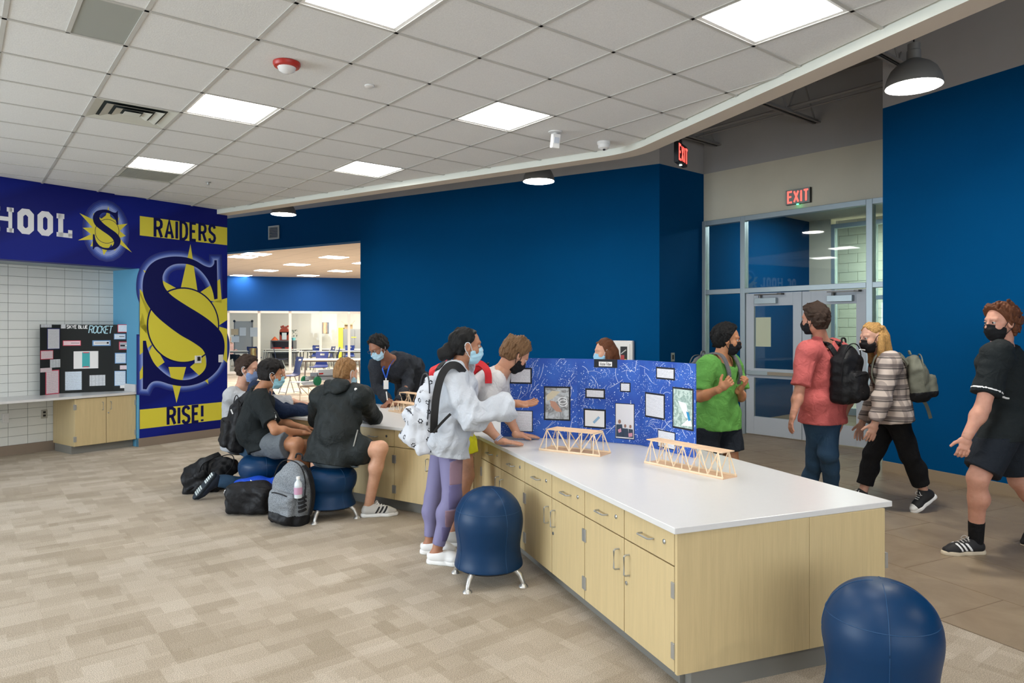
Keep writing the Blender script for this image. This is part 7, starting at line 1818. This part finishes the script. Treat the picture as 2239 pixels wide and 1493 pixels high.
# blue splatter board on the island
def splat(t, b, c):
    v = t.coords(); col = (*c, 1); n = t.noise(v, 5, 3, 0.5); base = t.ramp(n, [(0.3, srgb((28, 68, 160))), (0.7, srgb((48, 98, 190)))])
    for sc, th_, seed in ((46, 0.16, 0), (95, 0.2, 7), (20, 0.075, 3)):
        m_ = t.new('ShaderNodeMapping'); m_.inputs['Location'].default_value = (seed, seed * 2, seed); t.link(v, m_.inputs[0]); d = t.new('ShaderNodeTexVoronoi'); d.inputs['Scale'].default_value = sc; t.link(m_.outputs[0], d.inputs[0])
        mask = t.math('MULTIPLY', t.math('LESS_THAN', d.outputs[0], th_), t.math('GREATER_THAN', t.noise(m_.outputs[0], 7, 2), 0.5)); base = t.mix(mask, base, srgb((216, 224, 240)))
    t.link(base, b.inputs['Base Color'])
M_SPLAT = mat('splatter_blue', (40, 90, 200), 0.7, fn=splat)
bl = [G(1095, 954, ZT), G(1262, 961, ZT), G(1399, 973, ZT), G(1521, 1002, ZT)]
B1 = Board('display_board', 'blue trifold display board splattered with white paint on the island', [(p.x, p.y) for p in bl], 0.62, M_SPLAT)
o_ = B1
c7b = lambda x, y: (1080 + x * 480 / 2108.0, 730 + y * 340 / 1493.0)
def put7(i, x0, y0, x1, y1, m, bm=K_BLACK, **k): a = c7b(x0, y0); b = c7b(x1, y1); return B1.put(i, a[0], a[1], b[0], b[1], m, bm=bm, **k)
def photo_mat(name, cols, sc=22):
    def fn(t, b, c):
        f = t.noise(t.coords(), sc, 4, 0.6, 1.2); t.link(t.ramp(f, [(0.25 + 0.5 * i / (len(cols) - 1), srgb(x)) for i, x in enumerate(cols)]), b.inputs['Base Color'])
    return mat('photo_' + name, cols[0], 0.35, fn=fn)
PA_T = paper_mat('typed', (232, 232, 238), freq=760, wid=0.1)
put7(0, 150, 325, 365, 480, PA_T); put7(0, 160, 735, 373, 940, PA_T, bw=0.006)
ph = put7(0, 480, 505, 735, 832, photo_mat('craft', [(150, 158, 166), (196, 202, 206), (120, 120, 122), (226, 228, 230)], 14), name='photograph')
put7(1, 962, 245, 1185, 325, K_BLACK, bm=None); tt = put7(1, 1008, 268, 1135, 312, PA_BLANK, bm=None, d=0.002, name='title_strip')
put7(1, 878, 527, 1068, 622, PA_T); put7(1, 862, 722, 1075, 905, PA_BLANK, name='drawing'); put7(1, 1212, 468, 1312, 558, PA_T, bw=0.008); ph2 = put7(1, 1165, 668, 1350, 1010, mat('photo_group', (222, 220, 224), 0.35), bw=0.005, name='photograph')
put7(2, 1558, 322, 1738, 440, PA_T); put7(2, 1452, 570, 1642, 812, PA_T); put7(2, 1715, 518, 1918, 918, photo_mat('water', [(172, 196, 186), (206, 222, 214), (130, 160, 150), (226, 232, 236)], 26), name='photograph'); put7(2, 1575, 932, 1742, 1100, PA_T, bw=0.006)
# figures in the group photo and shapes in the drawings: flat print
def print_on(parent, i, B, polys, m, name, d=0.004):
    for P in polys:
        mb = MB()
        q = [hit(B.fr[i], *c7b(*p)) for p in P]; n = len(q); vs = [(p[0], -d, p[1] - B.z) for p in q] + [(p[0], -d + 0.001, p[1] - B.z) for p in q]
        ar = sum(q[k][0] * q[(k + 1) % n][1] - q[(k + 1) % n][0] * q[k][1] for k in range(n))
        f = tuple(range(n)); mb.add(vs, [f if ar > 0 else f[::-1]]).build(name, m, parent)
def disc(x, y, rx, ry=None, n=14): ry = ry or rx; return [(x + rx * math.cos(a), y + ry * math.sin(a)) for a in np.linspace(0, 6.283, n, endpoint=False)]
pp = B1.pan[1]
print_on(pp, 1, B1, [[(1176, 868), (1232, 868), (1248, 990), (1174, 985)], [(1236, 905), (1290, 910), (1300, 995), (1240, 990)], [(1295, 912), (1336, 918), (1340, 1000), (1298, 996)]], mat('print_dark', (44, 62, 84), 0.5), 'printed_figure')
print_on(pp, 1, B1, [disc(1208, 842, 14, 20), disc(1262, 884, 11, 17), disc(1312, 890, 11, 17)], mat('print_skin', (150, 110, 96), 0.5), 'printed_figure')
print_on(pp, 1, B1, [[(1192, 920), (1222, 905), (1226, 940), (1200, 950)], [(1292, 955), (1330, 950), (1332, 985), (1296, 990)]], mat('print_pink', (214, 150, 170), 0.5), 'printed_figure', d=0.0045)
print_on(pp, 1, B1, [[(950, 845), (1005, 790), (1022, 806), (966, 862)]], mat('print_blue', (140, 178, 206), 0.5), 'printed_drawing')
print_on(B1.pan[0], 0, B1, [[(540, 640), (590, 650), (640, 720), (655, 750), (600, 745), (545, 690)]], mat('print_hand', (186, 140, 120), 0.5), 'printed_hand')
print_on(B1.pan[0], 0, B1, [[(505, 590), (560, 545), (640, 555), (560, 625), (510, 640)]], mat('print_buff', (206, 196, 170), 0.5), 'printed_paper')
mbr = MB()
for rr_ in ((660, 640, 42), (665, 665, 40)):
    ring = [hit(B1.fr[0], *c7b(rr_[0] + rr_[2] * math.cos(a), rr_[1] + rr_[2] * 0.75 * math.sin(a))) for a in np.linspace(0, 6.283, 22)]
    stroke(mbr, [(p[0], p[1] - ZT) for p in ring], 0.006, 0, 1, lambda x, y, d_: (x, -0.0035 - 0.001 * d_, y))
mbr.build('printed_ring', mat('print_grey', (236, 238, 240), 0.5), B1.pan[0])
print_on(B1.pan[2], 2, B1, [[(1770, 640), (1850, 670), (1880, 820), (1840, 800)], [(1800, 880), (1890, 800), (1905, 890)]], mat('print_white', (234, 240, 244), 0.5), 'printed_bottle'); print_on(B1.pan[2], 2, B1, [[(1850, 745), (1875, 755), (1895, 830), (1872, 838)]], mat('print_cyan', (40, 140, 190), 0.5), 'printed_bottle', d=0.0045)
# title lettering
mbt = MB(); a0 = hit(B1.fr[1], *c7b(1020, 302)); hT = hit(B1.fr[1], *c7b(1020, 274))[1] - a0[1]; Lw = hit(B1.fr[1], *c7b(1126, 302))[0] - a0[0]
x_w = word(MB(), 'Water Filter', hT, 0.003, 0.2 * hT, 0, 1, lambda x, y, d_: (0, 0, 0)); kx = Lw / x_w
word(mbt, 'Water Filter', hT, 0.0028, 0.2 * hT, 0, 1, lambda x, y, d_: (a0[0] + x * kx, -0.0022 - 0.001 * d_, a0[1] - ZT + y)); mbt.build('title_lettering', K_BLACK, B1.pan[1])
# flung paint: raised drips
rs = np.random.RandomState(4)
for i in range(3):
    L = math.hypot(B1.pts[i + 1][0] - B1.pts[i][0], B1.pts[i + 1][1] - B1.pts[i][1]); mb = MB()
    for _ in range(46):
        x, y = rs.uniform(0.03, L - 0.03), rs.uniform(0.05, 0.58); l = rs.uniform(0.02, 0.13); a = rs.normal(1.15, 0.35) if i == 0 else rs.uniform(0, 3.14); cv = rs.normal(0, 0.5 if i == 0 else 1.6)
        pts = []
        for k in range(7):
            pts.append((min(max(x, 0.004), L - 0.004), min(max(y, 0.004), 0.616))); x += math.cos(a) * l / 6; y += math.sin(a) * l / 6; a += cv / 6
        stroke(mb, pts, rs.uniform(0.0012, 0.003), 0, 1, lambda u, v, d_: (u, -0.0008 * d_, v))
    for _ in range(60):
        x, y, r = rs.uniform(0.01, L - 0.01), rs.uniform(0.01, 0.61), rs.uniform(0.0015, 0.005); mb.add([(x + r * math.cos(q), -0.0008, y + r * math.sin(q)) for q in np.linspace(0, 6.283, 8, endpoint=False)], [tuple(range(8))])
    mb.build('paint_splatter', mat('splatter_white', (222, 228, 240), 0.6), B1.pan[i])['kind'] = 'stuff'
# black rocket board in the recess
bl = [G(88, 864.5, ZT), G(132, 860, ZT), G(248, 855, ZT), G(290, 854, ZT)]
B2 = Board('display_board', 'black trifold rocket display board on the wall counter', [(p.x, p.y) for p in bl], 0.905, mat('board_black', (20, 24, 24), 0.75))
c6b = lambda x, y: (80 + x * 230 / 1807.0, 690 + y * 190 / 1493.0)
def put6(i, x0, y0, x1, y1, m, bm=None, **k): a = c6b(x0, y0); b = c6b(x1, y1); return B2.put(i, a[0], a[1], b[0], b[1], m, bm=bm, **k)
put6(0, 70, 152, 258, 205, PA_G); put6(0, 182, 220, 398, 578, PA_W, K_DBLUE, bw=0.008); put6(0, 66, 598, 285, 752, PA_P, K_RED, bw=0.008); put6(0, 230, 752, 406, 893, PA_G); put6(0, 64, 900, 262, 972, PA_P); put6(0, 152, 935, 388, 1352, PA_P, K_RED, bw=0.012, d=0.0008)
put6(1, 418, 150, 500, 222, PA_G); put6(1, 450, 428, 762, 518, mat('paper_pink', (236, 206, 212), 0.8), K_RED, bw=0.008); put6(1, 958, 425, 1272, 520, PA_BLANK, K_BLUE, bw=0.014); put6(1, 636, 612, 1060, 910, PA_BLANK); put6(1, 782, 628, 915, 888, mat('card_teal', (62, 170, 172), 0.6), d=0.002); put6(1, 490, 962, 775, 1280, PA_B); put6(1, 910, 1022, 1180, 1205, PA_G)
put6(1, 800, 628, 900, 645, K_RED, d=0.0028); put6(1, 800, 872, 900, 888, K_RED, d=0.0028)
put6(2, 1392, 152, 1588, 288, PA_B, K_RED, bw=0.008); put6(2, 1330, 312, 1532, 408, PA_B, K_BLUE, bw=0.008); put6(2, 1415, 448, 1632, 585, mat('photo_rocket', (172, 172, 178), 0.5), K_RED, bw=0.01); put6(2, 1345, 640, 1540, 822, PA_B, K_BLUE, bw=0.01); put6(2, 1432, 855, 1628, 925, PA_P); put6(2, 1338, 950, 1532, 1205, PA_B, K_BLUE, bw=0.006); put6(2, 1435, 1185, 1588, 1245, PA_BLANK, d=0.002)
def bar6(i, a, b, th, m, nm, d0=0.0026):
    p, q = hit(B2.fr[i], *c6b(*a)), hit(B2.fr[i], *c6b(*b)); mb = MB(); stroke(mb, [(p[0], p[1] - ZT), (q[0], q[1] - ZT)], th, 0, 1, lambda x, y, d_: (x, -d0 - 0.0008 * d_, y)); mb.build(nm, m, B2.pan[i])
bar6(1, (1000, 472), (1225, 468), 0.006, K_BLACK, 'printed_rocket'); bar6(1, (1205, 468), (1240, 468), 0.024, K_BLACK, 'printed_rocket'); bar6(1, (590, 472), (735, 472), 0.008, mat('print_mid', (120, 110, 116), 0.7), 'printed_caption'); bar6(2, (1440, 515), (1520, 515), 0.022, K_BLACK, 'printed_rocket'); bar6(2, (1520, 515), (1610, 512), 0.012, S_WHITE, 'printed_rocket'); bar6(2, (1420, 360), (1510, 360), 0.008, K_BLACK, 'printed_caption')
def word6(txt, x0, y0, x1, y1, hgt, tk, m, wsc, slant=0.0, sep=0.22):
    a = hit(B2.fr[1], *c6b(x0, y0)); b = hit(B2.fr[1], *c6b(x1, y1)); h = hit(B2.fr[1], *c6b(x0, y0 - hgt))[1] - a[1]; L = b[0] - a[0]; X = word(MB(), txt, h, 0.004, sep * h, 0, 1, lambda x, y, d_: (0, 0, 0), wsc); k = L / X
    x = 0
    for ch in txt:
        if ch == ' ': x += 0.35 * h; continue
        w_, pls = GLY[ch]; mb = MB()
        for pl in pls: stroke(mb, [(x + p[0] * h * wsc, p[1] * h) for p in pl], tk, 0, 1, lambda u, v, d_: (a[0] + (u) * k + slant * v, -0.0015 - 0.0008 * d_, a[1] - ZT + v + (b[1] - a[1]) * u / X))
        mb.build('title_letter', m, B2.pan[1]); x += w_ * h * wsc + sep * h
word6('SKYE BLUE', 520, 220, 876, 222, 52, 0.009, S_WHITE, 1.0); word6('ROCKET', 895, 300, 1290, 305, 125, 0.012, mat('letter_ice', (176, 214, 226), 0.7), 0.75, slant=0.15, sep=0.08)

# ================================================================== furniture of the far room
M_CHAIRB = mat('chair_blue', (20, 38, 98), 0.4); M_TABLE = mat('table_laminate', (216, 206, 196), 0.5); M_GREYM = mat('grey_metal', (126, 122, 120), 0.45, metal=0.4)
def table(px, Y, W, Dp, lab, rz=0.0):
    x = (px - CX) / FPX * Y; t = empty('classroom_table', (x, Y, 0), rz, lab, 'table', 'classroom tables of the far room')
    MB().box(-W / 2, W / 2, -Dp / 2, Dp / 2, 0.71, 0.74).build('tabletop', M_TABLE, t, bevel=0.008)
    for sx in (-1, 1):
        for sy in (-1, 1): MB().tube([(sx * (W / 2 - 0.12), sy * (Dp / 2 - 0.08), 0.71), (sx * (W / 2 - 0.08), sy * (Dp / 2 - 0.05), 0.0)], 0.022, 8).build('leg', M_GREYM, t, smooth=True)
    MB().box(-W / 2 + 0.12, W / 2 - 0.12, -0.02, 0.02, 0.66, 0.71).build('apron', M_GREYM, t)
    return t
TB = [(722, 19.6, 1.75, 0.75, 'nearest classroom table beyond the opening', 0.05), (620, 26.6, 1.4, 0.6, 'classroom table behind the second glazed bay', 0), (704, 26.6, 1.2, 0.6, 'classroom table behind the middle glazed bay', 0), (772, 26.8, 0.95, 0.6, 'classroom table by the blue wall edge behind the glass', 0), (612, 29.2, 1.38, 0.6, 'rear classroom table near the red bins', 0), (690, 29.4, 1.38, 0.6, 'rear classroom table in front of the poster', 0), (765, 29.2, 1.38, 0.6, 'rear classroom table in front of the yellow cabinet', 0), (515, 27.0, 1.2, 0.6, 'classroom table of the distant person', 0)]
for a in TB: table(*a)
chair0 = None
def chair(px, Y, rz, lab):
    global chair0
    x = (px - CX) / FPX * Y
    if chair0 is None:
        t = empty('classroom_chair', (x, Y, 0), rz, lab, 'chair', 'blue shell chairs of the far room')
        prof = [(0.22, 0.0, 0.475, 0.19), (0.24, 0.0, 0.46, 0.2), (0.15, 0, 0.45, 0.215), (0.0, 0, 0.445, 0.22), (-0.12, 0, 0.455, 0.22), (-0.19, 0, 0.5, 0.2), (-0.2, 0, 0.58, 0.17), (-0.215, 0, 0.66, 0.165), (-0.24, 0, 0.76, 0.19), (-0.265, 0, 0.86, 0.2), (-0.275, 0, 0.9, 0.18)]
        pr = catmull([(p[0], p[2], p[3]) for p in prof], 3); n = len(pr); mb = MB(); vs = []; cols = 7
        for side_ in (0, 1):
            for (a, z, w) in pr:
                for j in range(cols):
                    u = -1 + 2 * j / (cols - 1); vs.append((a + 0.02 * u * u, u * w, z + 0.012 * u * u - 0.012 * side_))
        fs = []
        for side_ in (0, 1):
            o = side_ * n * cols
            for i in range(n - 1):
                for j in range(cols - 1):
                    # hand hole near the top
                    if i in (n - 6, n - 5) and j in (2, 3): continue
                    q = (o + i * cols + j, o + i * cols + j + 1, o + (i + 1) * cols + j + 1, o + (i + 1) * cols + j); fs.append(q if side_ == 0 else q[::-1])
        mb.add(vs, fs).build('seat_shell', M_CHAIRB, t, smooth=True)
        for sx in (-1, 1):
            for sy in (-1, 1): MB().tube([(0.05 * sx, 0.15 * sy, 0.44), (0.2 * sx, 0.2 * sy, 0.012)], 0.011, 8).build('leg', M_STEEL, t, smooth=True)
            MB().tube([(0.2 * 0.9 * sx, -0.195, 0.06), (0.2 * 0.9 * sx, 0.195, 0.06)], 0.009, 8).build('stretcher', M_STEEL, t, smooth=True)
        chair0 = t; return t
    t = copy_tree(chair0); t.location = (x, Y, 0); t.rotation_euler = (0, 0, rz); t['label'] = lab; return t
for a in [(634, 16.9, math.radians(222), 'blue shell chair standing clear, beside the nearest classroom table'), (698, 20.6, math.radians(-95), 'blue shell chair tucked behind the nearest classroom table'), (614, 26.0, math.radians(20), 'blue shell chair in the second glazed bay'), (728, 26.2, math.radians(200), 'blue shell chair in the fourth glazed bay'), (716, 27.2, math.radians(170), 'blue shell chair behind the fourth mullion'), (690, 28.7, math.radians(-90), 'blue shell chair at the rear middle table'), (762, 28.6, math.radians(-90), 'blue shell chair before the yellow cabinet'), (556, 27.0, math.radians(90), 'blue shell chair with a framed picture in the first glazed bay'), (503, 27.9, math.radians(-20), 'blue shell chair under the distant person')]: chair(*a)
# low shelf with red bins, clock and plant
def at(px, py, Y): return D(px, py, Y)
p = at(620, 745, 30.2); sh = empty('low_shelf', (p.x, 30.2, 0), 0, 'low grey shelf against the far classroom wall', 'shelf'); M_SHELF = mat('shelf_grey', (104, 100, 98), 0.6); zt_ = CAMZ - (744 - HY) * 30.2 / FPX
for a in (-0.5, 0.46): MB().box(a, a + 0.04, -0.2, 0.2, 0, zt_).build('side_board', M_SHELF, sh)
for z in (0.08, zt_ * 0.5, zt_ - 0.04): MB().box(-0.46, 0.46, -0.2, 0.2, z, z + 0.04).build('shelf_board', M_SHELF, sh)
MB().box(-0.5, 0.5, 0.2, 0.22, 0, zt_).build('back_board', M_SHELF, sh)
for k, (dx, lab) in enumerate(((-0.28, 'red plastic bin on the left of the low classroom shelf'), (0.27, 'red plastic bin on the right of the low classroom shelf'))):
    t = MB(); zb = zt_ * 0.5 + 0.041; t.prism([(-0.15, -0.16), (0.15, -0.16), (0.17, 0.16), (-0.17, 0.16)], 0, 0.2).box(-0.16, 0.16, -0.175, -0.16, 0.17, 0.2); o = t.build('storage_bin', mat('bin_red', (206, 66, 44), 0.5), loc=(p.x + dx, 30.2, zb)); tag(o, lab, 'bin')
ck = empty('arch_clock', (p.x + 0.05, 30.2, zt_), 0, 'red arched clock with white dial on the low shelf', 'clock')
MB().box(-0.2, 0.2, -0.08, 0.08, 0, 0.36).lathe([(0.2, -0.08), (0.2, 0.08)], 20, Matrix.Translation((0, 0, 0.36)) @ Matrix.Rotation(math.pi / 2, 4, 'X')).build('case', mat('clock_red', (170, 70, 46), 0.5), ck); MB().box(-0.09, 0.11, -0.09, -0.08, 0.03, 0.33).build('dial', M_WHITEP, ck)
for q in range(5): MB().ball((-0.14 + q * 0.07, 0, 0.58 + 0.03 * math.sin(q * 2)), 0.05, seg=8, rings=6).build('ornament', mat('clock_red', (170, 70, 46), 0.5), ck, smooth=True)
op = MB().lathe([(0.0, 0.16), (0.02, 0.16), (0.16, 0.01), (0.18, 0.0), (0, 0)], 12, cap=False).build('orange_cone', mat('cone_orange', (236, 110, 60), 0.5), loc=(p.x - 0.38, 30.2, zt_)); tag(op, 'flat orange cone on the low shelf end', 'cone')
pl = empty('potted_plant', (p.x + 0.45, 30.15, zt_), 0, 'small dark green plant at the right of the low shelf', 'plant'); MB().lathe([(0.0, 0), (0.07, 0), (0.09, 0.12), (0, 0.12)], 14, cap=False).build('pot', mat('pot_teal', (120, 190, 190), 0.5), pl, smooth=True)
rs = np.random.RandomState(6); lf = MB()
for q in range(46):
    a, r, z = rs.uniform(0, 6.28), rs.uniform(0.03, 0.2), rs.uniform(0.14, 0.46); c = Vector((r * math.cos(a), r * math.sin(a), z)); M = Matrix.Translation(c) @ Matrix.Rotation(rs.uniform(0, 6), 4, 'Z') @ Matrix.Rotation(rs.uniform(-1, 1), 4, 'X'); lf.add([(-0.03, 0, 0), (0, -0.022, 0.008), (0.05, 0, 0), (0, 0.022, 0.008)], [(0, 1, 2, 3)], M)
lf.build('leaves', mat('leaf_dark', (44, 70, 52), 0.6), pl)
# poster, storage cabinet with box, easel
p = at(709, 717, 30.9); t = empty('poster', (p.x, hit(FR_FAR, 709, 717)[0] * 0 + 31.0, p.z), 0, 'framed forest path poster on the classroom wall', 'poster')
def poster_fn(t_, b, c):
    v = t_.coords(); s = t_.new('ShaderNodeSeparateXYZ'); t_.link(v, s.inputs[0]); f = t_.math('ABSOLUTE', s.outputs[0]); n = t_.noise(t_.coords(scale=(3, 3, 1)), 8, 3); f = t_.math('ADD', t_.math('MULTIPLY', f, 4.5), t_.math('MULTIPLY', n, 0.5)); t_.link(t_.ramp(f, [(0.25, srgb((250, 226, 150))), (0.5, srgb((196, 140, 60))), (0.9, srgb((70, 70, 84)))]), b.inputs['Base Color'])
MB().box(-0.16, 0.16, -0.005, 0.0, -0.24, 0.24).build('print', mat('poster_print', (200, 150, 80), 0.5, fn=poster_fn), t); MB().box(-0.17, 0.17, 0.0, 0.02, -0.25, 0.25).build('frame', K_BLACK, t)
p0, p1 = at(743, 718, 30.3), at(790, 718, 30.3); hC = p0.z
t = empty('storage_cabinet', (p0.x, 30.3, 0), 0, 'grey storage cabinet with a yellow side', 'cabinet'); wC = 1.25
MB().box(0.2, wC, -0.25, 0.25, 0.0, hC - 0.02).build('cabinet_body', mat('cabinet_grey', (140, 134, 130), 0.5), t); MB().box(0.0, 0.2, -0.26, 0.25, 0, hC + 0.03).build('side_panel', mat('cabinet_yellow', (226, 206, 60), 0.5), t); MB().box(0.22, 0.7, -0.27, -0.25, 0.06, hC - 0.05).build('cabinet_door', mat('cabinet_grey', (140, 134, 130), 0.5), t, bevel=0.004); MB().box(0.72, wC - 0.02, -0.27, -0.25, 0.06, hC - 0.05).build('cabinet_door', mat('cabinet_grey', (140, 134, 130), 0.5), t, bevel=0.004); MB().box(0.56, 0.78, -0.276, -0.27, hC - 0.4, hC - 0.36).build('name_plate', mat('cabinet_yellow', (226, 206, 60), 0.5), t)
bx = empty('cardboard_box', (p0.x + 0.38, 30.3, hC - 0.02), 0.2, 'open cardboard box on the storage cabinet', 'box'); M_CARD = mat('cardboard', (184, 148, 106), 0.8); MB().box(-0.17, 0.17, -0.14, 0.14, 0, 0.24).build('box_body', M_CARD, bx)
for sx, sy in ((-1, 0), (1, 0), (0, -1)): MB().box(-0.17 if sx == 0 else 0, 0.17 if sx == 0 else 0.16, -0.14 if sx else 0, 0.14 if sx else 0.12, -0.003, 0.003, Matrix.Translation((sx * 0.17, sy * 0.14, 0.24)) @ (Matrix.Rotation(-sx * 0.9 if sx > 0 else math.pi + 0.6, 4, 'Y') if sx else Matrix.Rotation(math.pi + 0.5, 4, 'X'))).build('flap', M_CARD, bx)
p = at(532, 752, 28.4); t = empty('rolling_whiteboard', (p.x, 28.4, 0), 0, 'grey rolling glass board with pinned papers', 'whiteboard'); a0_, a1_ = at(513, 702, 28.4), at(552, 773, 28.4)
MB().box(a0_.x - p.x, a1_.x - p.x, -0.02, 0.02, a1_.z, a0_.z).build('board', mat('board_grey', (176, 172, 168), 0.3), t)
for x in (a0_.x - p.x, a1_.x - p.x): MB().box(x - 0.02, x + 0.02, -0.03, 0.03, 0.06, a0_.z).build('upright', M_GREYM, t); MB().box(x - 0.03, x + 0.03, -0.25, 0.25, 0.05, 0.09).build('foot', M_GREYM, t); MB().ball((x, -0.03, a0_.z), 0.05, seg=10, rings=8).build('knob', K_BLACK, t, smooth=True)
for q, (xa, ya, xb, yb) in enumerate(((505, 719, 521, 732), (524, 716, 538, 734), (547, 716, 565, 736), (507, 735, 523, 748))):
    A_, B_ = at(xa, ya, 28.37), at(xb, yb, 28.37); MB().box(A_.x - p.x, B_.x - p.x, -0.035, -0.03, B_.z, A_.z).build('pinned_paper', PA_W if q else mat('paper_buff', (214, 186, 150), 0.8), t)
pf = at(558, 770, 26.9); o = MB().box(-0.18, 0.18, -0.015, 0.015, -0.16, 0.16).build('framed_picture', mat('poster_print', (200, 150, 80), 0.5), loc=(pf.x, 26.72, pf.z)); tag(o, 'dark framed picture leaning on a far chair', 'picture')
# pen in the teacher's hand, phone on the counter
pn = empty('marker_pen', D(847, 868, 7.58), 0, 'white marker pen in the hand of the person', 'pen'); MB().tube([(0, 0, -0.035), (-0.012, 0, 0.06)], 0.007, 8).build('barrel', S_WHITE, pn, smooth=True); MB().tube([(0.0, 0, -0.045), (0.0, 0, -0.034)], 0.0045, 6).build('tip', K_BLACK, pn, smooth=True)
pp_ = MB().box(-0.07, 0.07, -0.05, 0.05, 0.0, 0.006).build('paper_pad', S_WHITE, loc=G(666, 893, ZT) + Vector((0, 0, 0.001)), rz=0.3); tag(pp_, 'small white paper pad under the hand of the person in grey sweatshirt', 'paper')
